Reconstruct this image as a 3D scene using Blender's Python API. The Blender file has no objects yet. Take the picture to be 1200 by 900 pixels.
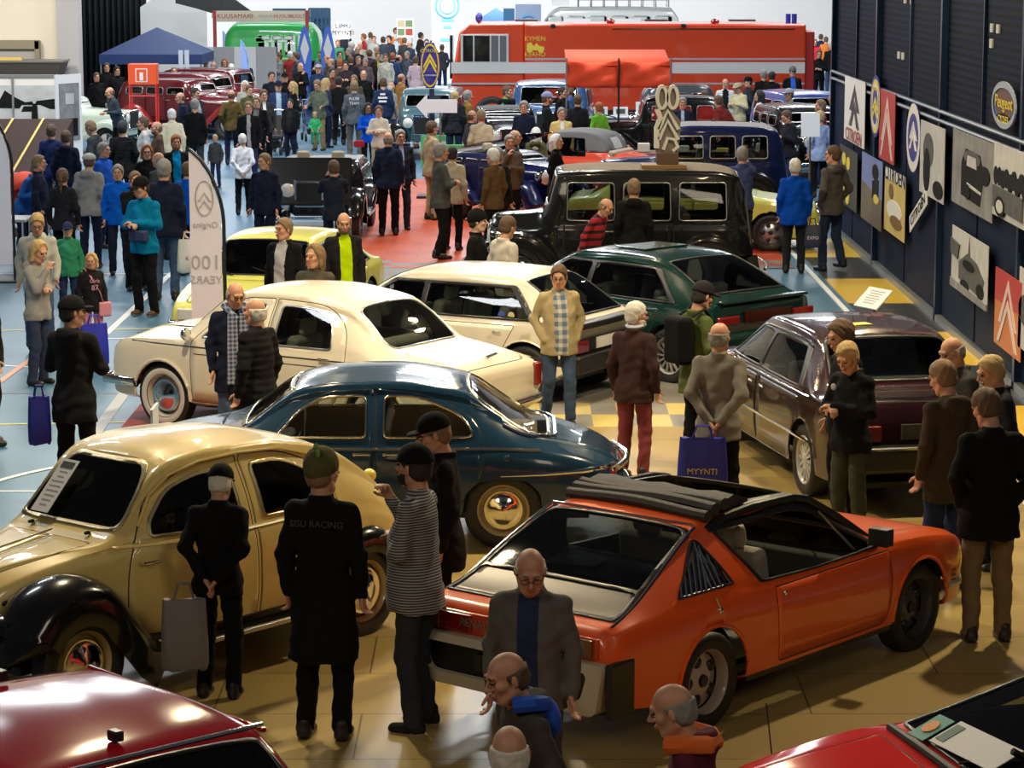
import bpy, bmesh, math, random
import numpy as np
from mathutils import Vector, Matrix
R=math.radians; PI=math.pi
random.seed(7)
C=bpy.context.scene.collection
SC=bpy.context.scene
# ---------------- camera ----------------
CF,CT,CH=3090.0,0.1626,4.78
cam=bpy.data.cameras.new('camera'); co=bpy.data.objects.new('camera',cam); C.objects.link(co)
co.location=(0,0,CH); co.rotation_euler=(PI/2-CT,0,0)
cam.sensor_width=36; cam.lens=36*CF/1200; cam.clip_end=400
SC.camera=co
# ---------------- light and exposure ----------------
SC.view_settings.view_transform='Standard'; SC.view_settings.look='None'
SC.view_settings.gamma=1; SC.view_settings.use_curve_mapping=False
SC.view_settings.exposure=0.0
W=bpy.data.worlds.new('world'); SC.world=W; W.use_nodes=True
W.node_tree.nodes['Background'].inputs[0].default_value=(.80,.84,1,1)
W.node_tree.nodes['Background'].inputs[1].default_value=0.045
def lamp(kind,loc,power,color,size=.5,aim=None,sy=None,angle=None):
    l=bpy.data.lights.new('hall_or_fill_light',kind); l.energy=power; l.color=color
    if kind=='AREA':
        l.size=size
        if sy: l.shape='RECTANGLE'; l.size_y=sy
    else:
        l.shadow_soft_size=size
        if angle: l.spot_size=R(angle); l.spot_blend=.6
    o=bpy.data.objects.new('hall_or_fill_light',l); C.objects.link(o); o.location=loc
    if aim is not None: o.rotation_euler=(Vector(aim)-Vector(loc)).to_track_quat('-Z','Y').to_euler()
    return o
lamp('AREA',(-7,4,9),260,(1,.86,.66),3,aim=(-1,18,0)); lamp('AREA',(7,4,9),200,(1,.86,.66),3,aim=(2,18,0))  # warm fill added behind the camera to brighten the foreground
lamp('AREA',(-15,58,8.5),900,(1,.93,.82),3,aim=(-15,68,2.5)); COOL=(.93,.97,1); WARM=(1,.80,.50)  # first lamp is added to brighten the cream wall
for yy in (46,58,70,82):
    for xx in (-9,0,9): lamp('AREA',(xx,yy,9.5),(880 if xx!=9 else 650),COOL,3.2,sy=1.0)
for xx in (-9,): lamp('AREA',(xx,34,9.5),400,COOL,3,sy=1.0); lamp('AREA',(xx,24,9.5),240,COOL,3,sy=1)
for loc,pw in (((4.6,22.5,7.5),2300),((-3.2,22.0,7.5),1900),((.4,27.5,7.5),1300),((-3,31.5,7.5),1100),((4.6,33,7.5),1100),((1.0,38,7.5),900)):
    lamp('SPOT',loc,pw,WARM,.16,aim=(loc[0],loc[1]-.6,0),angle=150)
for loc in ((0,92,6),(-9,92,6),(9,92,6),(-18,92,6)): lamp('AREA',loc,900,(1,1,1),5,aim=(loc[0],100,2.5),sy=2)  # added lamps that wash the back wall white

# ---------------- pixel to world (measuring) ----------------
def at(px,py,z=0.0):
    a=(px-600)/CF; b=(450-py)/CF
    dy=math.cos(CT)+b*math.sin(CT); dz=-math.sin(CT)+b*math.cos(CT)
    s=(z-CH)/dz
    return Vector((a*s,dy*s,z))
def at_depth(px,py,Y):
    a=(px-600)/CF; b=(450-py)/CF
    dy=math.cos(CT)+b*math.sin(CT); dz=-math.sin(CT)+b*math.cos(CT)
    s=Y/dy
    return Vector((a*s,Y,CH+dz*s))
# ---------------- materials ----------------
MAT={}
def mat(key,col=(.5,.5,.5),rough=.5,metal=0,coat=0,emit=0,spec=.5,noise=0,scale=8,bump=0,alpha=None):
    if key in MAT: return MAT[key]
    m=bpy.data.materials.new(key); m.use_nodes=True; nt=m.node_tree; b=nt.nodes['Principled BSDF']
    b.inputs['Base Color'].default_value=(*col[:3],1); b.inputs['Roughness'].default_value=rough
    b.inputs['Metallic'].default_value=metal; b.inputs['Coat Weight'].default_value=coat
    b.inputs['Coat Roughness'].default_value=.04
    b.inputs['Specular IOR Level'].default_value=spec
    if emit: b.inputs['Emission Color'].default_value=(*col[:3],1); b.inputs['Emission Strength'].default_value=emit
    if noise or bump:
        tc=nt.nodes.new('ShaderNodeTexCoord'); n=nt.nodes.new('ShaderNodeTexNoise')
        n.inputs['Scale'].default_value=scale; n.inputs['Detail'].default_value=4
        nt.links.new(tc.outputs['Object'],n.inputs['Vector'])
        if noise:
            r=nt.nodes.new('ShaderNodeMix'); r.data_type='RGBA'
            r.inputs[6].default_value=(*[c*(1-noise) for c in col[:3]],1); r.inputs[7].default_value=(*[min(1,c*(1+noise)) for c in col[:3]],1)
            nt.links.new(n.outputs['Fac'],r.inputs[0]); nt.links.new(r.outputs[2],b.inputs['Base Color'])
        if bump:
            bp=nt.nodes.new('ShaderNodeBump'); bp.inputs['Strength'].default_value=bump; bp.inputs['Distance'].default_value=.01
            nt.links.new(n.outputs['Fac'],bp.inputs['Height']); nt.links.new(bp.outputs[0],b.inputs['Normal'])
    MAT[key]=m; return m
def paint(key,col=(.5,.5,.5),rough=.32): return mat('paint_'+key,col,rough,coat=(.75 if max(col)>.12 else .5),noise=.05,scale=2,spec=(.5 if max(col)>.12 else .25))
def cloth(col,key=None,rough=.9):
    k='cloth_'+(key or '%02x%02x%02x'%tuple(int(max(0,min(1,c))*255) for c in col))
    return mat(k,col,rough,noise=.22,scale=14,bump=.25,spec=.15)
def glass(key='glass',tint=(.35,.4,.38),refl=1.0):
    if key in MAT: return MAT[key]
    m=bpy.data.materials.new(key); m.use_nodes=True; nt=m.node_tree; nt.nodes.clear()
    o=nt.nodes.new('ShaderNodeOutputMaterial'); mx=nt.nodes.new('ShaderNodeMixShader'); t=nt.nodes.new('ShaderNodeBsdfTransparent')
    g=nt.nodes.new('ShaderNodeBsdfGlossy'); f=nt.nodes.new('ShaderNodeFresnel'); f.inputs[0].default_value=1.5
    g.inputs['Roughness'].default_value=.03; t.inputs[0].default_value=(*tint,1)
    nt.links.new(f.outputs[0],mx.inputs[0]); nt.links.new(t.outputs[0],mx.inputs[1]); nt.links.new(g.outputs[0],mx.inputs[2]); nt.links.new(mx.outputs[0],o.inputs[0])
    MAT[key]=m; return m
CHROME=mat('chrome',(.75,.74,.72),.10,metal=1); STEEL=mat('brushed_steel',(.45,.45,.45),.35,metal=1)
RUBBER=mat('black_rubber',(.012,.012,.012),.55); BLACK=mat('black_plastic',(.012,.012,.013),.35); SEAM=mat('panel_gap',(.01,.01,.01),.8)
TRIM=mat('dark_interior',(.03,.028,.026),.7); LINEN=mat('beige_interior',(.35,.28,.18),.8,noise=.1); GREYF=mat('grey_interior',(.22,.23,.24),.85,noise=.1)
GL=glass('car_glass',(.42,.46,.44)); GLD=glass('dark_car_glass',(.16,.18,.17)); GLC=glass('clear_glass',(.75,.8,.78))
WHITE=mat('white_board',(.72,.72,.72),.6); PAPER=mat('printed_paper',(.75,.76,.76),.7); RED_L=mat('red_lens',(.20,.006,.006),.2,coat=1); AMB=mat('amber_lens',(.7,.25,.02),.2,coat=1)
# ---------------- object helpers ----------------
def link(o,parent=None):
    C.objects.link(o)
    if parent is not None: o.parent=parent
    return o
def tag(o,label=None,cat=None,group=None,kind=None):
    if label: o['label']=label
    if cat: o['category']=cat
    if group: o['group']=group
    if kind: o['kind']=kind
    return o
def empty(name,loc=(0,0,0),rz=0,label=None,cat=None,group=None,sc=1):
    o=bpy.data.objects.new(name,None); C.objects.link(o); o.location=loc; o.rotation_euler=(0,0,rz); o.scale=(sc,sc,sc); o.empty_display_size=.1
    return tag(o,label,cat,group)
def kids(o): return [c for c in bpy.data.objects if c.parent==o]
def mesh(name,v,f,mi=None,smooth=True):
    me=bpy.data.meshes.new(name); me.from_pydata([tuple(p) for p in v],[],f)
    if mi is not None: me.polygons.foreach_set('material_index',mi)
    if smooth: me.polygons.foreach_set('use_smooth',[True]*len(me.polygons))
    me.update(); return me
class MB:
    def __init__(s): s.v=[];s.f=[];s.m=[]
    def add(s,v,f,mi=0):
        b=len(s.v); s.v+= [tuple(p) for p in v]; s.f+=[tuple(i+b for i in q) for q in f]; s.m+=[mi]*len(f); return s
    def box(s,c,d,mi=0,rz=0,M=None,taper=1):
        x,y,z=[k/2 for k in d]; P=[Vector((sx*x*(taper if sz>0 else 1),sy*y*(taper if sz>0 else 1),sz*z)) for sz in(-1,1) for sx,sy in((-1,-1),(1,-1),(1,1),(-1,1))]
        if M is None: M=Matrix.Translation(c)@Matrix.Rotation(rz,4,'Z')
        return s.add([M@p for p in P],[(3,2,1,0),(4,5,6,7),(0,1,5,4),(1,2,6,5),(2,3,7,6),(3,0,4,7)],mi)
    def tube(s,pts,r,n=8,mi=0,closed=False,flat=1):
        pts=[Vector(p) for p in pts]; N=len(pts); V=[];F=[]
        for i,p in enumerate(pts):
            a=pts[(i-1)%N] if (closed or i>0) else p; b=pts[(i+1)%N] if (closed or i<N-1) else p
            t=(b-a).normalized(); u=Vector((0,0,1))
            if abs(t.dot(u))>.95: u=Vector((0,1,0))
            s1=t.cross(u).normalized(); s2=s1.cross(t)
            rr=r[i] if isinstance(r,(list,tuple)) else r
            for k in range(n):
                q=2*PI*k/n; V.append(p+s1*math.cos(q)*rr+s2*math.sin(q)*rr*flat)
        for i in range(N if closed else N-1):
            for k in range(n):
                j=(i+1)%N; F.append((i*n+k,i*n+(k+1)%n,j*n+(k+1)%n,j*n+k))
        if not closed: F.append(tuple(range(n))[::-1]); F.append(tuple((N-1)*n+k for k in range(n)))
        return s.add(V,F,mi)
    def lathe(s,prof,n=24,M=None,mi=0,mis=None):
        V=[];F=[];m=len(prof)
        for k in range(n):
            q=2*PI*k/n
            for a,r in prof: V.append(Vector((r*math.cos(q),a,r*math.sin(q))))
        if M is not None: V=[M@p for p in V]
        b0=len(s.v)
        for j in range(m-1):
            F=[(k*m+j,((k+1)%n)*m+j,((k+1)%n)*m+j+1,k*m+j+1) for k in range(n)]
            s.f+=[tuple(i+b0 for i in q) for q in F]; s.m+=[mis[j] if mis else mi]*n
        s.v+=[tuple(p) for p in V]; return s
    def ell(s,c,r,n=12,mi=0,M=None):
        V=[];F=[];h=n//2+1
        for i in range(h):
            a=PI*i/(h-1)
            for k in range(n):
                q=2*PI*k/n; p=Vector((r[0]*math.sin(a)*math.cos(q),r[1]*math.sin(a)*math.sin(q),-r[2]*math.cos(a)))
                if M is not None: p=M@p
                V.append(p+Vector(c))
        for i in range(h-1):
            for k in range(n): F.append((i*n+k,i*n+(k+1)%n,(i+1)*n+(k+1)%n,(i+1)*n+k))
        return s.add(V,F,mi)
    def prism(s,poly,axis,a,b,mi=0):
        # poly of 2D points extruded along axis 0/1/2 between a and b
        n=len(poly)
        def P(p,t): q=list(p); q.insert(axis,t); return q
        V=[P(p,a) for p in poly]+[P(p,b) for p in poly]
        F=[tuple(range(n))[::-1],tuple(range(n,2*n))]+[(i,(i+1)%n,n+(i+1)%n,n+i) for i in range(n)]
        return s.add(V,F,mi)
    def build(s,name,ms,parent=None,smooth=True,bev=0,loc=None,rz=None,seg=2,fix=False):
        me=mesh(name,s.v,s.f,s.m,smooth)
        if fix:
            bm=bmesh.new(); bm.from_mesh(me); bmesh.ops.recalc_face_normals(bm,faces=bm.faces); bm.to_mesh(me); bm.free()
        for m in (ms if isinstance(ms,(list,tuple)) else [ms]): me.materials.append(m)
        o=bpy.data.objects.new(name,me); link(o,parent)
        if bev:
            b=o.modifiers.new('bevel','BEVEL'); b.width=bev; b.segments=seg; b.limit_method='ANGLE'; b.angle_limit=R(40); b.harden_normals=True
        elif smooth:
            try: me.set_sharp_from_angle(angle=R(42))
            except Exception: pass
        if loc is not None: o.location=loc
        if rz is not None: o.rotation_euler=(0,0,rz)
        return o
def interp(tab,x):
    # monotone cubic through table
    xs=[p[0] for p in tab]; ys=[p[1] for p in tab]; n=len(xs)
    if x<=xs[0]: return ys[0]
    if x>=xs[-1]: return ys[-1]
    d=[(ys[i+1]-ys[i])/(xs[i+1]-xs[i]) for i in range(n-1)]
    m=[d[0]]+[0 if d[i-1]*d[i]<=0 else 2*d[i-1]*d[i]/(d[i-1]+d[i]) for i in range(1,n-1)]+[d[-1]]
    i=max(k for k in range(n-1) if xs[k]<=x); h=xs[i+1]-xs[i]; t=(x-xs[i])/h
    return (2*t**3-3*t*t+1)*ys[i]+(t**3-2*t*t+t)*h*m[i]+(3*t*t-2*t**3)*ys[i+1]+(t**3-t*t)*h*m[i+1]
def rpoly(pts,r=.05,n=4):
    out=[];N=len(pts)
    for i,p in enumerate(pts):
        rr=r[i] if isinstance(r,(list,tuple)) else r
        P=Vector(p[:2]).to_2d(); A=(Vector(pts[i-1])-P); B=(Vector(pts[(i+1)%N])-P)
        la,lb=A.length,B.length; rr=min(rr,la*.45,lb*.45)
        if rr<.002: out.append(tuple(P)); continue
        a=P+A.normalized()*rr; b=P+B.normalized()*rr
        for k in range(n+1):
            t=k/n; out.append(tuple(a*(1-t)**2+P*2*t*(1-t)+b*t*t))
    return out
def offset(poly,d):
    N=len(poly); out=[]
    ar=sum(poly[i][0]*poly[(i+1)%N][1]-poly[(i+1)%N][0]*poly[i][1] for i in range(N)); sg=1 if ar>0 else -1
    for i in range(N):
        P=Vector(poly[i]); a=(P-Vector(poly[i-1])).normalized(); b=(Vector(poly[(i+1)%N])-P).normalized()
        na=Vector((-a.y,a.x))*sg; nb=Vector((-b.y,b.x))*sg; n=(na+nb)
        if n.length<1e-6: n=na
        n.normalize(); out.append(tuple(P+n*d/max(.5,n.dot(na))))
    return out
def inside(poly,x,y):
    c=False;N=len(poly)
    for i in range(N):
        x1,y1=poly[i];x2,y2=poly[(i+1)%N]
        if (y1>y)!=(y2>y) and x<(x2-x1)*(y-y1)/(y2-y1)+x1: c=not c
    return c
FONT={}
def text(s,size,parent,M,m,name='lettering',ext=.002,align='CENTER',sx=1):
    cu=bpy.data.curves.new(name,'FONT'); cu.body=s; cu.size=size; cu.extrude=ext; cu.align_x=align; cu.align_y='CENTER'; cu.resolution_u=2
    o=bpy.data.objects.new(name,cu); me=bpy.data.meshes.new_from_object(o); me.name=name; bpy.data.objects.remove(o); bpy.data.curves.remove(cu)
    me.materials.clear(); me.materials.append(m)
    o=bpy.data.objects.new(name,me); link(o,parent); o.matrix_local=M@Matrix.Diagonal((sx,1,1,1)); return o
# ---------------- cars ----------------
WCACHE={}
def wheel(root,x,y,r,w,style,side,rimcol=None,name='wheel'):
    # lathe around Y; outer side is +Y before turning
    key=(round(r,3),round(w,3),style,rimcol)
    if key not in WCACHE:
        rr=r*.66 if style!='alloy' else r*.68; h=w/2
        tb=MB(); tb.lathe([(-h*.8,rr),(-h,rr+.02),(-h,r*.9),(-h*.75,r),(h*.75,r),(h,r*.92),(h*1.02,rr+.04),(h*.8,rr)],32)
        ms=[RUBBER]
        if style in('white','whitewall'):
            tb.lathe([(h*1.03,r*.86),(h*1.08,r*.82),(h*1.08,rr+.03),(h*.95,rr+.005)],32,mi=1); ms=[RUBBER,mat('whitewall',(.62,.60,.54),.6)]
        rb=MB(); rm=mat('rim_'+str(rimcol),rimcol or (.5,.5,.5),.3,metal=.0 if rimcol else 1,coat=.5)
        rb.lathe([(-h*.8,rr),(-h*.2,rr*.9),(h*.0,rr*.6),(h*.25,rr*.4),(h*.3,0.001)],32)
        rb.lathe([(h*.75,rr*1.02),(h*.86,rr),(h*.5,rr*.93),(0,rr*.9)],32)
        cb=MB()
        if style in('white','cap','whitewall'):
            cb.lathe([(h*.3,rr*.80),(h*.62,rr*.74),(h*.60,rr*.55),(h*.75,rr*.48),(h*.78,rr*.3),(h*.95,rr*.2),(h*1.0,.001)],32); cm=CHROME
        elif style=='steel':
            for k in range(5):
                a=2*PI*k/5; cb.ell((rr*.62*math.cos(a),h*.12,rr*.62*math.sin(a)),(.04,.02,.04),10)
            cb.lathe([(h*.3,rr*.2),(h*.5,rr*.18),(h*.5,.001)],16); cm=BLACK
        else:
            n=14 if style=='alloy' else 5
            for k in range(n):
                a=2*PI*k/n; c,s_=math.cos(a),math.sin(a)
                w2=.012 if n>10 else .035
                P=[Vector((c*q-s_*t*w2,h*yy,s_*q+c*t*w2)) for q,yy in((rr*.22,.75),(rr*.95,.62)) for t in(-1,1)]
                Q=[p-Vector((0,.02,0)) for p in P]
                cb.add(P+Q,[(0,1,3,2),(4,6,7,5),(0,2,6,4),(1,5,7,3)])
            cb.lathe([(h*.5,rr*.26),(h*.8,rr*.24),(h*.85,.001)],16); cm=rm
            rb=MB(); rb.lathe([(-h*.8,rr),(-h*.3,rr*.9),(-h*.4,.001)],24,mi=1); rb.lathe([(h*.80,rr*1.03),(h*.9,rr*.98),(h*.6,rr*.9),(0,rr*.88)],32)
        def mk(b,nm,m):
            me=mesh(nm,b.v,b.f,b.m); [me.materials.append(q) for q in m]; me.set_sharp_from_angle(angle=R(50)); return me
        WCACHE[key]=(mk(rb,'wheel',[rm,BLACK]),mk(tb,'tyre',ms),mk(cb,'hubcap',[cm]))
    a,b,c=WCACHE[key]
    o=bpy.data.objects.new(name,a); link(o,root); o.location=(x,y,r)
    if side<0: o.rotation_euler=(0,0,PI)
    link(bpy.data.objects.new('tyre',b),o); link(bpy.data.objects.new('hubcap',c),o)
    return o
def seat(root,x,y,z,m,w=.5,h=.62):
    b=MB(); b.box((x+.05,y,z),(.5,w,.16)); b.box((0,0,0),(.14,w*.95,h),M=Matrix.Translation((x-.25,y,z+.3))@Matrix.Rotation(R(-12),4,'Y')); b.box((0,0,0),(.1,w*.45,.18),M=Matrix.Translation((x-.34,y,z+.3+h*.62))@Matrix.Rotation(R(-12),4,'Y'))
    return b.build('seat',m,root,bev=.05,seg=3)
class Car:
    def __init__(s,label,cat,x,y,head,group=None,name='car',z=0):
        s.root=empty(name,(x,y,z),R(head),label,cat,group)
    def sect(s,x):
        d=s.d; w=interp(d['wid'],x); zs=interp(d['bot'],x); zb=interp(d['belt'],x); zt=max(interp(d['top'],x),zb+.004); wr=min(interp(d['roofw'],x),w*.985)
        o=d.get('out',.03); h=zt-zb; cf=d.get('cf',.80); hb=zb-zs
        if callable(o): o=o(x)
        ob=o*min(1,w/.5)
        P=[(w*.90,zs),(w+ob*.5,zs+.06*hb),(w+ob*.95,zs+hb*.28),(w+ob*1.05,zs+hb*.5),(w+ob,zs+hb*.7),(w+ob*.7,zs+hb*.86),(w+ob*.35,zs+hb*.95),(w-.006,zb)]
        cz=cf
        for t in (.12,.3,.5,.7,.88,1.0):
            bulge=math.sin(PI*t)*.018*min(1,h/.3)
            P.append((w+(wr-w)*t+bulge,zb+h*cz*t))
        a=(wr,zb+h*cz); q=(wr*.97,zt-.012*h); e=(wr*.6,zt-.03*h*d.get('crown',1))
        for t in (.25,.5,.75,1): P.append(tuple((1-t)**2*a[i]+2*t*(1-t)*((wr*.985,zb+h*.955)[i])+t*t*(wr*.84,zt-.055*h*d.get('crown',1))[i] for i in (0,1)))
        P+= [(wr*.6,zt-.025*h*d.get('crown',1)),(wr*.3,zt-.006*h),(0,zt)]
        return P
    def ysurf(s,x,z):
        P=s.sect(x); best=P[0][0]
        if z>P[13][1]: z=P[13][1]-.001
        if z<P[0][1]: z=P[0][1]+.001
        for a,b in zip(P,P[1:]):
            if a[1]<=z<=b[1] and b[1]>a[1]: return a[0]+(b[0]-a[0])*(z-a[1])/(b[1]-a[1])
        return best
    def loft(s,d,extra=()):
        s.d=d; L0,L1=d['len']; n=d.get('n',56)
        xs=set(round(L0+(L1-L0)*i/n,4) for i in range(n+1))
        for e in (.02,.06): xs.add(L0+e); xs.add(L1-e)
        xs|=set(extra); xs=sorted(xs)
        V=[];F=[]; m=len(s.sect(xs[0]))
        for x in xs:
            P=s.sect(x)
            for y,z in P: V.append((x,y,z))
            for y,z in P[:-1][::-1]: V.append((x,-y,z))
        k=2*m-1
        for i in range(len(xs)-1):
            for j in range(k-1): F.append((i*k+j,i*k+j+1,(i+1)*k+j+1,(i+1)*k+j))
        for b,rev in((0,0),((len(xs)-1)*k,1)):
            for j in range(m-1):
                q=(b+j,b+j+1,b+k-2-j,b+k-1-j)
                if q[1]==q[2]: q=(q[0],q[1],q[3])
                F.append(q[::-1] if rev else q)
        bm=bmesh.new(); vs=[bm.verts.new(v) for v in V]
        for f in F:
            try: bm.faces.new([vs[i] for i in f])
            except ValueError: pass
        bmesh.ops.recalc_face_normals(bm,faces=bm.faces)
        # outward check
        f=max(bm.faces,key=lambda f:f.calc_center_median().z)
        if f.normal.z<0: bmesh.ops.reverse_faces(bm,faces=bm.faces)
        s.bm=bm; s.lay=bm.faces.layers.int.new('p'); s.names={0:'body'}; s.dirs={}
    AX={'S':(0,2),'F':(1,2),'R':(1,2),'T':(0,1)}
    def cut(s,dr,poly,name,lo=-9,hi=9,side=0):
        bm=s.bm; bm.normal_update(); i,j=s.AX[dr]
        x0=min(p[0] for p in poly);x1=max(p[0] for p in poly);y0=min(p[1] for p in poly);y1=max(p[1] for p in poly)
        sel=[]
        for f in bm.faces:
            n=f.normal
            if dr=='S' and abs(n.y)<.15: continue
            if dr=='F' and n.x<.12: continue
            if dr=='R' and n.x>-.12: continue
            if dr=='T' and n.z<.10: continue
            c=f.calc_center_median(); t=c[1] if dr=='S' else c[0] if dr in'FR' else c[2]
            if dr=='S': t=c[2]
            if not(lo<=t<=hi): continue
            if side and c.y*side<0: continue
            a=[v.co[i] for v in f.verts]; b=[v.co[j] for v in f.verts]
            if max(a)<x0 or min(a)>x1 or max(b)<y0 or min(b)>y1: continue
            sel.append(f)
        N=len(poly); pl=poly
        for k in range(N):
            p=pl[k];q=pl[(k+1)%N]; e=(q[0]-p[0],q[1]-p[1])
            if abs(e[0])+abs(e[1])<1e-4: continue
            c3=[0,0,0]; c3[i]=p[0]; c3[j]=p[1]; n3=[0,0,0]; n3[i]=-e[1]; n3[j]=e[0]
            g=set(sel)
            for f in sel: g.update(f.edges); g.update(f.verts)
            r=bmesh.ops.bisect_plane(bm,geom=list(g),dist=1e-5,plane_co=c3,plane_no=n3)
            sel=[f for f in r['geom'] if isinstance(f,bmesh.types.BMFace)]
        idn=None
        if name is not None:
            idn=len(s.names); s.names[idn]=name; s.dirs[idn]=dr
        out=[]
        for f in sel:
            c=f.calc_center_median()
            if inside(pl,c[i],c[j]): out.append(f)
        if name is None: bmesh.ops.delete(bm,geom=out,context='FACES')
        else:
            for f in out: f[s.lay]=idn
        return idn
    def pane(s,dr,poly,name='side_window',rim=.016,rimname='window_trim',**k):
        s.cut(dr,poly,rimname,**k); s.cut(dr,offset(poly,rim),name,**k)
    def panel(s,dr,poly,name,gap=.008,**k):
        s.cut(dr,poly,'gap',**k); s.cut(dr,offset(poly,gap),name,**k)
    def finish(s,bodym,mats,inner=TRIM,th=.014):
        """split by tag (and side) into parts"""
        bm=s.bm; lay=s.lay
        groups={}
        for f in bm.faces:
            nm=s.names[f[lay]]; c=f.calc_center_median()
            if nm in('body','gap'): key=('body',0)
            elif nm.startswith(('side_','door','quarter','louvre','bonnet_side','fender_','stripe')): key=(nm+str(f[lay]),1 if c.y>0 else -1)
            elif nm=='window_trim': key=(nm+str(f[lay]),0 if s.dirs[f[lay]]!='S' else (1 if c.y>0 else -1))
            else: key=(nm,0)
            groups.setdefault(key,[]).append(f)
        parts={}
        for key,fs in groups.items():
            nm=s.names[fs[0][lay]] if key[0]!='body' else 'body'
            vid={};V=[];F=[];MI=[]
            for f in fs:
                q=[]
                for v in f.verts:
                    if v not in vid: vid[v]=len(V); V.append(v.co[:])
                    q.append(vid[v])
                F.append(q); MI.append(2 if s.names[f[lay]]=='gap' else 0)
            me=mesh(nm,V,F,MI)
            base=nm
            mt=mats.get(base,bodym)
            me.materials.append(mt); me.materials.append(inner); me.materials.append(SEAM)
            me.set_sharp_from_angle(angle=R(38))
            o=bpy.data.objects.new(base,me); link(o,s.root)
            if 'window' in base and 'trim' not in base or base=='windshield':
                pass
            elif th:
                md=o.modifiers.new('thick','SOLIDIFY'); md.thickness=th if base!='window_trim' else .02; md.offset=-1 if base!='window_trim' else -.2
                if base!='window_trim': md.material_offset=1; md.material_offset_rim=0
            parts.setdefault(base,[]).append(o)
        bm.free(); s.parts=parts
        return parts
    def arches(s,wx,r,ra):
        s.wx=wx
        for x in wx:
            n=20; s.cut('S',[(x+ra*math.cos(2*PI*k/n),r+ra*math.sin(2*PI*k/n)) for k in range(n)],None,hi=r+ra+.02)
    def lips(s,wx,r,ra,m,t=.018):
        for x in wx:
            for sd in(1,-1):
                b=MB(); pts=[]
                for k in range(19):
                    a=PI*k/18*1.16-.08*PI; X=x+ra*math.cos(a); Z=r+ra*math.sin(a)
                    if Z<interp(s.d['bot'],X): continue
                    pts.append((X,sd*(s.ysurf(X,Z)+.002),Z))
                b.tube(pts,t,6); b.build('wheel_arch',m,s.root)
    def under(s,z=.22,zt=None):
        d=s.d; L0,L1=d['len']; b=MB(); w=interp(d['wid'],0)*.9
        xs=[L0+.15,L0+.5,0,L1-.5,L1-.15]; 
        b.box(((L0+L1)/2,0,z),((L1-L0)*.86,w*1.9*.8,.05))
        o=b.build('floor_pan',BLACK,s.root)
        # wheel wells
        for x in s.wx:
            for sd in(1,-1):
                q=MB(); n=16; ra=s.ra
                V=[];F=[]
                for k in range(n+1):
                    a=PI*k/n
                    for y in(w*.98,w*.55): V.append((x+ra*1.02*math.cos(a),sd*y,s.wr+ra*1.02*math.sin(a)))
                for k in range(n): F.append((2*k,2*k+1,2*k+3,2*k+2))
                F.append(tuple(2*k+1 for k in range(n+1)))
                q.add(V,F); q.build('wheel_well',BLACK,s.root)
    def strip(s,x0,x1,zf,m,h=.014,name='chrome_strip',out=.006,n=14,sides=(1,-1)):
        for sd in sides:
            V=[];F=[]
            for k in range(n+1):
                x=x0+(x1-x0)*k/n; z=zf(x) if callable(zf) else zf
                for zz,oo in((z-h,0),(z-h*.5,out),(z+h*.5,out),(z+h,0)): V.append((x,sd*(s.ysurf(x,zz)+oo),zz))
            for k in range(n):
                for j in range(3): F.append((4*k+j,4*k+j+1,4*k+j+5,4*k+j+4))
            MB().add(V,F).build(name,m,s.root)
    def handle(s,x,z,m=CHROME,sides=(1,-1),l=.13):
        for sd in sides:
            y=sd*(s.ysurf(x,z)+.03); b=MB(); b.tube([(x-l/2,y,z),(x+l/2,y,z)],.009); b.tube([(x+l/2-.01,y,z),(x+l/2-.01,y-sd*.04,z)],.012); b.build('door_handle',m,s.root)
    def bumper(s,x,z,w,m=CHROME,curve=.12,h=.05,ret=.35,name='bumper',dirn=1):
        pts=[]
        for k in range(-10,11):
            t=k/10; y=w*math.sin(t*PI/2)
            xx=x-dirn*(curve*t*t) - dirn*(ret*max(0,abs(t)-.8)/.2 if ret else 0)
            pts.append((xx,y if abs(t)<.8 else w*(1 if t>0 else -1)*(.951+.049*min(1,(abs(t)-.8)*5)),z))
        b=MB(); b.tube(pts,h,10,flat=.0+1); o=b.build(name,m,s.root); return o
    def wheels(s,wx,r,w,style,ty,rim=None):
        for x in wx:
            for sd in(1,-1): wheel(s.root,x,sd*(ty-w/2),r,w,style,sd,rim)
    def lamp_(s,x,y,z,r,m,name='headlight',dirn=1,depth=.05,rim=True):
        b=MB(); M=Matrix.Translation((x,y,z))@Matrix.Rotation(-dirn*PI/2,4,'Z')
        b.lathe([(-.06,r*.9),(0,r),(.012,r*1.06),(.02,r*.95)],20,M,0); b.lathe([(.02,r*.95),(depth*.8,r*.6),(depth,.001)],20,M,1)
        return b.build(name,[CHROME,m],s.root)
    def steer(s,x,y,z,r=.19):
        b=MB(); M=Matrix.Translation((x,y,z))@Matrix.Rotation(R(60),4,'Y')
        b.tube([M@Vector((r*math.cos(a),r*math.sin(a),0)) for a in [2*PI*k/20 for k in range(20)]],.012,6,closed=True)
        for a in(0,PI/2,PI,): b.tube([M@Vector((0,0,0)),M@Vector((r*math.cos(a),r*math.sin(a),0))],.008,5)
        b.tube([M@Vector((0,0,0)),M@Vector((0,0,.3))],.02,6)
        b.build('steering_wheel',BLACK,s.root)
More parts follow.
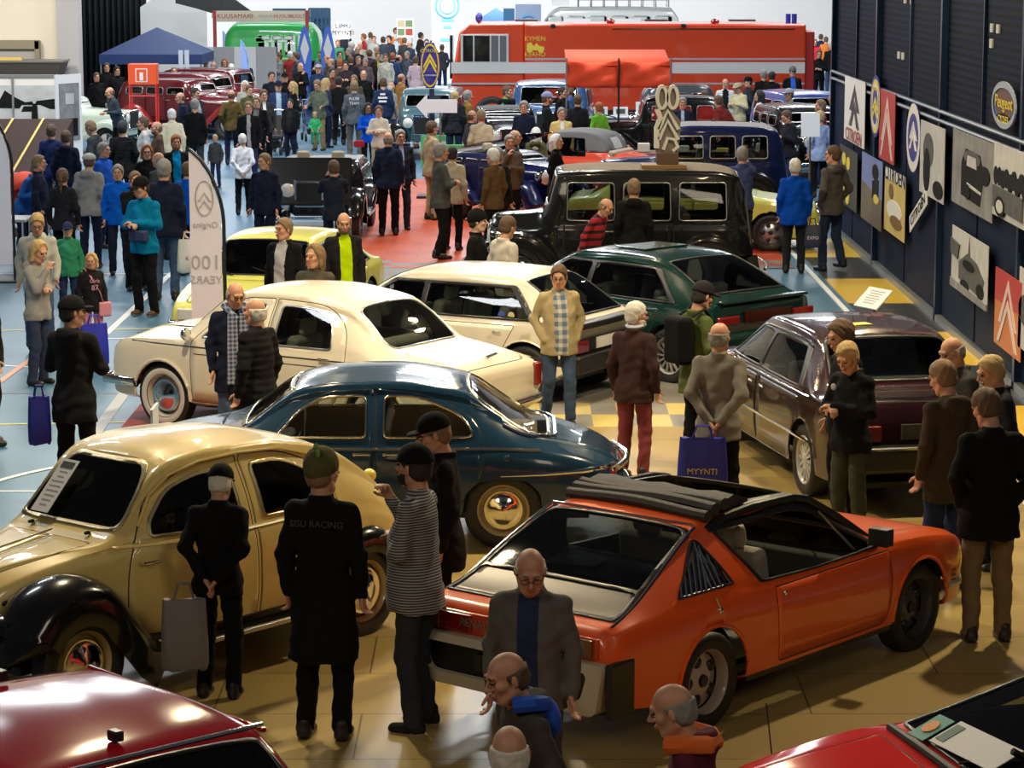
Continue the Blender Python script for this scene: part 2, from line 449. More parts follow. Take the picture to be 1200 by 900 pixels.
    def inside(s,seatm,xf=.25,xr=-.65,y=.36,z=.42,dash=None,st=1):
        for sd in(1,-1): seat(s.root,xf,sd*y,z,seatm)
        b=MB(); b.box((xr+.05,0,z),(.5,1.15,.16)); b.box((0,0,0),(.14,1.15,.6),M=Matrix.Translation((xr-.26,0,z+.3))@Matrix.Rotation(R(-14),4,'Y')); b.build('rear_seat',seatm,s.root,bev=.05,seg=3)
        dx=dash if dash is not None else xf+.62
        MB().box((dx,0,z+.3),(.3,1.25,.22)).build('dashboard',TRIM,s.root,bev=.05)
        s.steer(dx-.2,st*y,z+.42)
    def wiper(s,a,b_,m=BLACK):
        MB().tube([a,b_],.008,5).build('wiper',m,s.root)
def fender(path,yc,w,h,skirt,sd,n=9):
    """separate rounded wing swept over a wheel; path is (x,z,[width scale])"""
    b=MB(); V=[];F=[];N=len(path)
    for i,p in enumerate(path):
        a=path[max(0,i-1)];c=path[min(N-1,i+1)]; t=Vector((c[0]-a[0],c[1]-a[1])).normalized(); nn=Vector((-t.y,t.x))
        if nn.y<0 and abs(t.x)>.3: nn=-nn
        ws=p[2] if len(p)>2 else 1
        ring=[]
        for k in range(n):
            q=PI*k/(n-1); ring.append((-math.cos(q)*w*ws,math.sin(q)*h))
        ring=[(-w*ws,-.02)]+ring+[(w*ws,-skirt*.5),(w*ws*.98,-skirt)]
        for yy,hh in ring: V.append((p[0]+nn.x*(hh-h),sd*(yc+yy),p[1]+nn.y*(hh-h)))
    m=n+3
    for i in range(N-1):
        for k in range(m-1): F.append((i*m+k,i*m+k+1,(i+1)*m+k+1,(i+1)*m+k))
    F.append(tuple(range(m))); F.append(tuple((N-1)*m+k for k in range(m))[::-1])
    return b.add(V,F)
# ---------------- the hall ----------------
def st(o): return tag(o,kind='structure')
def quad_floor(name,x0,x1,y0,y1,z,m):
    return st(MB().box(((x0+x1)/2,(y0+y1)/2,z/2),(x1-x0,y1-y0,z)).build(name,m,smooth=False))
def floor_mat(key,cols,kind,scale,rough=.35,bw=.5,rh=.25,mortar=.01,mc=(.02,.02,.02),coat=0):
    m=bpy.data.materials.new(key); m.use_nodes=True; nt=m.node_tree; b=nt.nodes['Principled BSDF']; b.inputs['Roughness'].default_value=rough; b.inputs['Coat Weight'].default_value=coat; b.inputs['Coat Roughness'].default_value=.15
    tc=nt.nodes.new('ShaderNodeTexCoord'); n=nt.nodes.new('ShaderNodeTexNoise'); n.inputs['Scale'].default_value=.9; n.inputs['Detail'].default_value=5
    nt.links.new(tc.outputs['Object'],n.inputs['Vector'])
    if kind=='brick':
        br=nt.nodes.new('ShaderNodeTexBrick'); br.inputs['Scale'].default_value=scale; br.inputs['Color1'].default_value=(*cols[0],1); br.inputs['Color2'].default_value=(*cols[1],1); br.inputs['Mortar'].default_value=(*mc,1)
        br.inputs['Mortar Size'].default_value=mortar; br.inputs['Brick Width'].default_value=bw; br.inputs['Row Height'].default_value=rh; br.offset=0.5
        nt.links.new(tc.outputs['Object'],br.inputs['Vector']); src=br.outputs[0]
    else:
        rg=nt.nodes.new('ShaderNodeRGB'); rg.outputs[0].default_value=(*cols[0],1); src=rg.outputs[0]
    mx=nt.nodes.new('ShaderNodeMix'); mx.data_type='RGBA'; mx.blend_type='MULTIPLY'; mx.inputs[0].default_value=.55
    cr=nt.nodes.new('ShaderNodeMapRange'); cr.inputs[3].default_value=.7; cr.inputs[4].default_value=1.15; nt.links.new(n.outputs[0],cr.inputs[0])
    nt.links.new(src,mx.inputs[6]); nt.links.new(cr.outputs[0],mx.inputs[7]); nt.links.new(mx.outputs[2],b.inputs['Base Color']); MAT[key]=m; return m
BLUE=floor_mat('blue_sport_floor',[(.060,.150,.235)],'plain',1,.42)
st(MB().add([(-32,-6,0),(24,-6,0),(24,108,0),(-32,108,0)],[(0,1,2,3)]).build('floor',BLUE))
BOARD=floor_mat('beige_boards',[(.43,.315,.105),(.37,.265,.085)],'brick',1,.30,bw=1.9,rh=.95,mortar=.006,mc=(.10,.07,.03))
GREY=floor_mat('grey_mat',[(.20,.19,.17),(.17,.16,.145)],'brick',1,.5,bw=1.0,rh=.5,mortar=.004,mc=(.12,.11,.10))
REDM=floor_mat('red_mat',[(.55,.075,.018),(.47,.055,.015)],'brick',1,.4,bw=1.0,rh=.45,mortar=.006,mc=(.25,.04,.02)); REDC=mat('red_carpet',(.34,.035,.02),.7,noise=.1)
YT=mat('yellow_tile',(.60,.40,.02),.35,noise=.08,scale=2); KT=mat('black_tile',(.022,.020,.018),.35,noise=.2,scale=2)
quad_floor('floor_boards',-3.5,4.9,4,26.4,.012,BOARD)
quad_floor('floor_red_border',-3.97,-3.5,13,31,.010,REDC); quad_floor('floor_red_border',-3.5,-1.6,26.4,31,.010,REDC)
quad_floor('floor_grey_mat',-1.6,3.85,27.8,40.0,.010,GREY); quad_floor('floor_grey_mat',-2.9,-1.6,31,40.0,.010,GREY)
quad_floor('floor_orange_mat',-2.9,4.3,41.0,56,.010,REDM)
b=MB(); c=MB()
for i in range(20):
    for j,(y0,h) in enumerate(((26.4,.7),(27.1,.7))):
        q=(b if (i+j)%2 else c); q.box((-1.6+.27*i+.135,y0+h/2,.006),(.27,h,.012))
st(b.build('floor_checker_yellow',mat('pale_yellow_tile',(.55,.44,.15),.4),smooth=False)); st(c.build('floor_checker_grey',mat('grey_tile',(.22,.21,.19),.5),smooth=False))
b=MB(); c=MB()
for i in range(7):
    for j in range(3):
        q=(b if (i+j)%2 else c); q.box((-2.9+1.03*i+.515,40.0+.333*j+.167,.006),(1.03,.333,.012))
st(b.build('floor_stripe_red',REDM,smooth=False)); st(c.build('floor_stripe_grey',GREY,smooth=False))
y=44.2
for i in range(10):
    quad_floor('floor_tile',4.62,5.62 if i>4 else 5.62,y-2.76,y,.012,YT if i%2==0 else KT); y-=2.76
LW=mat('white_line',(.72,.74,.74),.5); LY=mat('yellow_line',(.62,.56,.10),.5); LO=mat('orange_line',(.55,.25,.13),.5); LR=mat('red_line',(.5,.06,.05),.5); LG=mat('grey_line',(.36,.38,.38),.5); LP=mat('violet_line',(.25,.12,.25),.5)
def fl(p,q,w,m,z=.004,name='floor_line'):
    a=at(*p);b_=at(*q); d=(b_-a).normalized(); n=Vector((-d.y,d.x,0))*w/2
    return st(MB().add([(*(a+n).xy,z),(*(b_+n).xy,z),(*(b_-n).xy,z),(*(a-n).xy,z)],[(3,2,1,0)]).build(name,m,smooth=False))
a=at(-30,321); fl((-30,321),(262,321),.07,LW); fl((124,392),(200,321),.09,LW,.005); fl((200,321),(262,262),.08,LW,.005)
fl((-30,388),(50,387),.06,LY); fl((134,386),(262,384),.06,LY); fl((124,397),(152,397),.06,LW); fl((-30,427),(150,436),.06,LW)
fl((-30,461),(140,461),.03,LP); fl((-30,498),(150,495),.06,LY); fl((-30,576),(75,576),.05,LW); fl((-20,690),(150,455),.13,LG,.005); fl((-20,462),(38,420),.08,LO,.005)
fl((208,303),(226,288),.06,LR); fl((100,250),(180,200),.06,LR,.005)
# centre circle
P1,P2,P3=[at(*p) for p in((1,563),(100,542),(45,668))]
ax_,ay,bx,by,cx_,cy=P1.x,P1.y,P2.x,P2.y,P3.x,P3.y; D=2*(ax_*(by-cy)+bx*(cy-ay)+cx_*(ay-by))
ux=((ax_**2+ay**2)*(by-cy)+(bx**2+by**2)*(cy-ay)+(cx_**2+cy**2)*(ay-by))/D; uy=((ax_**2+ay**2)*(cx_-bx)+(bx**2+by**2)*(ax_-cx_)+(cx_**2+cy**2)*(bx-ax_))/D; rr=math.hypot(ax_-ux,ay-uy)
V=[];F=[]
for k in range(65):
    t=2*PI*k/64; V+=[(ux+(rr-.035)*math.cos(t),uy+(rr-.035)*math.sin(t),.006),(ux+(rr+.035)*math.cos(t),uy+(rr+.035)*math.sin(t),.006)]
for k in range(64): F.append((2*k,2*k+1,2*k+3,2*k+2))
st(MB().add(V,F).build('floor_circle',LW,smooth=False))
st(MB().box((4.50,34,.008),(.07,26,.016)).build('floor_line',LW,smooth=False))
# far white wall and side walls
WW=mat('white_wall',(.85,.85,.84),.8,noise=.03,scale=.3); CW=mat('cream_wall',(.80,.72,.58),.8,noise=.04,scale=.6)
st(MB().box((-4,106,6),(60,.4,12)).build('wall_back',WW,smooth=False))
st(MB().box((-32,50,6),(.4,112,12)).build('wall_left',WW,smooth=False))
st(MB().box((24,50,6),(.4,112,12)).build('wall_side',mat('dark_hall_wall',(.05,.06,.08),.8),smooth=False))
st(MB().box((-4,-6,6),(56,.4,12)).build('wall_rear',mat('dark_rear_wall',(.06,.06,.06),.8),smooth=False))
st(MB().box((-21.4,68,6),(20,.5,12)).build('wall_cream',CW,smooth=False))
st(MB().box((-11.25,67.6,6),(.55,.6,12)).build('column',mat('grey_column',(.46,.43,.42),.6,noise=.08,scale=1),smooth=False))
# fire point pictogram on the cream wall, door frame
def atY(px,py,Y): return at_depth(px,py,Y)
p=atY(77.5,7,67.7); e=empty('fire_sign',p,0,'square red fire extinguisher pictogram high on the cream wall','sign')
MB().box((0,0,0),(.34,.02,.36)).build('sign_board',mat('sign_orange',(.75,.09,.02),.5),e); MB().box((.0,-.015,-.03),(.11,.01,.24)).build('pictogram',WHITE,e)
p0=atY(-25,75,67.6); p1=atY(46,48,67.6)
b=MB(); b.box(((p0.x+p1.x)/2,67.6,p1.z-.09),(p1.x-p0.x,.2,.22)); b.box((p1.x-.05,67.6,p1.z/2),(.12,.2,p1.z)); b.box((p0.x,67.6,p1.z/2),(.12,.2,p1.z))
st(b.build('door_1',mat('olive_grey_frame',(.28,.24,.16),.6),smooth=False)); st(MB().box(((p0.x+p1.x)/2,67.65,p1.z/2-.1),(p1.x-p0.x,.1,p1.z-.2)).build('door_2',mat('grey_door',(.42,.40,.35),.6),smooth=False))
# ---------- navy mesh partition on the right ----------
NAVY=mat('navy_panel',(.005,.012,.034),.55,noise=.3,scale=3); NV2=mat('navy_post',(.012,.025,.06),.3); RAILM=mat('steel_rail',(.16,.18,.20),.3,metal=.6)
X=5.60
wr_=empty('wall_right',(X,0,0)); st(wr_)
wallm=floor_mat('navy_slats',[(.005,.011,.032),(.004,.009,.027)],'brick',1,.35,bw=40,rh=.09,mortar=.022,mc=(.0006,.001,.003))
# slats: horizontal grooves mapped along z
nt=wallm.node_tree; nt.nodes['Principled BSDF'].inputs['Specular IOR Level'].default_value=.05; nt.nodes['Principled BSDF'].inputs['Roughness'].default_value=.6; NAVY.node_tree.nodes['Principled BSDF'].inputs['Specular IOR Level'].default_value=.06; NV2.node_tree.nodes['Principled BSDF'].inputs['Specular IOR Level'].default_value=.1; tc=[n for n in nt.nodes if n.type=='TEX_COORD'][0]; br=[n for n in nt.nodes if n.type=='TEX_BRICK'][0]
sp=nt.nodes.new('ShaderNodeSeparateXYZ'); cb=nt.nodes.new('ShaderNodeCombineXYZ'); nt.links.new(tc.outputs['Object'],sp.inputs[0]); nt.links.new(sp.outputs[1],cb.inputs[0]); nt.links.new(sp.outputs[2],cb.inputs[1]); nt.links.new(cb.outputs[0],br.inputs['Vector'])
MB().box((.03,33,4.85),(.05,26,4.6)).build('mesh_panel',wallm,wr_,smooth=False)
yy=20.0
while yy<45.6:
    MB().box((.02,yy+1.43,1.35),(.06,2.80,2.5)).build('lower_panel',NAVY,wr_,bev=.02); yy+=2.9
for yy in (22.9,28.7,34.2,40.3,45.9): MB().box((-.02,yy,3.6),(.12,.12,7.2)).build('post',NV2,wr_,smooth=False)
for yy in (25.8,31.4,37.2,43): MB().box((.0,yy,4.9),(.06,.05,4.4)).build('mullion',NV2,wr_,smooth=False)
for zz in (2.62,2.74): MB().tube([(-.06,20,zz),(-.06,45.9,zz)],.028,8).build('rail',RAILM,wr_)
MB().box((.0,33,.05),(.16,26,.10)).build('base_channel',mat('base_metal',(.20,.21,.20),.35,metal=.5),wr_,smooth=False)
for yy,zz in ((37.3,4.1),(37.9,4.1),(38.4,3.3),(38.0,3.3),(30.6,3.9),(31.0,3.9),(31.0,3.72),(27.0,3.7),(40.5,4.6),(37.4,4.6)): MB().box((-.005,yy,zz),(.02,.18,.10)).build('bright_spot',mat('spot_pale',(.5,.5,.48),.5),wr_,smooth=False)  # pale plates standing in for bright spots behind the mesh
def atX(px,py,Xp=5.56):
    a=(px-600)/CF; b=(450-py)/CF; dy=math.cos(CT)+b*math.sin(CT); dz=-math.sin(CT)+b*math.cos(CT); s=Xp/a
    return Vector((Xp,dy*s,CH+dz*s))
BW1=mat('photo_grey',(.22,.22,.22),.5,spec=.1,noise=.7,scale=3.5); BWD=mat('photo_black',(.012,.012,.012),.6,spec=.05,noise=.6,scale=9); BWL=mat('photo_white',(.46,.46,.45),.5,spec=.1,noise=.35,scale=4); BWM=mat('photo_mid',(.09,.09,.09),.5,spec=.1,noise=.5,scale=6)
class Poster:
    """a flat sheet on the wall; local u to the right (towards the camera), v up, both 0..1"""
    def __init__(s,px0,py0,px1,py1,name,label,cat,m,group=None,oval=False,X=5.505,tilt=0):
        # px0,py0 top left; px1,py1 bottom right
        a=atX(px0,py0,X); b=atX(px1,py1,X); s.y0,s.y1=a.y,b.y; s.z1=a.z; s.z0=b.z
        s.W=a.y-b.y; s.H=s.z1-s.z0; s.e=empty(name,(X,a.y,s.z0),R(-90),label,cat,group)
        if tilt: s.e.rotation_euler=(0,R(-tilt) if 0 else 0,R(-90)); s.e.rotation_euler=(R(0),R(-tilt),R(-90))
        s.n=0
        if oval: s.oval(.5,.5,.5,.5,m,'board')
        else: s.poly([(0,0),(1,0),(1,1),(0,1)],m,'board')
    def poly(s,pts,m,name,n_=None):
        s.n+=1; b=MB(); b.prism([(u*s.W,v*s.H) for u,v in pts],1,-.006-.0025*s.n,-.003*(s.n>1)); return b.build(name,m,s.e,smooth=False,fix=True)
    def oval(s,u,v,ru,rv,m,name): return s.poly([(u+ru*math.cos(t),v+rv*math.sin(t)) for t in [2*PI*k/28 for k in range(28)]],m,name)
    def ring(s,u,v,ru,rv,t,m,name):
        s.n+=1; V=[];F=[];N=32
        for k in range(N):
            a=2*PI*k/N
            for f,yy in((1,0),(1,-.0025*s.n-.006),(0,-.0025*s.n-.006)): V.append(((u+(ru-t*(1-f))*math.cos(a))*s.W,yy,(v+(rv-t*(1-f)*s.W/s.H*1.0)*math.sin(a))*s.H))
        for k in range(N):
            j=(k+1)%N; F+=[(3*k,3*j,3*j+1,3*k+1),(3*k+1,3*j+1,3*j+2,3*k+2)]
        return MB().add(V,F).build(name,m,s.e,smooth=False,fix=True)
    def chev(s,u,v,w,h,t,m,name='chevron',k=.55): return s.poly([(u-w,v-h/2),(u,v+h/2),(u+w,v-h/2),(u+w*k,v-h/2),(u,v+h/2-t),(u-w*k,v-h/2)],m,name)
    def txt(s,t,u,v,size,m,sx=1.6): s.n+=1; return text(t,size*.62,s.e,Matrix.Translation((u*s.W,-.0025*s.n-.008,v*s.H))@Matrix.Rotation(PI/2,4,'X'),m,'lettering',sx=sx)
WHT=mat('poster_white',(.68,.66,.62),.5); CR=mat('poster_red',(.42,.025,.02),.45); CRO=mat('poster_orange',(.55,.16,.03),.5); CB=mat('poster_blue',(.02,.03,.28),.4); CY=mat('poster_yellow',(.72,.58,.05),.4); PINKW=mat('poster_pale',(.62,.50,.45),.5); DRED=mat('letter_red',(.35,.04,.03),.5); SIL=mat('chevron_grey',(.10,.10,.10),.3,metal=.5)
P=Poster(991,88,1013,175,'sign_board','white board with grey double chevron and red CITROËN lettering, on the blue wall','sign',WHT,X=5.503)
P.chev(.5,.70,.26,.42,.18,SIL,k=.45); P.chev(.5,.46,.26,.42,.18,SIL,k=.45); P.txt('CITROËN',.5,.10,P.W*.19,DRED)
P=Poster(1021,86,1032,164,'oval_sign','narrow oval blue and yellow chevron sign beside the white board','sign',CB,oval=True,X=5.503)
P.ring(.5,.5,.42,.44,.07,CY,'rim'); P.ring(.5,.5,.30,.36,.05,WHT,'rim'); P.chev(.5,.55,.26,.20,.09,CY); P.chev(.5,.42,.26,.20,.09,CY); P.txt('CITROËN',.5,.78,P.W*.10,CY)
P=Poster(1032,104,1048,194,'red_poster','red poster with two long white chevrons, between the two oval signs','poster',CR,X=5.503)
P.chev(.5,.60,.36,.66,.14,PINKW,k=.78); P.chev(.5,.38,.40,.66,.14,PINKW,k=.78)
P=Poster(1064,117,1078,207,'oval_sign','tall navy oval sign with white rim and white chevrons','sign',CB,oval=True,X=5.503)
P.ring(.5,.5,.49,.485,.11,WHT,'rim'); P.chev(.5,.60,.28,.26,.10,WHT); P.chev(.5,.46,.28,.26,.10,WHT)
P=Poster(985,168,1004,250,'dark_poster','dark poster with yellow shapes, lowest left under the white chevron board','poster',mat('poster_dark',(.04,.035,.03),.5,noise=.4,scale=4))
for u,v in((.25,.78),(.5,.74),(.3,.20),(.5,.15)): P.oval(u,v,.10,.11,CY,'yellow_shape')
P=Poster(1011,177,1033,272,'photo_poster','colour photo poster with violet blue sky and a brown field','poster',mat('poster_sky',(.16,.20,.42),.5,noise=.3,scale=1.5))
P.poly([(0,0),(1,0),(1,.45),(0,.58)],mat('poster_field',(.12,.09,.06),.5,noise=.5,scale=4),'field'); P.oval(.68,.80,.15,.12,BWD,'dark_shape'); P.poly([(.55,.40),(.85,.40),(.85,.72),(.55,.66)],BWD,'figure_shape'); P.oval(.75,.42,.12,.07,CY,'yellow_shape')
P=Poster(1038,194,1060,285,'yellow_poster','mustard poster of an old car under a white CITROËN heading','poster',mat('poster_mustard',(.55,.42,.13),.5,noise=.3,scale=4))
P.poly([(0,.82),(1,.82),(1,1),(0,1)],WHT,'heading_band'); P.txt('CITROËN',.5,.91,P.W*.24,BWD); P.oval(.5,.38,.36,.16,WHT,'car_shape'); P.oval(.6,.22,.28,.10,mat('poster_brown',(.18,.10,.03),.5,noise=.4),'brown_shape'); P.oval(.35,.66,.10,.12,mat('poster_brown'),'brown_shape')
P=Poster(1080,140,1106,240,'photo_poster','black and white photo of a street crowd, next to the tall navy oval sign','poster',BWL)
P.oval(.35,.62,.22,.24,BWM,'figure_shape'); P.oval(.3,.35,.14,.30,BWD,'shadow_shape'); P.oval(.78,.15,.2,.12,BWD,'shadow_shape')
P=Poster(1118,150,1163,262,'photo_poster','black and white photo of a small veteran car driving towards us down a street','poster',BW1)
P.poly([(.24,.16),(.72,.12),(.80,.55),(.70,.78),(.34,.80),(.24,.6)],BWD,'car_body'); P.oval(.5,.70,.20,.10,BWM,'car_hood'); P.poly([(.38,.58),(.62,.58),(.6,.72),(.4,.72)],BWL,'windscreen'); P.poly([(.40,.32),(.74,.28),(.74,.31),(.40,.36)],BWL,'bumper'); P.oval(.42,.24,.07,.10,BWD,'wheel'); P.oval(.82,.55,.12,.12,BWD,'crowd_shape')
P=Poster(1166,166,1204,272,'photo_poster','black and white photo of soldiers round an early car, at the right edge','poster',BWL)
for i in range(9): P.oval(.08+.11*i,.55+.05*math.sin(i*3),.07,.13,BWD,'figure_shape')
P.poly([(.05,.12),(.9,.10),(.9,.40),(.05,.42)],BWM,'car_body'); P.oval(.28,.16,.15,.14,BWD,'wheel'); P.oval(.28,.16,.10,.09,BWL,'wheel_hub')
P=Poster(1117,263,1157,365,'photo_poster','black and white photo of a long 1930s car before the Eiffel Tower','poster',BWL)
P.poly([(.46,.62),(.5,.98),(.54,.62)],BWM,'tower'); P.poly([(.22,.20),(.85,.12),(.92,.42),(.72,.62),(.45,.68),(.22,.48)],BWM,'car_body'); P.oval(.82,.22,.10,.12,BWD,'wheel'); P.oval(.40,.14,.12,.10,BWD,'wheel'); P.oval(.5,.50,.16,.08,BWD,'windscreen'); P.poly([(0,0),(1,0),(1,.10),(0,.14)],BW1,'road'); P.poly([(0,.55),(.2,.5),(.25,.75),(0,.8)],BWM,'trees')
P=Poster(1168,312,1196,425,'chevron_poster','orange red poster with two tall pale chevrons, low by the right edge','poster',CRO)
P.poly([(0,.58),(1,.58),(1,1),(0,1)],CR,'red_band'); P.chev(.5,.62,.34,.60,.13,PINKW,k=.74); P.chev(.5,.36,.38,.60,.13,PINKW,k=.74)
P=Poster(1196,312,1225,430,'photo_poster','sliver of a black and white photo beyond the orange red chevron poster','poster',BWL)
P.oval(.3,.5,.3,.2,BWM,'shape')
P=Poster(1067,262,1087,296,'name_sign','small tilted white CITROËN name sign on the lower blue panels','sign',WHT,X=5.50)
P.e.rotation_euler=(0,R(-20),R(-90)); P.e.location.z+=.10; P.e.location.z-=.0
P.txt('CITROËN',.5,.5,P.W*.20,BWD)
P=Poster(1165,92,1191,156,'round_sign','blue and brown round sign with yellow Peugeot script above the rail','sign',mat('sign_blue',(.06,.13,.42),.4),oval=True,X=5.505)
P.oval(.5,.56,.40,.38,mat('sign_brown',(.10,.035,.02),.5,noise=.4),'disc'); P.oval(.5,.20,.34,.12,BWD,'lower_disc'); P.txt('Peugeot',.5,.55,P.W*.23,CY); P.txt('CYCLES',.5,.19,P.W*.13,CY); P.ring(.5,.5,.5,.5,.05,mat('sign_rim',(.3,.35,.45),.4),'rim')
# ---------------- cars, nearest first ----------------
def orange_coupe():
    c=Car('orange coupe with folded black fabric sunroof, slatted rear quarters and black roof frame','car',1.41,17.27,50)
    d=dict(len=(-2.20,1.96),
      top=[(-2.22,.70),(-2.17,.80),(-2.05,.835),(-1.93,.865),(-1.45,1.10),(-1.10,1.255),(-.98,1.28),(-.5,1.31),(.02,1.285),(.14,1.25),(.74,.91),(.86,.88),(1.5,.81),(1.86,.73),(1.96,.62)],
      belt=[(-2.22,.66),(-2.1,.79),(-1.5,.83),(-.9,.85),(0,.82),(1,.815),(1.65,.75),(1.88,.68),(1.96,.58)],
      wid=[(-2.22,.70),(-2.1,.75),(-1.5,.79),(0,.80),(1.2,.79),(1.75,.75),(1.90,.70),(1.96,.60)],
      roofw=[(-2.22,.66),(-1.9,.68),(-1.6,.655),(-1.08,.565),(-.7,.56),(.02,.56),(.72,.68),(1.1,.72),(2.0,.62)],
      bot=[(-2.22,.40),(-2.1,.30),(-1.6,.24),(1.7,.24),(1.88,.28),(1.96,.36)],out=.03,cf=.86,crown=.6)
    c.loft(d)
    OR=paint('orange',(.78,.105,.012))
    GREYM=mat('matte_grey_panel',(.10,.085,.07),.38)
    c.arches((-1.22,1.22),.31,.365)
    c.panel('S',rpoly([(-.52,.30),(.78,.30),(.84,.55),(.80,.80),(-.56,.80)],[.04,.1,.1,.01,.01]),'door')
    # side opening (no glass) with black frame above
    c.cut('S',rpoly([(-.70,.845),(-.05,.825),(.72,.835),(.16,1.19),(-.08,1.235),(-.98,1.225)],[.03,.0,.02,.06,.1,.03]),'window_trim')
    c.cut('S',rpoly([(-.68,.86),(-.05,.84),(.65,.85),(.10,1.15),(-.10,1.19),(-.92,1.19)],[.03,.0,.02,.05,.1,.03]),None)
    # slatted quarter
    c.pane('S',rpoly([(-1.54,.885),(-.96,.885),(-1.12,1.165),(-1.17,1.17)],[.02,.03,.02,.02]),'quarter_vent',rim=.014)
    # roof opening
    c.cut('T',rpoly([(-.90,-.53),(.16,-.53),(.16,.53),(-.90,.53)],.08),'roof_frame',lo=1.1)
    c.cut('T',rpoly([(-.88,-.465),(.08,-.465),(.08,.465),(-.88,.465)],.06),None,lo=1.1)
    # windshield and tailgate glass
    c.pane('T',rpoly([(.18,-.54),(.70,-.66),(.70,.66),(.18,.54)],.05),'windshield',rim=.02,lo=.86)
    c.cut('T',rpoly([(-2.05,-.67),(-1.13,-.565),(-1.13,.565),(-2.05,.67)],.04),'window_trim',lo=.8)
    c.cut('T',rpoly([(-2.03,-.64),(-1.75,-.61),(-1.75,.61),(-2.03,.64)],.02),'tail_panel',lo=.8)
    c.cut('T',rpoly([(-1.72,-.605),(-1.155,-.54),(-1.155,.54),(-1.72,.605)],[.01,.08,.08,.01]),'rear_window',lo=.8)
    c.panel('T',rpoly([(.80,-.66),(1.84,-.60),(1.84,.60),(.80,.66)],.06),'bonnet',lo=.7)
    p=c.finish(OR,{'window_trim':BLACK,'windshield':GL,'rear_window':GLD,'roof_frame':BLACK,'quarter_vent':BLACK,'tail_panel':GREYM})
    r=c.root
    c.lips((-1.22,1.22),.31,.365,OR,.014); c.wr=.31; c.ra=.365; c.wx=(-1.22,1.22); c.under(.22)
    c.wheels((-1.22,),.31,.175,'steel',.79,(.42,.38,.30)); c.wheels((1.22,),.31,.175,'steel',.79,(.06,.06,.06))
    # chrome slats on both quarter vents
    for sd in(1,-1):
        b=MB()
        for k in range(11):
            t=(k+.5)/11; pass
            # slats run from bottom edge up to the leading top, clipped to the triangle
            x0=-1.52+.54*t; a=Vector((x0,0,.895)); xt=x0+.30; zt=min(.895+(x0+.30+1.54)*.75,1.16); k1=(-.96-xt)/(.17); zt=min(zt,.885+.28*max(0,(-.96-xt))/.17) if xt>-1.14 else zt
            h_=.06+.24*(t/.62 if t<.62 else (1-t)/.38); top=Vector((x0+.55*h_*(1 if t<.62 else .75),0,.895+h_*.92)); top.x=min(top.x,-.985-.17*(top.z-.885)/.28)
            for q in(a,top): q.y=sd*(c.ysurf(q.x,min(q.z,1.16))+.008)
            b.tube([a,top],.007,5)
        b.build('vent_slats',CHROME,r)
    # chrome tailgate edge
    for sd in(1,-1):
        b=MB(); b.tube([(x,sd*interp([(-2.1,.685),(-1.6,.635),(-1.11,.57)],x),interp(c.d['top'],x)-.012) for x in (-2.1,-2.03,-1.9,-1.75,-1.6,-1.45,-1.3,-1.2,-1.11)],.011,6); b.build('chrome_edge',CHROME,r)
    b=MB(); b.tube([(-1.11,y,interp(c.d['top'],-1.11)+.002) for y in(-.56,-.3,0,.3,.56)],.009,6); b.build('chrome_edge',CHROME,r)
    # folded fabric roof: pleats across the car
    FAB=mat('black_canvas',(.035,.032,.03),.75,bump=.3,scale=30)
    b=MB()
    for k,(x,z,h) in enumerate(((-.95,1.30,.045),(-.87,1.325,.05),(-.79,1.33,.05))):
        b.tube([(x+.015*math.sin(3*y+k),y,z+.012*math.cos(5*y+k)) for y in [(-.57+1.14*i/14) for i in range(15)]],h,8,flat=.8)
    V=[];F=[]
    for i in range(9):
        y=-.55+1.1*i/8
        V+=[(-.77,y,1.35),(-.65,y*.99,1.375+.01*math.sin(i*2)),(-.48,y*.97,1.325),(-.48,y*.97,1.30),(-.75,y,1.29)]
    for i in range(8):
        for j in range(4): F.append((5*i+j,5*i+j+1,5*i+j+6,5*i+j+5))
    F+=[(0,1,2,3,4),(40,44,43,42,41)]
    b.add(V,F); b.build('folded_sunroof',FAB,r)
    for sd in(1,-1):
        b=MB(); pts=[(-.98,1.20),(-.88,1.245),(-.5,1.27),(-.03,1.26),(.14,1.225),(.42,1.07),(.72,.875)]
        b.tube([(x,sd*(interp(c.d['roofw'],x)+.005),z) for x,z in pts],.028,7); b.build('roof_rail',BLACK,r)
        b=MB(); b.tube([(.46,sd*.745,.85),(.20,sd*.63,1.14)],.009,6); b.build('vent_window_bar',STEEL,r)
        m=MB(); m.box((.56,sd*.89,.94),(.09,.15,.12)); m.tube([(.58,sd*.78,.87),(.56,sd*.84,.90)],.02,6); m.build('mirror',BLACK,r,bev=.02)
    # rear: tail band, lamps, pale bumper frame
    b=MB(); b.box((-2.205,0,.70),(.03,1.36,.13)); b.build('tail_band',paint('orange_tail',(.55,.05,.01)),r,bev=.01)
    for sd in(1,-1):
        b=MB(); b.box((-2.225,sd*.47,.70),(.03,.34,.11),0); b.box((-2.228,sd*.60,.70),(.03,.10,.11),1); b.build('tail_light',[RED_L,mat('brown_lens',(.14,.05,.015),.2,coat=1)],r,bev=.008)
    CREAM=mat('cream_bumper',(.50,.46,.34),.4)
    b=MB()
    o=rpoly([(-.76,.62),(.76,.62),(.70,.30),(-.70,.30)],.06); i=rpoly([(-.66,.57),(.66,.57),(.60,.38),(-.60,.38)],.06)
    n=len(o); V=[(-2.27,a,z) for a,z in o]+[(-2.29,a,z) for a,z in i]+[(-2.14,a,z) for a,z in o]+[(-2.24,a,z) for a,z in i]
    F=[]
    for k in range(n):
        j=(k+1)%n; F+=[(k,j,n+j,n+k),(k,2*n+k,2*n+j,j),(n+k,n+j,3*n+j,3*n+k)]
    b.add(V,F); b.build('rear_bumper',CREAM,r,fix=True)
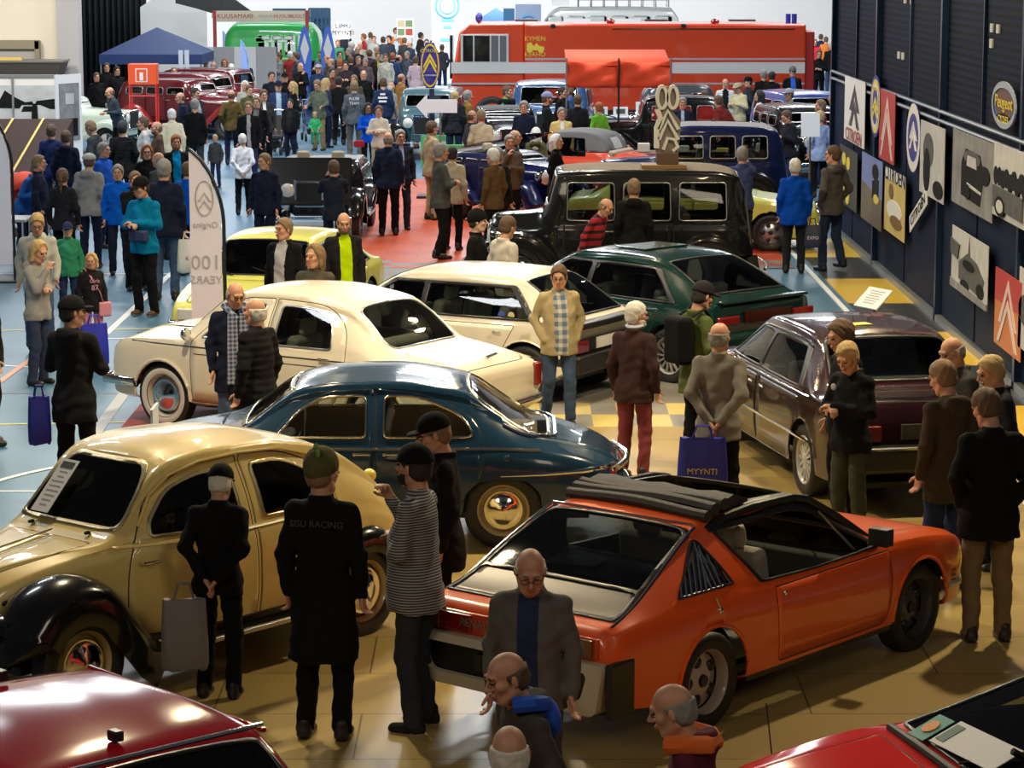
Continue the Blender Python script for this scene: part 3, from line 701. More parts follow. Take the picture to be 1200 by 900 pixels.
    MB().box((-2.21,0,.47),(.04,1.28,.22)).build('bumper_recess',BLACK,r)
    MB().box((-2.25,0,.47),(.01,.50,.11)).build('license_plate',mat('black_plate',(.02,.02,.02),.4),r)
    for sd in(1,-1):
        b=MB(); b.box((-2.12,sd*.775,.46),(.24,.05,.34)); b.build('bumper_end',BLACK,r,bev=.015)
    text('RENAULT',.075,r,Matrix.Translation((-2.243,.22,.705))@Matrix.Rotation(-PI/2,4,'Z')@Matrix.Rotation(PI/2,4,'X'),STEEL,'badge')
    # front
    b=MB(); b.box((1.96,0,.52),(.06,1.30,.20)); b.build('grille',BLACK,r,bev=.01)
    for sd in(1,-1):
        for y in(.32,.50): c.lamp_(1.96,sd*y,.56,.075,mat('lamp_glass',(.7,.7,.65),.1,coat=1))
    c.bumper(2.02,.40,.76,CREAM,.10,.045,.3)
    # fuel flap lever seen on the rear wing, door lock, sill
    for sd in(-1,1):
        b=MB(); y=sd*(c.ysurf(-1.12,.80)+.012); b.tube([(-1.22,y,.855),(-1.17,y,.78)],.007,5); b.ell((-1.165,y,.76),(.022,.015,.026),10); b.build('quarter_latch',CHROME,r)
        b=MB(); b.ell((-.47,sd*(c.ysurf(-.47,.745)+.01),.745),(.02,.015,.02),10); b.build('door_button',CHROME,r)
        MB().box((0,sd*.785,.27),(1.7,.03,.07)).build('sill_cover',BLACK,r)
        c_=MB(); 
        for k in range(3): c_.box((1.66,sd*(.785),.50-.035*k),(.10,.015,.012))
        c_.build('side_badge',CHROME,r)
    c.inside(mat('tweed_seat',(.30,.28,.22),.9,noise=.3,scale=40),-.05,-.72,.34,.36,dash=.58)
    MB().box((-1.42,.12,.985),(.24,.34,.004),rz=.3).build('paper_sheet',PAPER,r); MB().box((-1.42,0,.965),(.5,1.15,.02)).build('parcel_shelf',TRIM,r)
    c.wiper((.74,.3,.92),(.57,.05,1.02)); c.wiper((.74,-.25,.92),(.57,-.5,1.02))
orange_coupe()

def yellow_sedan():
    c=Car('pale yellow rounded 1940s saloon with black wings and running board, front left','car',-2.42,17.58,230)
    d=dict(len=(-2.02,1.90),n=64,
      top=[(-2.02,.60),(-1.96,.78),(-1.85,.93),(-1.7,1.06),(-1.5,1.20),(-1.2,1.37),(-.9,1.47),(-.5,1.545),(-.05,1.56),(.25,1.53),(.38,1.48),(.82,1.06),(.90,1.02),(1.3,.97),(1.65,.91),(1.82,.82),(1.90,.68)],
      belt=[(-2.02,.52),(-1.9,.66),(-1.6,.86),(-1.2,.955),(-.6,1.0),(0,1.01),(.7,1.0),(1.2,.93),(1.6,.84),(1.82,.72),(1.90,.60)],
      wid=[(-2.02,.34),(-1.95,.48),(-1.7,.60),(-1.3,.68),(-.8,.72),(0,.73),(.5,.65),(.8,.54),(1.2,.43),(1.6,.34),(1.84,.26),(1.90,.17)],
      roofw=[(-2.02,.30),(-1.9,.40),(-1.6,.47),(-1.2,.52),(-.8,.55),(-.2,.57),(.3,.52),(.55,.49),(.84,.49),(1.2,.31),(1.6,.18),(1.9,.08)],
      bot=[(-2.02,.40),(-1.8,.36),(1.7,.36),(1.9,.42)],out=.05,cf=.70,crown=1.5)
    c.loft(d)
    Y=paint('yellow',(.70,.545,.185)); K=paint('black',(.008,.008,.008),.2)
    c.wr=.34; c.ra=.40; c.wx=(-1.29,1.29)
    c.arches((-1.29,),.34,.40)
    GO=mat('worn_brass_trim',(.45,.38,.22),.35,metal=.8)
    c.panel('S',rpoly([(-.20,.38),(.80,.38),(.80,.9),(.52,1.30),(.2,1.44),(-.20,1.455)],[.05,.05,.2,.1,.2,.03]),'door')
    c.panel('S',rpoly([(-1.12,.80),(-.85,.38),(-.22,.38),(-.22,1.455),(-.6,1.43),(-1.0,1.28)],[.1,.1,.03,.03,.15,.2]),'door')
    c.pane('S',rpoly([(-.12,1.02),(.62,1.02),(.60,1.12),(.40,1.32),(.15,1.385),(-.12,1.39)],[.08,.08,.08,.1,.1,.06]),'side_window',rim=.02)
    c.pane('S',rpoly([(-.92,1.02),(-.30,1.02),(-.30,1.39),(-.62,1.375),(-.90,1.25)],[.1,.06,.06,.1,.1]),'side_window',rim=.02)
    c.cut('F',rpoly([(-.49,1.07),(.49,1.07),(.445,1.33),(.36,1.465),(-.36,1.465),(-.445,1.33)],[.06,.06,.12,.14,.14,.12]),'window_trim',lo=.25,hi=1.0)
    c.cut('F',rpoly([(-.465,1.09),(.465,1.09),(.42,1.32),(.34,1.442),(-.34,1.442),(-.42,1.32)],[.06,.06,.12,.14,.14,.12]),'windshield',lo=.25,hi=1.0)
    c.pane('R',rpoly([(-.30,1.18),(.30,1.18),(.26,1.34),(-.26,1.34)],.06),'rear_window',lo=-1.7,hi=-.9)
    c.panel('T',rpoly([(.92,-.40),(1.80,-.15),(1.80,-.006),(.92,-.006)],[.05,.03,.005,.005]),'bonnet',lo=.75)
    c.panel('T',rpoly([(.92,.006),(1.80,.006),(1.80,.15),(.92,.40)],[.005,.005,.03,.05]),'bonnet',lo=.75)
    c.panel('R',rpoly([(-.42,.62),(.42,.62),(.36,1.02),(-.36,1.02)],.08),'boot_lid',lo=-2.1,hi=-1.4)
    c.finish(Y,{'window_trim':GO,'side_window':GLD,'windshield':GLD,'rear_window':GLD},inner=LINEN)
    r=c.root
    def path(xc,a0,a1,rad,ends=()):
        return [(xc+rad*math.cos(a),.34+rad*math.sin(a),1) for a in [a0+(a1-a0)*k/12 for k in range(13)]]
    for sd in(1,-1):
        pf=[(1.86,.42,.85),(1.84,.62,.95)]+[(1.34+.50*math.cos(a),.44+.47*math.sin(a),1) for a in [R(30+k*12) for k in range(11)]]+[(.80,.55,.95),(.66,.40,.8),(.52,.31,.6)]
        fender(pf,.58,.24,.14,.16,sd).build('front_wing',K,r,fix=True)
        pr=[(-.86,.42,.7),(-.88,.60,.85)]+[(-1.29+.42*math.cos(a),.42+.40*math.sin(a),1) for a in [R(20+k*14) for k in range(11)]]+[(-1.80,.52,.9),(-1.92,.40,.7)]
        fender(pr,.60,.20,.10,.10,sd).build('rear_wing',K,r,fix=True)
        MB().box((-.1,sd*.76,.31),(1.35,.16,.05)).build('running_board',K,r,bev=.02)
        MB().box((-.1,sd*.845,.315),(1.35,.015,.03)).build('running_board_strip',STEEL,r,bev=.005)
        b=MB()
        for k in range(5): b.ell((1.08+.13*k,sd*(c.ysurf(1.08+.13*k,.80)+.004),.80-.015*k),(.045,.012,.022),10)
        b.build('bonnet_louvre',BLACK,r)
        c.lamp_(1.86,sd*.50,.66,.10,mat('lamp_glass',(.7,.7,.65),.1,coat=1))
    c.strip(-.9,.86,1.475 if 0 else lambda x: 0.985,Y,.012,'waist_moulding',.012)
    b=MB()
    for sd in(1,-1):
        b.tube([(x,sd*(c.ysurf(x,z)+.006),z) for x,z in((.66,1.10),(.52,1.28),(.36,1.39),(.12,1.45),(-.2,1.465),(-.6,1.44),(-1.0,1.33),(-1.2,1.18))],.010,6)
    b.build('rain_gutter',Y,r)
    c.handle(.66,.88); c.handle(-.66,.90)
    MB().tube([(.92,0,1.052),(1.4,0,1.0),(1.78,0,.90)],.007,6).build('bonnet_hinge',GO,r)
    for sd in(.28,-.28): MB().ell((.86,sd,1.055),(.03,.014,.014),10).build('wiper_spindle',BLACK,r)
    b=MB(); b.tube([(1.55,0,.97),(1.75,0,.94),(1.86,0,.88)],[.012,.035,.02],8); b.build('bonnet_ornament',CHROME,r)
    M=Matrix.Translation((.67,-.25,1.27))@Matrix.Rotation(R(46),4,'Y')
    MB().box((0,0,0),(.42,.17,.004),M=M).build('windshield_sheet',PAPER,r)
    MB().box((0,0,0),(.05,.12,.002),M=M@Matrix.Translation((-.165,0,.004))).build('sheet_header',mat('header_ink',(.05,.06,.05),.7),r)
    q=MB()
    for k,w in enumerate((.08,.06,.12,.11,.12,.1,.09,.07)): q.box((0,0,0),(.006,w,.001),M=M@Matrix.Translation((-.11+.038*k,0,.004)))
    q.build('sheet_text',mat('grey_ink',(.3,.3,.3),.7),r)
    b=MB(); b.tube([(-1.62,.30,1.05),(-1.70,.31,.98),(-1.86,.33,.80)],.014,6); b.ell((-1.62,.30,1.07),(.02,.05,.02),8); b.build('boot_hinge',mat('rusty_brown',(.16,.08,.03),.6),r)
    c.wheels((-1.29,),.335,.15,'cap',.74,(.45,.36,.16)); c.wheels((1.29,),.335,.15,'cap',.74,(.45,.36,.16))
    c.inside(LINEN,.05,-.62,.30,.50,dash=.55,st=1)
    c.under(.32)
yellow_sedan()

def blue_sedan():
    c=Car('glossy dark blue 1950s saloon with round tail and cream wheels','car',-1.37,21.62,180)
    d=dict(len=(-2.30,2.0),n=64,
      top=[(-2.30,.55),(-2.24,.66),(-2.1,.76),(-1.8,.86),(-1.62,.90),(-1.52,.93),(-1.2,1.15),(-1.02,1.28),(-.8,1.335),(-.4,1.385),(0,1.375),(.3,1.33),(.42,1.28),(.88,.95),(1.0,.91),(1.5,.83),(1.85,.70),(2.0,.52)],
      belt=[(-2.30,.50),(-2.2,.62),(-1.8,.77),(-1.4,.83),(-.8,.86),(-.3,.87),(.8,.86),(1.3,.79),(1.75,.68),(2.0,.46)],
      wid=[(-2.30,.40),(-2.22,.54),(-1.95,.68),(-1.5,.76),(-.6,.80),(.6,.80),(1.2,.77),(1.6,.70),(1.88,.58),(2.0,.40)],
      roofw=[(-2.30,.30),(-2.1,.42),(-1.8,.52),(-1.5,.60),(-1.1,.585),(-.6,.60),(.0,.60),(.38,.57),(.88,.64),(1.4,.55),(2.0,.3)],
      bot=[(-2.30,.40),(-2.1,.30),(1.6,.26),(2.0,.36)],out=.06,cf=.72,crown=1.4)
    c.loft(d)
    B=paint('dark_blue',(.010,.040,.085),.22)
    c.wr=.32; c.ra=.37; c.wx=(-1.3,1.27)
    c.arches((1.27,),.32,.37); c.cut('S',rpoly([(-1.62,.2),(-.96,.2),(-.99,.47),(-1.1,.57),(-1.3,.60),(-1.5,.57),(-1.6,.47)],.03),None,hi=.7)
    GOLD=mat('warm_chrome',(.80,.70,.48),.15,metal=1)
    c.panel('S',rpoly([(-.26,.32),(.75,.32),(.78,.80),(.62,.88),(.38,1.14),(.15,1.28),(-.26,1.30)],[.1,.1,.02,.02,.1,.2,.03]),'door')
    c.panel('S',rpoly([(-1.17,.74),(-1.05,.40),(-.27,.32),(-.27,1.30),(-.7,1.26),(-1.12,1.04)],[.2,.2,.05,.03,.2,.2]),'door')
    c.pane('S',rpoly([(-.20,.915),(.55,.915),(.36,1.12),(.16,1.235),(-.20,1.245)],[.05,.02,.05,.1,.07]),'side_window',rim=.014)
    c.pane('S',rpoly([(-1.09,.915),(-.33,.915),(-.33,1.245),(-.62,1.24),(-.97,1.09)],[.1,.05,.07,.15,.2]),'side_window',rim=.014)
    c.pane('F',rpoly([(-.60,.975),(.60,.975),(.50,1.27),(-.50,1.27)],[.05,.05,.1,.1]),'windshield',rim=.018,lo=.3,hi=1.1)
    c.pane('T',rpoly([(-1.68,-.46),(-1.48,-.575),(-1.10,-.53),(-1.00,-.36),(-1.00,.36),(-1.10,.53),(-1.48,.575),(-1.68,.46)],[.15,.1,.08,.08,.08,.08,.1,.15]),'rear_window',rim=.022,lo=.86)
    c.panel('T',rpoly([(1.02,-.55),(1.82,-.40),(1.82,.40),(1.02,.55)],.1),'bonnet',lo=.66)
    c.finish(B,{'window_trim':GOLD,'side_window':GLC,'windshield':GLC,'rear_window':GLC},inner=LINEN)
    r=c.root
    c.lips((1.27,),.32,.37,B,.012)
    c.strip(-1.6,.75,lambda x:.835 if x>-1.2 else .835+(x+1.2)*.06,GOLD,.012,'waist_strip',.012); 
    b=MB()
    for sd in(1,-1): b.tube([(x,sd*(c.ysurf(x,z)+.012),z) for x,z in((-1.28,.62),(-1.6,.63),(-1.95,.645),(-2.15,.65),(-2.24,.64))],[.006,.014,.02,.026,.02],7)
    b.tube([(-2.23-.1*math.cos(t*PI/2),.54*t,.635) for t in (-1,-.75,-.5,-.25,0,.25,.5,.75,1)],.026,7)
    b.build('tail_band',CHROME,r)
    # second chrome hoop around the rear window
    b=MB(); pl=offset(rpoly([(-1.68,-.46),(-1.48,-.575),(-1.3,-.57),(-1.3,.57),(-1.48,.575),(-1.68,.46)],[.15,.1,.03,.03,.1,.15]),-.045)
    def zs(x,y):
        P=c.sect(x)
        for a,e in zip(P,P[1:]):
            if e[0]<=abs(y)<=a[0] and a[1]>.8: return a[1]+(e[1]-a[1])*(a[0]-abs(y))/max(1e-6,a[0]-e[0])
        return P[-1][1]
    pts=[(x,y,zs(x,y)+.006) for x,y in pl if x<-1.28]
    pts.sort(key=lambda p:math.atan2(p[1],-(p[0]+1.3)))
    b.tube(pts,.016,6); b.build('window_hoop',CHROME,r)
    for sd in(1,-1):
        b=MB(); b.tube([(.30,sd*(c.ysurf(.30,.93)-.004),.93),(.30,sd*(c.ysurf(.30,1.14)-.002),1.15)],.008,6); b.build('quarter_light_bar',GOLD,r)
        b=MB(); M=Matrix.Translation((-2.18,sd*.57,.58)); b.ell((-2.18,sd*.57,.58),(.04,.05,.05),12); b.build('tail_light',RED_L,r)
        c.lamp_(1.9,sd*.52,.62,.10,mat('lamp_glass',(.7,.7,.65),.1,coat=1))
        b=MB(); b.ell((-1.33,sd*(c.ysurf(-1.33,.75)+.005),.76),(.03,.012,.03),12); b.build('fuel_cap',B,r)
    c.handle(-.16,.80,GOLD); c.handle(-.40,.80,GOLD)
    c.bumper(2.08,.40,.72,CHROME,.2,.045,.3); c.bumper(-2.36,.40,.70,CHROME,.2,.04,.3,dirn=-1,name='rear_bumper')
    for x in(-1.3,1.27):
        for sd in(1,-1):
            wheel(r,x,sd*.70,.32,.15,'cap',sd,(.60,.50,.25))
    c.inside(LINEN,.0,-.82,.33,.36,dash=.62)
    b=MB(); b.box((0,0,0),(.05,.36,.26),M=Matrix.Translation((-.36,.36,1.0))@Matrix.Rotation(R(-12),4,'Y')); b.build('headrest_cover',WHITE,r,bev=.03)
    MB().box((-1.4,0,.84),(.36,1.0,.02)).build('parcel_shelf',mat('tan_shelf',(.55,.40,.2),.8),r)
    c.under(.24)
    # card holder on the bonnet
    b=MB(); b.box((1.62,-.1,.93),(.02,.36,.20)); b.build('display_card',PAPER,r)
    MB().tube([(1.8,.0,.78),(1.93,0,.74),(2.0,0,.68)],[.015,.05,.03],8).build('bonnet_ornament',CHROME,r)
blue_sedan()

def white_sedan():
    c=Car('cream white 1950s saloon with whitewall tyres behind the blue saloon','car',-2.00,26.32,147)
    d=dict(len=(-2.24,2.10),n=60,
      top=[(-2.28,.66),(-2.22,.80),(-2.1,.88),(-1.7,.955),(-1.42,.99),(-1.05,1.28),(-.85,1.40),(-.6,1.45),(-.1,1.50),(.35,1.48),(.6,1.42),(1.05,1.07),(1.12,1.03),(1.6,1.0),(1.85,.94),(2.04,.80),(2.10,.62)],
      belt=[(-2.28,.60),(-2.2,.80),(-1.8,.875),(-1.3,.90),(0,.93),(1.0,.92),(1.6,.90),(1.9,.86),(2.06,.76),(2.10,.58)],
      wid=[(-2.28,.60),(-2.2,.70),(-1.9,.75),(-1.2,.78),(0,.79),(1.3,.77),(1.8,.74),(2.04,.68),(2.10,.60)],
      roofw=[(-2.28,.55),(-1.9,.60),(-1.42,.64),(-1.0,.585),(-.6,.57),(.3,.57),(.65,.56),(1.05,.62),(1.2,.42),(1.7,.34),(2.05,.28),(2.22,.25)],
      bot=[(-2.28,.40),(-2.0,.28),(1.9,.26),(2.22,.36)],out=.035,cf=.76,crown=1.2)
    c.loft(d)
    Wm=paint('cream',(.78,.72,.57))
    c.wr=.33; c.ra=.375; c.wx=(-1.33,1.33)
    c.arches((-1.33,1.33),.33,.375)
    c.panel('S',rpoly([(.02,.32),(.93,.32),(.95,.92),(.62,1.26),(.40,1.385),(.02,1.40)],[.05,.05,.02,.1,.1,.03]),'door')
    c.panel('S',rpoly([(-1.0,.72),(-.85,.4),(0,.32),(0,1.40),(-.62,1.38),(-.93,1.18)],[.2,.2,.05,.03,.2,.2]),'door')
    c.pane('S',rpoly([(.10,.96),(.84,.96),(.56,1.23),(.36,1.335),(.10,1.345)],[.03,.03,.08,.08,.05]),'side_window',rim=.016)
    c.pane('S',rpoly([(-.80,.96),(-.08,.96),(-.08,1.345),(-.50,1.335),(-.74,1.22)],[.05,.03,.05,.12,.1]),'side_window',rim=.016)
    c.pane('F',rpoly([(-.58,1.09),(.58,1.09),(.49,1.38),(-.49,1.38)],[.05,.05,.1,.1]),'windshield',rim=.02,lo=.5,hi=1.3)
    c.pane('T',rpoly([(-1.40,-.50),(-1.30,-.57),(-.94,-.50),(-.90,-.38),(-.90,.38),(-.94,.50),(-1.30,.57),(-1.40,.50)],[.05,.08,.08,.05,.05,.08,.08,.05]),'rear_window',rim=.02,lo=.98)
    c.panel('T',rpoly([(-2.18,-.56),(-1.5,-.60),(-1.5,.60),(-2.18,.56)],.1),'boot_lid',lo=.82)
    c.panel('T',rpoly([(1.16,-.42),(2.0,-.28),(2.0,.28),(1.16,.42)],.08),'bonnet',lo=.8)
    c.finish(Wm,{'window_trim':mat('dull_chrome',(.5,.5,.48),.3,metal=1),'side_window':GL,'windshield':GL,'rear_window':GL},inner=LINEN)
    r=c.root
    c.lips((-1.33,1.33),.33,.375,Wm,.018)
    # raised front wings either side of the bonnet
    c.strip(-2.0,2.04,.868,BLACK,.006,'side_moulding',.006); c.strip(-.9,.9,.80,BLACK,.004,'waist_line',.004)
    c.strip(-.93,.93,.31,mat('sill_red_brown',(.20,.06,.045),.4),.035,'sill',.01)
    c.handle(.12,.88); c.handle(-.74,.88)
    for sd in(1,-1):
        m=MB(); m.lathe([(-.02,.001),(-.03,.05),(0,.065),(.02,.06),(.02,.001)],14,Matrix.Translation((.95,sd*.86,1.0))@Matrix.Rotation(PI/2,4,'Z')); m.tube([(.93,sd*.76,.93),(.94,sd*.84,.98)],.012,6); m.build('mirror',CHROME,r)
        c.lamp_(2.06,sd*.55,.70,.10,mat('lamp_glass',(.7,.7,.65),.1,coat=1))
        b=MB(); b.box((-2.25,sd*.66,.68),(.08,.09,.24)); b.build('tail_light',RED_L,r,bev=.03)
    c.bumper(2.20,.44,.78,CHROME,.12,.05,.4); c.bumper(-2.30,.44,.78,CHROME,.12,.05,.4,dirn=-1,name='rear_bumper')
    b=MB(); b.tube([(-2.12,-.12,.93),(-2.16,.12,.925)],.018,8); b.build('boot_handle',CHROME,r)
    c.wheels((-1.33,1.33),.33,.16,'whitewall',.78,(.55,.52,.45))
    c.inside(mat('white_seat',(.6,.58,.52),.8),.15,-.65,.34,.42,dash=.72)
    MB().box((-1.1,0,.93),(.32,1.1,.02)).build('parcel_shelf',TRIM,r)
    c.under(.24)
white_sedan()
def modern(c,wb,L0,L1,xs,zc,zd,zr,hb,w,pm,gl,r=.31,style='steel',rim=None,xb=0.,tail=None,wr=None,seatm=None,frame=BLACK,doors=2,cf=.84,nose=.2,interior=True):
    cowl,wt,rt,rb=xs; wr=wr or w*.74
    d=dict(len=(L0,L1),n=44,top=[(L0,.55),(L0+.04,zd-.12),(L0+.12,zd-.02),(rb-.04,zd),(rb,zd+.02),(rt,zr-.05),(rt+.2,zr-.015),((wt+rt)/2,zr),(wt-.15,zr-.02),(wt,zr-.05),(cowl,zc+.02),(cowl+.08,zc),(L1-.45,zc-nose*.5),(L1-.08,zc-nose),(L1,.5)],
      belt=[(L0,.52),(L0+.12,zd-.05),(rb,hb),(0,hb),(cowl,hb-.01),(L1-.4,zc-nose*.55-.03),(L1-.08,zc-nose-.05),(L1,.46)],
      wid=[(L0,w*.86),(L0+.1,w*.93),(L0+.6,w*.985),(0,w),(L1-.6,w*.98),(L1-.1,w*.90),(L1,w*.82)],
      roofw=[(L0,w*.8),(rb,w*.82),(rt,wr*.97),(0,wr),(wt,wr*.98),(cowl,w*.84),(L1,w*.75)],
      bot=[(L0,.38),(L0+.3,.22),(L1-.3,.20),(L1,.3)],out=.03,cf=cf,crown=.8)
    c.loft(d); c.wr=r; c.ra=r+.055; c.wx=(-wb/2,wb/2)
    c.arches(c.wx,r,r+.055)
    zt=zr-.13
    def fx(z): # front edge of side glass
        return cowl-.05+(wt-cowl)*(z-hb)/(zr-.05-hb)
    def rx(z): return rb+.02+(rt-rb)*(z-hb)/(zr-.05-hb)
    if doors:
        c.panel('S',rpoly([(xb,.26),(cowl-.18,.26),(cowl-.1,hb-.04),(xb,hb-.03)],.04),'door')
        if doors>1: c.panel('S',rpoly([(-wb/2+.30,.5),(-wb/2+.42,.26),(xb-.01,.26),(xb-.01,hb-.03),(-wb/2+.12,hb-.03)],.04),'door')
    a=fx(hb+.03); b_=fx(zt); e=rx(zt)+.12; f_=rx(hb+.03)+.28
    c.cut('S',rpoly([(f_,hb+.02),(a,hb+.02),(b_,zt),(e,zt)],[.05,.02,.03,.05]),'window_trim')
    g=.035
    c.cut('S',rpoly([(xb+g,hb+.04),(a-.06,hb+.04),(b_-.03,zt-.03),(xb+g,zt-.03)],.02),'side_window')
    if doors>1:
        c.cut('S',rpoly([(f_+.10,hb+.04),(xb-g,hb+.04),(xb-g,zt-.03),(e+.06,zt-.03)],.02),'side_window')
    else: c.cut('S',rpoly([(f_+.08,hb+.04),(xb-g,hb+.04),(xb-g,zt-.03),(e+.05,zt-.03)],.02),'side_window')
    c.pane('T',rpoly([(wt+.03,-wr*.90),(cowl-.03,-w*.83),(cowl-.03,w*.83),(wt+.03,wr*.90)],.05),'windshield',rim=.02,lo=zc)
    c.pane('T',rpoly([(rb+.03,-w*.78),(rt-.03,-wr*.88),(rt-.03,wr*.88),(rb+.03,w*.78)],.06),'rear_window',rim=.022,lo=zd-.03)
    c.panel('T',rpoly([(cowl+.1,-w*.80),(L1-.12,-w*.72),(L1-.12,w*.72),(cowl+.1,w*.80)],.05),'bonnet',lo=zc-nose-.05)
    if rb-L0>.3: c.panel('T',rpoly([(L0+.1,-w*.78),(rb-.05,-w*.8),(rb-.05,w*.8),(L0+.1,w*.78)],.05),'boot_lid',lo=zd-.1)
    c.finish(pm,{'window_trim':frame,'side_window':gl,'windshield':gl,'rear_window':gl})
    c.wheels(c.wx,r,.18,style,w+.005,rim)
    if interior: c.inside(seatm or GREYF,.2,-.62,.34,.40,dash=cowl-.25)
    c.under(.2)
def lamps(c,L0,L1,w,z0=.6,z1=.55):
    for sd in(1,-1):
        b=MB(); b.box((L0+.0,sd*w*.72,z0),(.06,w*.36,.14)); b.build('tail_light',RED_L,c.root,bev=.015)
        b=MB(); b.box((L1-.02,sd*w*.62,z1),(.08,w*.36,.14)); b.build('headlight',mat('lamp_glass',(.7,.7,.65),.1,coat=1),c.root,bev=.02)
def white_hatch():
    c=Car('white hatchback with black side stripe, slotted white wheel and white seat covers','car',-.62,29.22,150)
    P=paint('white',(.70,.66,.55))
    modern(c,2.65,-1.86,2.10,(1.05,.35,-1.15,-1.80),.90,.88,1.36,.86,.79,P,GL,r=.31,style='alloy',rim=(.62,.57,.44),xb=-.02,seatm=mat('white_seat',(.6,.58,.52),.8))
    r=c.root; c.strip(-1.78,2.0,.46,BLACK,.05,'side_stripe',.012); c.lips(c.wx,.31,.365,P,.01)
    b=MB(); b.box((-1.89,0,.85),(.20,1.42,.07)); b.build('tail_spoiler',BLACK,r,bev=.02)
    b=MB(); b.box((-1.92,0,.44),(.14,1.54,.20)); b.build('rear_bumper',BLACK,r,bev=.03)
    MB().box((-1.88,0,.62),(.04,1.36,.14)).build('tail_panel',BLACK,r,bev=.01)
    for sd in(1,-1): MB().box((-1.905,sd*.56,.62),(.03,.26,.13)).build('tail_light',RED_L,r,bev=.01)
    MB().box((-1.91,0,.63),(.012,.50,.12)).build('license_plate',PAPER,r)
    MB().box((2.12,0,.42),(.12,1.56,.2)).build('front_bumper',BLACK,r,bev=.03)
    c.handle(-.22,.72,STEEL,l=.16); c.handle(-1.0,.75,STEEL,l=.1)
    M=Matrix.Translation((-1.42,.38,1.145))@Matrix.Rotation(R(-35),4,'Y')
    b=MB(); b.lathe([(-.002,.001),(-.002,.075),(.002,.075),(.002,.001)],20,M@Matrix.Rotation(PI/2,4,'X')); b.build('round_sticker',mat('pale_yellow_sticker',(.6,.58,.3),.5),r)
    MB().box((0,0,0),(.10,.17,.004),M=Matrix.Translation((-1.68,.36,.975))@Matrix.Rotation(R(-35),4,'Y')).build('window_sticker',PAPER,r)
    for x,m in((-1.02,mat('blue_sticker',(.05,.1,.45),.5)),(-1.14,mat('pale_yellow_sticker'))):
        b=MB(); y=c.ysurf(x,.93)+.003; b.lathe([(-.002,.001),(-.002,.04),(.002,.04),(.002,.001)],14,Matrix.Translation((x,y,.93))); b.build('round_sticker',m,r)
white_hatch()
def green_hatch():
    c=Car('dark green hatchback with raked tailgate glass, right of the white hatchback','car',1.42,30.75,133)
    P=paint('dark_green',(.003,.024,.020),.2)
    modern(c,2.74,-2.10,2.2,(1.12,.35,-1.05,-1.82),.92,.98,1.40,.88,.84,P,GL,r=.31,style='alloy',rim=(.3,.3,.3),xb=-.05)
    r=c.root; b=MB(); b.box((-2.12,0,.50),(.22,1.66,.26)); b.build('rear_bumper',P,r,bev=.06,seg=3)
    for sd in(1,-1): MB().box((-2.085,sd*.62,.76),(.05,.34,.10)).build('tail_light',RED_L,r,bev=.02)
    MB().box((-2.10,0,.78),(.05,.75,.13)).build('tail_band',mat('dark_red_band',(.025,.003,.003),.2),r,bev=.01)
    MB().box((-2.03,0,.955),(.12,1.42,.03)).build('tail_spoiler',P,r,bev=.012)
    c.strip(-1.6,1.7,.52,CHROME,.008,'chrome_strip',.012)
    b=MB(); b.box((-.3,0,1.402),(.5,.7,.02)); b.build('roof_hatch',P,r,bev=.01)
    c.handle(-.2,.78,P); c.handle(-.9,.80,P); c.wiper((-1.92,0,1.0),(-1.86,.38,1.02))
    b=MB(); b.box((2.18,0,.42),(.14,1.6,.2)); b.build('front_bumper',P,r,bev=.04)
    MB().box((-1.2,.62,.92),(.3,.16,.02)).build('paper_sheet',PAPER,r)
green_hatch()
def maroon_saloon():
    c=Car('large dark maroon saloon with chrome side strips and printed sheets under the rear glass','car',3.14,24.55,101)
    P=paint('maroon',(.020,.005,.007),.2)
    modern(c,2.80,-2.38,2.35,(1.15,.48,-1.0,-1.62),.95,1.0,1.42,.92,.84,P,GL,r=.32,style='alloy',rim=(.5,.5,.48),xb=0,frame=mat('bright_frame',(.5,.5,.5),.2,metal=1) if 0 else BLACK)
    r=c.root; lamps(c,-2.38,2.35,.84,.72,.62)
    c.strip(-1.7,1.9,.52,CHROME,.012,'chrome_strip',.014); c.strip(-1.5,1.1,.905,CHROME,.010,'waist_strip',.010)
    for sd in(1,-1):
        b=MB(); b.tube([(x,sd*(interp(c.d['roofw'],x)+.03),interp(c.d['top'],x)-.10) for x in(-1.0,-.8,-.4,0,.3,.48)],.010,6); b.build('roof_drip',CHROME,r)
    b=MB(); b.box((-2.40,0,.50),(.22,1.62,.24)); b.build('rear_bumper',BLACK,r,bev=.05,seg=3)
    MB().box((-2.50,0,.60),(.03,1.5,.014)).build('bumper_chrome',CHROME,r)
    MB().box((-2.39,0,.73),(.03,.55,.13)).build('license_plate',mat('dark_plate',(.06,.06,.06),.4),r)
    MB().tube([(-2.2,-.68,1.0),(-2.25,0,1.005),(-2.2,.68,1.0)],.012,6).build('boot_chrome',CHROME,r)
    c.handle(-.25,.80); c.handle(.9-.8,.80)
    PALE=mat('pale_green_paper',(.45,.55,.42),.7)
    for i,(x,y,a) in enumerate(((-1.25,.30,.2),(-1.42,.05,-.3),(-1.30,-.2,.5))):
        MB().box((0,0,0),(.22,.32,.004)).build('paper_sheet',PALE if i!=1 else PAPER,r,loc=(x,y,.965+.006*i),rz=a)
    MB().box((-1.35,0,.95),(.6,1.3,.02)).build('parcel_shelf',TRIM,r)
    MB().box((0,0,0),(.14,.20,.004)).build('roof_sticker',mat('yellow_card',(.62,.58,.05),.5),r,loc=(-.62,.08,1.415),rz=.15)
    b=MB(); b.box((2.33,0,.42),(.14,1.6,.2)); b.build('front_bumper',BLACK,r,bev=.04)
maroon_saloon()
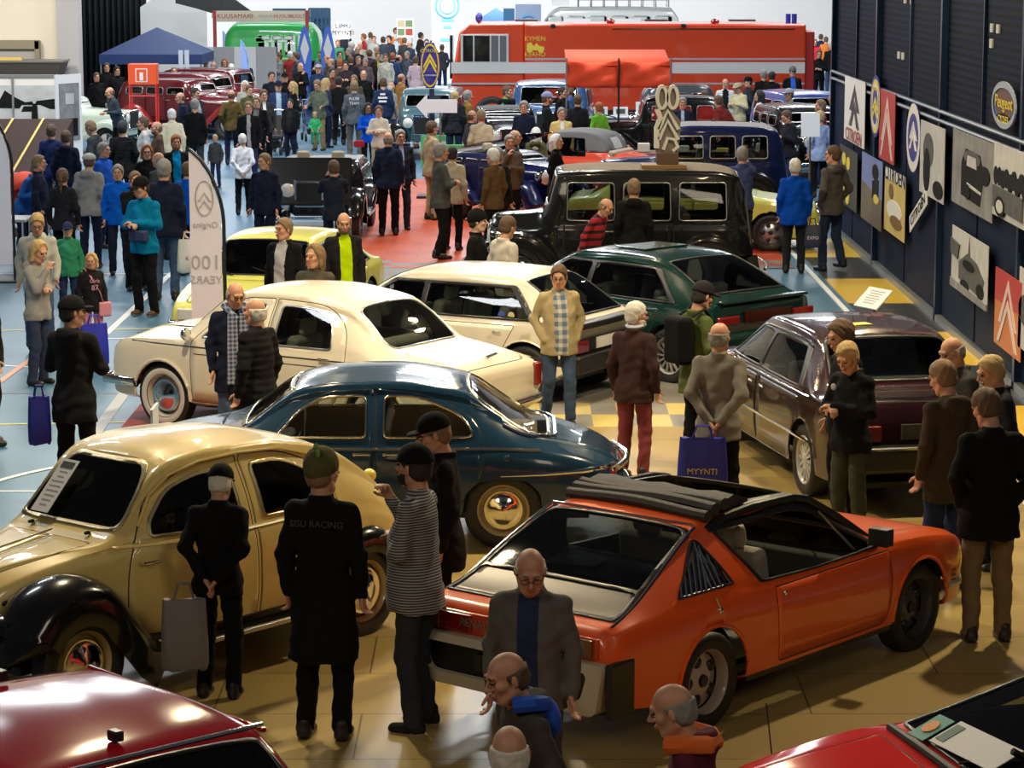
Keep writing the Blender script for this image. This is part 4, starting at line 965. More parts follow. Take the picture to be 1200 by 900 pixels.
def crimson_car():
    c=Car('crimson car in the bottom left corner, seen mostly as its flat roof','car',-1.86,11.27,312)
    P=mat('paint_crimson',(.36,.006,.016),.13,spec=.3,noise=.05)
    modern(c,2.6,-2.1,2.05,(1.0,.42,-.98,-1.75),.88,.90,1.42,.86,.79,P,GLD,r=.31,style='steel',xb=0,wr=.63,cf=.90)
    r=c.root; lamps(c,-2.1,2.05,.79)
    b=MB(); b.tube([(.45,y,1.385) for y in(-.6,-.3,0,.3,.6)],.012,6); b.build('chrome_edge',CHROME,r)
    for sd in(1,-1):
        b=MB(); b.tube([(x,sd*.635,1.345) for x in(-1.0,-.5,0,.42)],.012,6); b.build('roof_gutter',P,r)
    for x,y in((.28,-.06),(-.90,.08)): MB().box((x,y,1.43),(.07,.05,.05)).build('aerial_block',BLACK,r,bev=.01)
    M=Matrix.Translation((.88,.38,1.02))@Matrix.Rotation(R(38),4,'Y')
    MB().box((0,0,0),(.30,.22,.004),M=M).build('windshield_sheet',PAPER,r)
    MB().box((0,0,0),(.07,.17,.003),M=M@Matrix.Translation((-.09,0,.004))).build('sheet_header',mat('green_print',(.12,.22,.18),.7),r)
    c.wiper((1.0,.2,.92),(.75,-.3,1.12)); b=MB(); b.box((2.05,0,.42),(.12,1.5,.14)); b.build('front_bumper',CHROME,r,bev=.03)
crimson_car()
def red_coupe():
    c=Car('bright red coupe in the bottom right corner with a steeply raked windscreen','car',3.12,12.80,194)
    P=mat('paint_bright_red',(.66,.012,.008),.13,spec=.3,noise=.05)
    modern(c,2.45,-2.0,2.15,(1.0,-.05,-.9,-1.75),.80,.86,1.25,.80,.80,P,GL,r=.30,style='alloy',rim=(.4,.4,.4),xb=-.35,doors=1,wr=.58,nose=.22)
    r=c.root; lamps(c,-2.0,2.15,.80)
    b=MB(); b.tube([(1.03,y*.66,.825-.01*y*y) for y in(-1,-.5,0,.5,1)],.025,8); b.build('windshield_seal',RUBBER,r)
    M=Matrix.Translation((.86,.02,.905))@Matrix.Rotation(R(24),4,'Y')@Matrix.Rotation(.1,4,'Z')
    MB().box((0,0,0),(.20,.62,.004),M=M).build('windshield_sheet',PAPER,r); MB().box((0,0,0),(.14,.08,.004),M=M@Matrix.Translation((0,-.25,.004))).build('sheet_header',mat('green_print'),r)
    M2=M@Matrix.Translation((.02,-.42,.002)); MB().box((0,0,0),(.20,.16,.004),M=M2).build('picture_card',mat('blue_green_card',(.04,.28,.25),.6),r)
    b=MB(); b.lathe([(-.003,.001),(-.003,.05),(.003,.05),(.003,.001)],16,M2@Matrix.Translation((0,0,.006))@Matrix.Rotation(PI/2,4,'X')); b.build('card_badge',mat('orange_card',(.7,.25,.04),.6),r)
    c.wiper((.98,.1,.85),(.5,.45,1.02)); MB().tube([(1.7,-.6,.74),(1.72,-.64,1.0)],.004,5).build('aerial',BLACK,r)
red_coupe()
def lime_car():
    c=Car('lime yellow car facing the camera beside the white feather banner','car',-2.88,32.75,257)
    P=paint('lime',(.66,.66,.14)); modern(c,2.5,-2.1,2.05,(1.0,.48,-.8,-1.7),.86,.86,1.36,.84,.79,P,GLD,r=.30,style='steel',xb=0,interior=True)
    r=c.root; lamps(c,-2.1,2.05,.79); c.wiper((1.0,.3,.9),(.85,-.1,.98)); c.wiper((1.0,-.3,.9),(.85,-.6,.98)); b=MB(); b.box((2.03,0,.42),(.12,1.5,.12)); b.build('front_bumper',CHROME,r,bev=.03)
    c2=Car('lime yellow car nosing out behind the black limousine','car',3.0,43.2,-6)
    modern(c2,2.5,-2.1,2.05,(.9,.4,-.8,-1.7),.88,.86,1.36,.84,.79,P,GLD,r=.30,style='steel',xb=0,interior=False)
    lamps(c2,-2.1,2.05,.79); b=MB(); b.box((2.05,0,.42),(.12,1.55,.12)); b.build('front_bumper',CHROME,c2.root,bev=.03)
    for sd in(1,-1): c2.lamp_(2.04,sd*.55,.62,.10,mat('lamp_glass'))
lime_car()

def vintage(label,x,y,head,pm,L=(-2.0,1.9),roof=1.75,w=.70,hood_w=.38,cowl=.62,zc=1.10,roofc=None,wing=None,group=None,rw=.40,glassm=None,nwin=3,soft=None,detail=True,wheelcol=None,square=True,trim=None,rearw=True,seats=True):
    """a 1930s saloon: tall box body, narrow bonnet, separate wings and running boards"""
    c=Car(label,'car',x,y,head,group,name='vintage_car'); L0,L1=L; wing=wing or paint('black',(.008,.008,.008),.2); gl=glassm or GL
    rz=roof
    d=dict(len=(L0,L1),n=36,top=[(L0,.9),(L0+.05,1.15),(L0+.12,rz-.22),(L0+.25,rz-.08),(L0+.55,rz-.02),(0,rz),(cowl-.25,rz-.03),(cowl-.12,rz-.07),(cowl+.02,zc+.03),(cowl+.08,zc),(L1-.05,zc-.06),(L1,zc-.10)],
      belt=[(L0,.7),(L0+.08,.98),(L0+.2,1.06),(cowl,1.06),(cowl+.1,.98),(L1,.92)],
      wid=[(L0,w*.80),(L0+.1,w*.92),(L0+.4,w),(.1,w),(cowl-.1,w*.93),(cowl+.05,w*.82),(L1,hood_w*.72)],
      roofw=[(L0,w*.66),(L0+.3,w*.86),(0,w*.90),(cowl-.15,w*.86),(cowl+.04,hood_w*1.2),(cowl+.12,hood_w*.8),(L1,hood_w*.5)],
      bot=[(L0,.5),(L0+.2,.42),(L1,.45)],out=.02,cf=.86,crown=1)
    c.loft(d); c.wr=rw; c.ra=rw+.05; wb0,wb1=L0+.62,L1-.35; c.wx=(wb0,wb1)
    tr=trim or STEEL
    x0=L0+.32; x1=cowl-.20; n=nwin; ww=(x1-x0)/n
    for k in range(n):
        a=x0+ww*k+.05; b_=x0+ww*(k+1)-.05
        c.pane('S',rpoly([(a,1.12),(b_,1.12),(b_-.01,rz-.21),(a+.01,rz-.21)],.06),'side_window',rim=.014)
    for k in (n-1,n-2): c.panel('S',rpoly([(x0+ww*k+.005,.48),(x0+ww*(k+1)-.005,.48),(x0+ww*(k+1)-.005,1.09),(x0+ww*k+.005,1.09)],.03),'door',gap=.010)
    c.pane('F',rpoly([(-w*.74,zc+.10),(w*.74,zc+.10),(w*.70,rz-.14),(-w*.70,rz-.14)],.04),'windshield',rim=.02,lo=cowl-.3,hi=cowl+.1)
    if rearw: c.pane('R',rpoly([(-.30,1.22),(.30,1.22),(.28,1.48),(-.28,1.48)],.06),'rear_window',rim=.016,lo=L0-.1,hi=L0+.4)
    if roofc is not None: c.cut('T',rpoly([(L0+.22,-w*.80),(cowl-.2,-w*.80),(cowl-.2,w*.80),(L0+.22,w*.80)],.15),'roof_covering',lo=rz-.15)
    c.finish(pm,{'window_trim':tr,'side_window':gl,'windshield':gl,'rear_window':gl,'roof_covering':roofc})
    r=c.root
    for sd in(1,-1):
        ty=w+.04
        pf=[(wb1+.50,.45,.8)]+[(wb1+(rw+.11)*math.cos(a),rw+(rw+.14)*math.sin(a),1) for a in [R(20+k*13) for k in range(10)]]+[(wb1-.62,.52,.9),(wb1-.85,.36,.75)]
        fender(pf,ty-.05,.17,.08,.10,sd).build('front_wing',wing,r,fix=True)
        pr=[(wb0+.62,.38,.7),(wb0+.50,.55,.9)]+[(wb0+(rw+.10)*math.cos(a),rw+(rw+.12)*math.sin(a),1) for a in [R(28+k*13) for k in range(11)]]+[(wb0-.52,.42,.8)]
        fender(pr,ty-.05,.17,.08,.10,sd).build('rear_wing',wing,r,fix=True)
        MB().box(((wb0+wb1)/2,sd*ty,.37),(wb1-wb0-1.2,.26,.05)).build('running_board',wing,r,bev=.015)
        c.lamp_(L1+.02,sd*.36,.88,.12,mat('lamp_glass',(.7,.7,.65),.1,coat=1),depth=.06)
        b=MB(); b.ell((L1-.10,sd*.36,.88),(.14,.12,.12),12); b.build('headlight_shell',CHROME,r)
    b=MB(); b.box((L1+.02,0,.82),(.06,hood_w*1.35,.46)); b.build('radiator_shell',CHROME,r,bev=.03,seg=3)
    MB().box((L1+.055,0,.81),(.01,hood_w*1.1,.38)).build('radiator_grille',BLACK,r)
    c.handle(x0+ww*(n-1)+.12,.98)
    b=MB()
    c.bumper(L1+.42,.45,.72,CHROME,.06,.025,.0); c.bumper(L0-.22,.45,.70,CHROME,.06,.025,0,dirn=-1,name='rear_bumper')
    c.wheels((wb0,wb1),rw,.13,'cap',w+.08,wheelcol or (.05,.05,.05))
    if seats: c.inside(LINEN,.1,-.8,.30,.62,dash=cowl-.22)
    return c
# ---------------- figures ----------------
class SDF:
    def __init__(s,lo,hi,h,fine=None):
        # fine: (lo,hi,h) denser box inside
        def ax(i):
            a=list(np.arange(lo[i],hi[i]+h,h))
            if fine:
                fl,fh,fs=fine; a=[v for v in a if v<fl[i] or v>fh[i]]+list(np.arange(fl[i],fh[i]+fs*.5,fs))
            return np.array(sorted(a),dtype=np.float32)
        s.ax=[ax(i) for i in range(3)]; s.F=np.full([len(a) for a in s.ax],.3,np.float32)
    def sub(s,lo,hi,m):
        sl=[]
        for i in range(3):
            a=max(0,np.searchsorted(s.ax[i],lo[i]-m)-1); b=min(len(s.ax[i]),np.searchsorted(s.ax[i],hi[i]+m)+1)
            if b<=a: return None,None
            sl.append(slice(a,b))
        sl=tuple(sl); return sl,(s.ax[0][sl[0]][:,None,None],s.ax[1][sl[1]][None,:,None],s.ax[2][sl[2]][None,None,:])
    def mix(s,sl,d,k,op='u'):
        f=s.F[sl]
        if op=='u':
            if k>0: h=np.clip(.5+.5*(f-d)/k,0,1); s.F[sl]=f*(1-h)+d*h-k*h*(1-h)
            else: s.F[sl]=np.minimum(f,d)
        else: # subtract
            d=-d; h=np.clip(.5-.5*(f-d)/max(k,1e-6),0,1); s.F[sl]=f*(1-h)+d*h+k*h*(1-h)
    def cap(s,a,b,ra,rb=None,k=.02,op='u',sy=1):
        rb=ra if rb is None else rb; a=np.array(a,float); b=np.array(b,float); m=max(ra,rb)+.06+k
        sl,(X,Y,Z)=s.sub(np.minimum(a,b),np.maximum(a,b),m) if True else 0
        if sl is None: return
        ab=b-a; L=max(1e-9,ab@ab); px,py,pz=X-a[0],Y-a[1],Z-a[2]
        t=np.clip((px*ab[0]+py*ab[1]+pz*ab[2])/L,0,1)
        d=np.sqrt((px-t*ab[0])**2+(py-t*ab[1])**2+(pz-t*ab[2])**2)-(ra+(rb-ra)*t)
        s.mix(sl,d.astype(np.float32),k,op)
    def ell(s,c,r,k=.02,op='u',M=None):
        c=np.array(c,float); rm=max(r); sl,g=s.sub(c-rm,c+rm,.05+k)
        if sl is None: return
        X,Y,Z=g; x,y,z=X-c[0],Y-c[1],Z-c[2]
        if M is not None: x,y,z=[M[0][i]*x+M[1][i]*y+M[2][i]*z for i in range(3)]
        q=np.sqrt((x/r[0])**2+(y/r[1])**2+(z/r[2])**2); q2=np.sqrt((x/r[0]**2)**2+(y/r[1]**2)**2+(z/r[2]**2)**2)
        s.mix(sl,(q*(q-1)/np.maximum(q2,1e-6)).astype(np.float32),k,op)
    def stack(s,M,tab,k=.03,off=0,z0=None,z1=None):
        """stack of ellipses along the local z of frame M (4x4, local->world); tab rows (z, halfx, halfy, xoff)"""
        Mi=np.array(M.inverted()); X,Y,Z=s.ax[0][:,None,None],s.ax[1][None,:,None],s.ax[2][None,None,:]
        x,y,z=[Mi[i][0]*X+Mi[i][1]*Y+Mi[i][2]*Z+Mi[i][3] for i in range(3)]
        T=np.array(tab); zz=T[:,0]; a=np.interp(z,zz,T[:,1])+off; b=np.interp(z,zz,T[:,2])+off; xo=np.interp(z,zz,T[:,3])
        q=np.sqrt(((x-xo)/a)**2+(y/b)**2+1e-9); d=(q-1)*np.minimum(a,b)
        lo=zz[0] if z0 is None else z0; hi=zz[-1] if z1 is None else z1
        d=np.maximum(d,np.maximum(lo-z,z-hi)); s.mix((slice(None),)*3,d.astype(np.float32),k)
    def clip(s,p,n):
        X,Y,Z=s.ax[0][:,None,None],s.ax[1][None,:,None],s.ax[2][None,None,:]
        s.F=np.maximum(s.F,((X-p[0])*n[0]+(Y-p[1])*n[1]+(Z-p[2])*n[2]).astype(np.float32))
    def noise(s,amp,f=1,seed=0):
        X,Y,Z=s.ax[0][:,None,None]*f,s.ax[1][None,:,None]*f,s.ax[2][None,None,:]*f
        s.F+= (amp*(np.sin(X*23+seed+3*np.sin(Z*11+seed))*np.sin(Z*31+2*np.sin(Y*17+seed))+.6*np.sin(Y*37+Z*19+seed*2))).astype(np.float32)
    def mesh(s):
        F=s.F; A=F<0
        n=F.shape; st=(n[1]*n[2],n[2],1)
        P=[];Q=[];W_=[]
        cells=[];quads=[]
        for ax in range(3):
            sl0=[slice(None)]*3; sl1=[slice(None)]*3; sl0[ax]=slice(0,-1); sl1[ax]=slice(1,None)
            a=A[tuple(sl0)];b=A[tuple(sl1)]; I=np.argwhere(a!=b)
            o1,o2=[(1,2),(2,0),(0,1)][ax]
            I=I[(I[:,o1]>0)&(I[:,o2]>0)&(I[:,o1]<n[o1]-1)&(I[:,o2]<n[o2]-1)]
            if len(I)==0: continue
            J=I.copy(); J[:,ax]+=1
            fa=F[tuple(I.T)]; fb=F[tuple(J.T)]; t=fa/(fa-fb)
            p=np.stack([s.ax[i][I[:,i]] for i in range(3)],1).astype(np.float64); p[:,ax]+=t*(s.ax[ax][J[:,ax]]-s.ax[ax][I[:,ax]])
            lin=I@np.array(st)
            c=[lin-st[o1]-st[o2],lin-st[o2],lin,lin-st[o1]]
            q=np.stack(c,1); fl=~(fa<0)
            q[fl]=q[fl][:,::-1]
            quads.append(q); 
            for k in c: cells.append(k); P.append(p)
        cells=np.concatenate(cells);P=np.concatenate(P);quads=np.concatenate(quads)
        u,inv=np.unique(cells,return_inverse=True); cnt=np.bincount(inv)
        V=np.stack([np.bincount(inv,P[:,i])/cnt for i in range(3)],1)
        return V,np.searchsorted(u,quads)
def to_mesh(name,V,Q,mi=None,cuts=None):
    me=bpy.data.meshes.new(name); me.vertices.add(len(V)); me.vertices.foreach_set('co',np.ascontiguousarray(V,dtype=np.float32).ravel())
    me.loops.add(len(Q)*4); me.polygons.add(len(Q)); me.loops.foreach_set('vertex_index',Q.astype(np.int32).ravel())
    me.polygons.foreach_set('loop_start',np.arange(0,len(Q)*4,4,dtype=np.int32)); me.polygons.foreach_set('loop_total',np.full(len(Q),4,np.int32))
    if mi is not None: me.polygons.foreach_set('material_index',mi.astype(np.int32))
    me.polygons.foreach_set('use_smooth',np.ones(len(Q),bool)); me.update(calc_edges=True); me.validate(); return me
def submesh(V,Q,keep):
    q=Q[keep]; u,inv=np.unique(q,return_inverse=True); return V[u],inv.reshape(q.shape)
SKIN=mat('skin',(.52,.27,.17),.55,noise=.12,scale=25); SKIN_D=mat('skin_dark',(.16,.08,.045),.55); LIP=mat('lips',(.38,.12,.09),.5); EYE=mat('eye_dark',(.02,.015,.012),.25)
SHOE=mat('shoe_leather',(.015,.013,.012),.45); SOLE=mat('pale_sole',(.5,.48,.45),.6)
V3=lambda *a: Vector(a)
# joints in metres for a 1.78 m figure facing +x
POSES={
 'stand':dict(aL=((-12,8),(8,4)),aR=((-12,8),(8,4))),
}
def skeleton(pose,lean=0,hy=0,hp=0,woman=False,kid=False,stride=0):
    J={}
    hipz=.93
    J['pel']=V3(0,0,hipz)
    for s_,n in((1,'L'),(-1,'R')):
        st=stride*(1 if n=='L' else -1)
        J['hip'+n]=V3(0,s_*.092,.90); J['kn'+n]=V3(.035+.17*max(0,st)-.05*max(0,-st),s_*.105,.49); J['an'+n]=V3(-.02+.26*st,s_*.115,.085+(.05 if st<-.2 else 0))
    Lm=Matrix.Translation((0,0,hipz))@Matrix.Rotation(R(lean),4,'Y')
    J['T']=Lm
    sh=.165 if not woman else .148
    if kid: sh=.15
    J['shL']=Lm@V3(-.005,sh,.475); J['shR']=Lm@V3(-.005,-sh,.475); J['nk']=Lm@V3(-.015,0,.53)
    hd=Lm@V3(.020,0,.520)
    H=Matrix.Translation(hd)@Matrix.Rotation(R(hy),4,'Z')@Matrix.Rotation(R(lean*.55+hp),4,'Y')@Matrix.Translation((.0,0,.163))@Matrix.Scale(1.06,4)
    J['H']=H
    def arm(n,el,wr):
        s_=1 if n=='L' else -1
        J['el'+n]=Lm@V3(el[0],s_*el[1],el[2]); J['wr'+n]=Lm@V3(wr[0],s_*wr[1],wr[2])
    A={'stand':(((-.035,.222,.20),(.035,.225,-.04)),)*2,
       'walk':(((.05,.222,.21),(.19,.21,.02)),((-.12,.222,.21),(-.10,.23,-.03))),
       'pockets':(((-.07,.255,.22),(.07,.185,.01)),)*2,
       'back':(((-.13,.215,.22),(-.17,.05,.0)),)*2,
       'crossed':(((.04,.235,.22),(.19,-.02,.25)),((.05,.235,.21),(.21,.04,.23))),
       'phone':(((.02,.23,.21),(.24,.10,.28)),)*2,
       'onehand':(((-.035,.222,.20),(.035,.225,-.04)),((.06,.22,.22),(.26,.10,.24))),
       'chin':(((.03,.22,.20),(.17,-.03,.24)),((.12,.17,.24),(.19,.05,.47))),
       'camera':(((.17,.20,.33),(.20,.06,.60)),)*2,
       'carry':(((-.02,.23,.22),(.18,.16,.14)),)*2,
       'raise':(((-.035,.222,.20),(.035,.225,-.04)),((.20,.20,.40),(.34,.14,.62))),
       'push':(((.02,.24,.22),(.26,.20,.16)),)*2,
       'sit':(((.02,.23,.21),(.22,.14,.12)),)*2}
    l,r=A[pose]; arm('L',*l); arm('R',*r)
    if pose=='sit':
        for s_,n in((1,'L'),(-1,'R')):
            J['kn'+n]=V3(.42,s_*.11,.92); J['an'+n]=V3(.42,s_*.11,.50)
    return J
def add_hand(g,w,e,side,curl=.6):
    """palm, four fingers and a thumb continuing the forearm e->w"""
    d=(w-e).normalized(); up=Vector((0,0,1)); lat=Vector((1,0,0))-d*d.x
    if lat.length<.2: lat=Vector((0,0,1))-d*d.z
    lat.normalize(); nrm=d.cross(lat).normalized()*(-1 if side>0 else 1)
    # nrm points towards the body side (palm)
    p0=w+d*.015; p1=w+d*.085
    for k,o in enumerate((-.026,-.009,.009,.026)):
        g.cap(p0+lat*o*.75,p1+lat*o,.015,.012,k=.012)
    for k,(o,l) in enumerate(((.0265,.068),(.009,.078),(-.0085,.072),(-.0255,.056))):
        a=p1+lat*o; c=curl*(.8+.12*k)
        b=a+(d*math.cos(c*.7)+nrm*math.sin(c*.7))*l*.42; e2=b+(d*math.cos(c*1.7)+nrm*math.sin(c*1.7))*l*.33; f=e2+(d*math.cos(c*2.5)+nrm*math.sin(c*2.5))*l*.27
        g.cap(a,b,.0095,.009,k=.004); g.cap(b,e2,.009,.0082,k=.004); g.cap(e2,f,.0082,.0072,k=.004)
    a=p0+lat*.028+d*.01; b=a+(lat*.6+d*.6+nrm*.35).normalized()*.042; c=b+(lat*.15+d*.85+nrm*.45).normalized()*.032
    g.cap(a,b,.013,.011,k=.008); g.cap(b,c,.011,.009,k=.004)
def head_sdf(g,H,neck):
    M=[[H[j][i] for j in range(3)] for i in range(3)] # columns as rows
    Mr=[[H[r][c] for c in range(3)] for r in range(3)]
    P=lambda x,y,z: H@V3(x,y,z)
    E=lambda c,r,k=.02,op='u': g.ell(P(*c),r,k,op,M=Mr)
    g.cap(neck+Vector((-.005,0,-.04)),P(-.02,0,-.06),.063,.056,k=.03)
    E((-.012,0,.030),(.098,.076,.088),.02); E((.022,0,-.038),(.066,.058,.078),.03)
    g.cap(P(.055,-.008,-.098),P(.055,.008,-.098),.020,.020,k=.03)
    for s_ in(1,-1):
        E((.045,s_*.038,-.022),(.035,.026,.026),.02); E((-.008,s_*.076,-.008),(.020,.011,.033),.008)
        g.cap(P(-.01,s_*.05,-.06),P(.04,s_*.03,-.098),.022,.018,k=.03)
    g.cap(P(.078,-.034,.026),P(.078,.034,.026),.012,.012,k=.02)
    for s_ in(1,-1): E((.098,s_*.032,.006),(.016,.018,.013),.012,'s')
    for s_ in(1,-1): E((.080,s_*.032,.006),(.0125,.0135,.011),.002)
    g.cap(P(.084,0,.012),P(.108,0,-.024),.007,.012,k=.012); 
    for s_ in(1,-1): g.cap(P(.094,s_*.010,-.028),P(.092,s_*.012,-.030),.009,.009,k=.008)
    g.cap(P(.087,-.018,-.056),P(.087,.018,-.056),.0075,.0075,k=.006); g.cap(P(.085,-.014,-.068),P(.085,.014,-.068),.0085,.0085,k=.006)
ARCH={}
def figure(pose='stand',lean=0,hy=0,hp=0,woman=False,kid=False,stride=0,res=.018,hem=.0,open_=0,fat=0,top='jacket',skirt=0,seed=0):
    key=(pose,lean,hy,hp,woman,kid,stride,res,hem,open_,fat,top,skirt,seed)
    if key in ARCH: return ARCH[key]
    J=skeleton(pose,lean,hy,hp,woman,kid,stride); T=J['T']; H=J['H']; near=res<.0165
    xs=[J[k].x for k in J if k not in('T','H')]+[H.translation.x]; ys=[abs(J[k].y) for k in J if k not in('T','H')]
    zs=[J[k].z for k in J if k not in('T','H')]+[H.translation.z]
    lo=(min(xs)-.22,-max(ys)-.16,-.02); hi=(max(xs)+.26,max(ys)+.16,max(zs)+.2)
    out={}
    # --- one continuous skin body: torso, limbs, neck; head and hands refined
    hc=H.translation
    fh=.0075 if near else .011
    g=SDF(lo,hi,.030)
    tor=[(-.10,.07,.115,0),(0,.08,.13,0),(.14,.07,.11,.0),(.32,.08,.13,.01),(.42,.06,.11,0),(.47,.04,.06,-.005),(.53,.04,.05,-.015)]
    g=SDF(lo,hi,.030,fine=(tuple(hc-Vector((.14,.12,.19))),tuple(hc+Vector((.15,.12,.15))),fh))
    g.stack(T,tor,k=.03)
    for n in 'LR':
        g.cap(J['hip'+n],J['kn'+n],.075,.052,k=.03); g.cap(J['kn'+n],J['an'+n],.050,.040,k=.03)
        g.cap(J['sh'+n]-Vector((0,0,.02)),J['el'+n],.040,.036,k=.02); g.cap(J['el'+n],J['wr'+n],.037,.029,k=.02)
    head_sdf(g,H,J['nk'])
    V,Q=g.mesh()
    # hands
    for n,sd in(('L',1),('R',-1)):
        if pose=='pockets': continue
        w=J['wr'+n];e=J['el'+n]; d=(w-e).normalized(); c=w+d*.08
        q=SDF(tuple(c-Vector((.13,.13,.13))),tuple(c+Vector((.13,.13,.13))),.0062 if near else .0085)
        q.cap(w-d*.05,w+d*.02,.028,.024,k=.01); add_hand(q,w,e,sd,.55 if pose in('stand','walk','back','pockets') else .8)
        v2,q2=q.mesh(); Q=np.concatenate([Q,q2+len(V)]); V=np.concatenate([V,v2])
    Hi=np.array(H.inverted()); cen=V[Q].mean(1); loc=cen@Hi[:3,:3].T+Hi[:3,3]
    mi=np.zeros(len(Q),int)
    for s_ in(1,-1): mi[(np.abs(loc[:,0]-.088)<.02)&(np.abs(loc[:,1]-s_*.032)<.0135)&(np.abs(loc[:,2]-.006)<.0065)]=2
    mi[(loc[:,0]>.080)&(np.abs(loc[:,1])<.022)&(loc[:,2]<-.052)&(loc[:,2]>-.071)]=1
    for s_ in(1,-1): mi[(loc[:,0]>.07)&(np.abs(loc[:,1]-s_*.033)<.02)&(np.abs(loc[:,2]-.027)<.0045)]=3
    out['body']=to_mesh('body',V,Q,mi)
    # --- upper garment
    f=fat; w_=.0 if not woman else -.012
    g=SDF(lo,hi,res)
    hz=-.14-hem
    tab=[(hz,.150+f*.8+hem*.06+skirt,.190+f*.5+hem*.08+w_*.3+skirt,.0+f*.3),(-.05,.152+f,.190+f*.6,.005+f*.4),(.10,.130+f*1.1,.160+f*.7+w_*1.4,.015+f*.6),(.30,.128+f*.6,.170+f*.3+w_,.012+f*.2),(.40,.112+f*.2,.168+w_*1.2,0),(.455,.092,.145+w_,-.008),(.50,.074,.105+w_*.5,-.012),(.54,.062,.068,-.012),(.56,.060,.064,-.012)]
    g.stack(T,tab,k=.0)
    slv=.055 if top!='sweater' else .049
    for n in 'LR':
        g.cap(J['nk']-T.to_3x3()@V3(.0,0,.045),J['sh'+n]-(T.to_3x3()@V3(0,0,.012)),.052,.046,k=.03); g.cap(J['sh'+n]-(T.to_3x3()@V3(0,0,.022)),J['el'+n],slv+.003,slv,k=.035); e,w=J['el'+n],J['wr'+n]; d=(w-e).normalized()
        g.cap(e,w-d*.0,slv-.001,slv-.013,k=.025)
    if top=='jacket':
        # collar and cuffs
        g.cap(J['nk']+T.to_3x3()@V3(-.01,0,.02),J['nk']+T.to_3x3()@V3(.01,0,.02),.074,.070,k=.01)
    if top=='hood':
        g.ell(T@V3(-.10,0,.50),(.055,.11,.08),k=.03)
    if top=='puffer':
        X,Y,Z=g.ax[0][:,None,None],g.ax[1][None,:,None],g.ax[2][None,None,:]; g.F+=(.010*np.abs(np.sin(Z*48))-.010).astype(np.float32)
    g.noise(.006,1,seed)
    # neck hole
    up=T.to_3x3()@V3(0,0,1); nk=J['nk']
    g.clip(nk+up*.030,up)
    for n in 'LR':
        pass
    V,Q=g.mesh()
    if open_:
        Ti=np.array(T.inverted()); cen=V[Q].mean(1); l=cen@Ti[:3,:3].T+Ti[:3,3]
        wd=.018+open_*np.clip(.9-(l[:,2]-.25)*.0,0,1)
        fr=(l[:,0]>.045)&(np.abs(l[:,1])<wd)&(l[:,2]>hz+.02)&(l[:,2]<.56)
        # arms in front are not shirt
        for n in 'LR':
            e,w=np.array(J['el'+n]),np.array(J['wr'+n]); ab=w-e; t=np.clip(((cen-e)@ab)/(ab@ab),0,1); dd=np.linalg.norm(cen-e-t[:,None]*ab,axis=1); fr&=dd>.07
        if fr.any():
            v,q=submesh(V,Q,fr); out['shirt']=to_mesh('shirt',v,q); V,Q=submesh(V,Q,~fr)
    out['top']=to_mesh(top,V,Q)
    # --- trousers
    g=SDF((lo[0],lo[1],.03),(hi[0],hi[1],1.02),res)
    tt=.084; 
    for n in 'LR':
        g.cap(J['hip'+n]+Vector((0,0,-.01)),J['kn'+n],tt+f*.2,.070,k=.02); g.cap(J['kn'+n],J['an'+n]+Vector((0,0,-.01)),.068,.058,k=.02)
    g.cap(V3(-.005,-.055,.93),V3(-.005,.055,.93),.098+f*.6,.098+f*.6,k=.03)
    g.noise(.006,1,seed+2); g.clip((0,0,.045),(0,0,-1)); g.clip((0,0,.97),(0,0,1))
    V,Q=g.mesh(); out['trousers']=to_mesh('trousers',V,Q)
    # --- shoes
    for n in 'LR':
        a=J['an'+n]; g=SDF((a.x-.14,a.y-.09,a.z-.10),(a.x+.24,a.y+.09,a.z+.08),.012)
        z=a.z-.085
        g.cap((a.x-.03,a.y,z+.045),(a.x+.13,a.y,z+.035),.043,.036,k=.02); g.cap((a.x-.02,a.y,z+.05),(a.x-.02,a.y,z+.11),.045,.042,k=.02); g.clip((0,0,z+.004),(0,0,-1))
        V,Q=g.mesh(); cen=V[Q].mean(1); mi=(cen[:,2]<z+.022).astype(int); out['shoe'+n]=to_mesh('shoe',V,Q,mi)
    out['J']=J; out['H']=H.copy(); out['top_z']=max(v for v in (H@V3(-.02,0,.118)).to_tuple()[2:3]); out['crown']=H@V3(-.015,0,.118)
    ARCH[key]=out; return out
HAIR={}
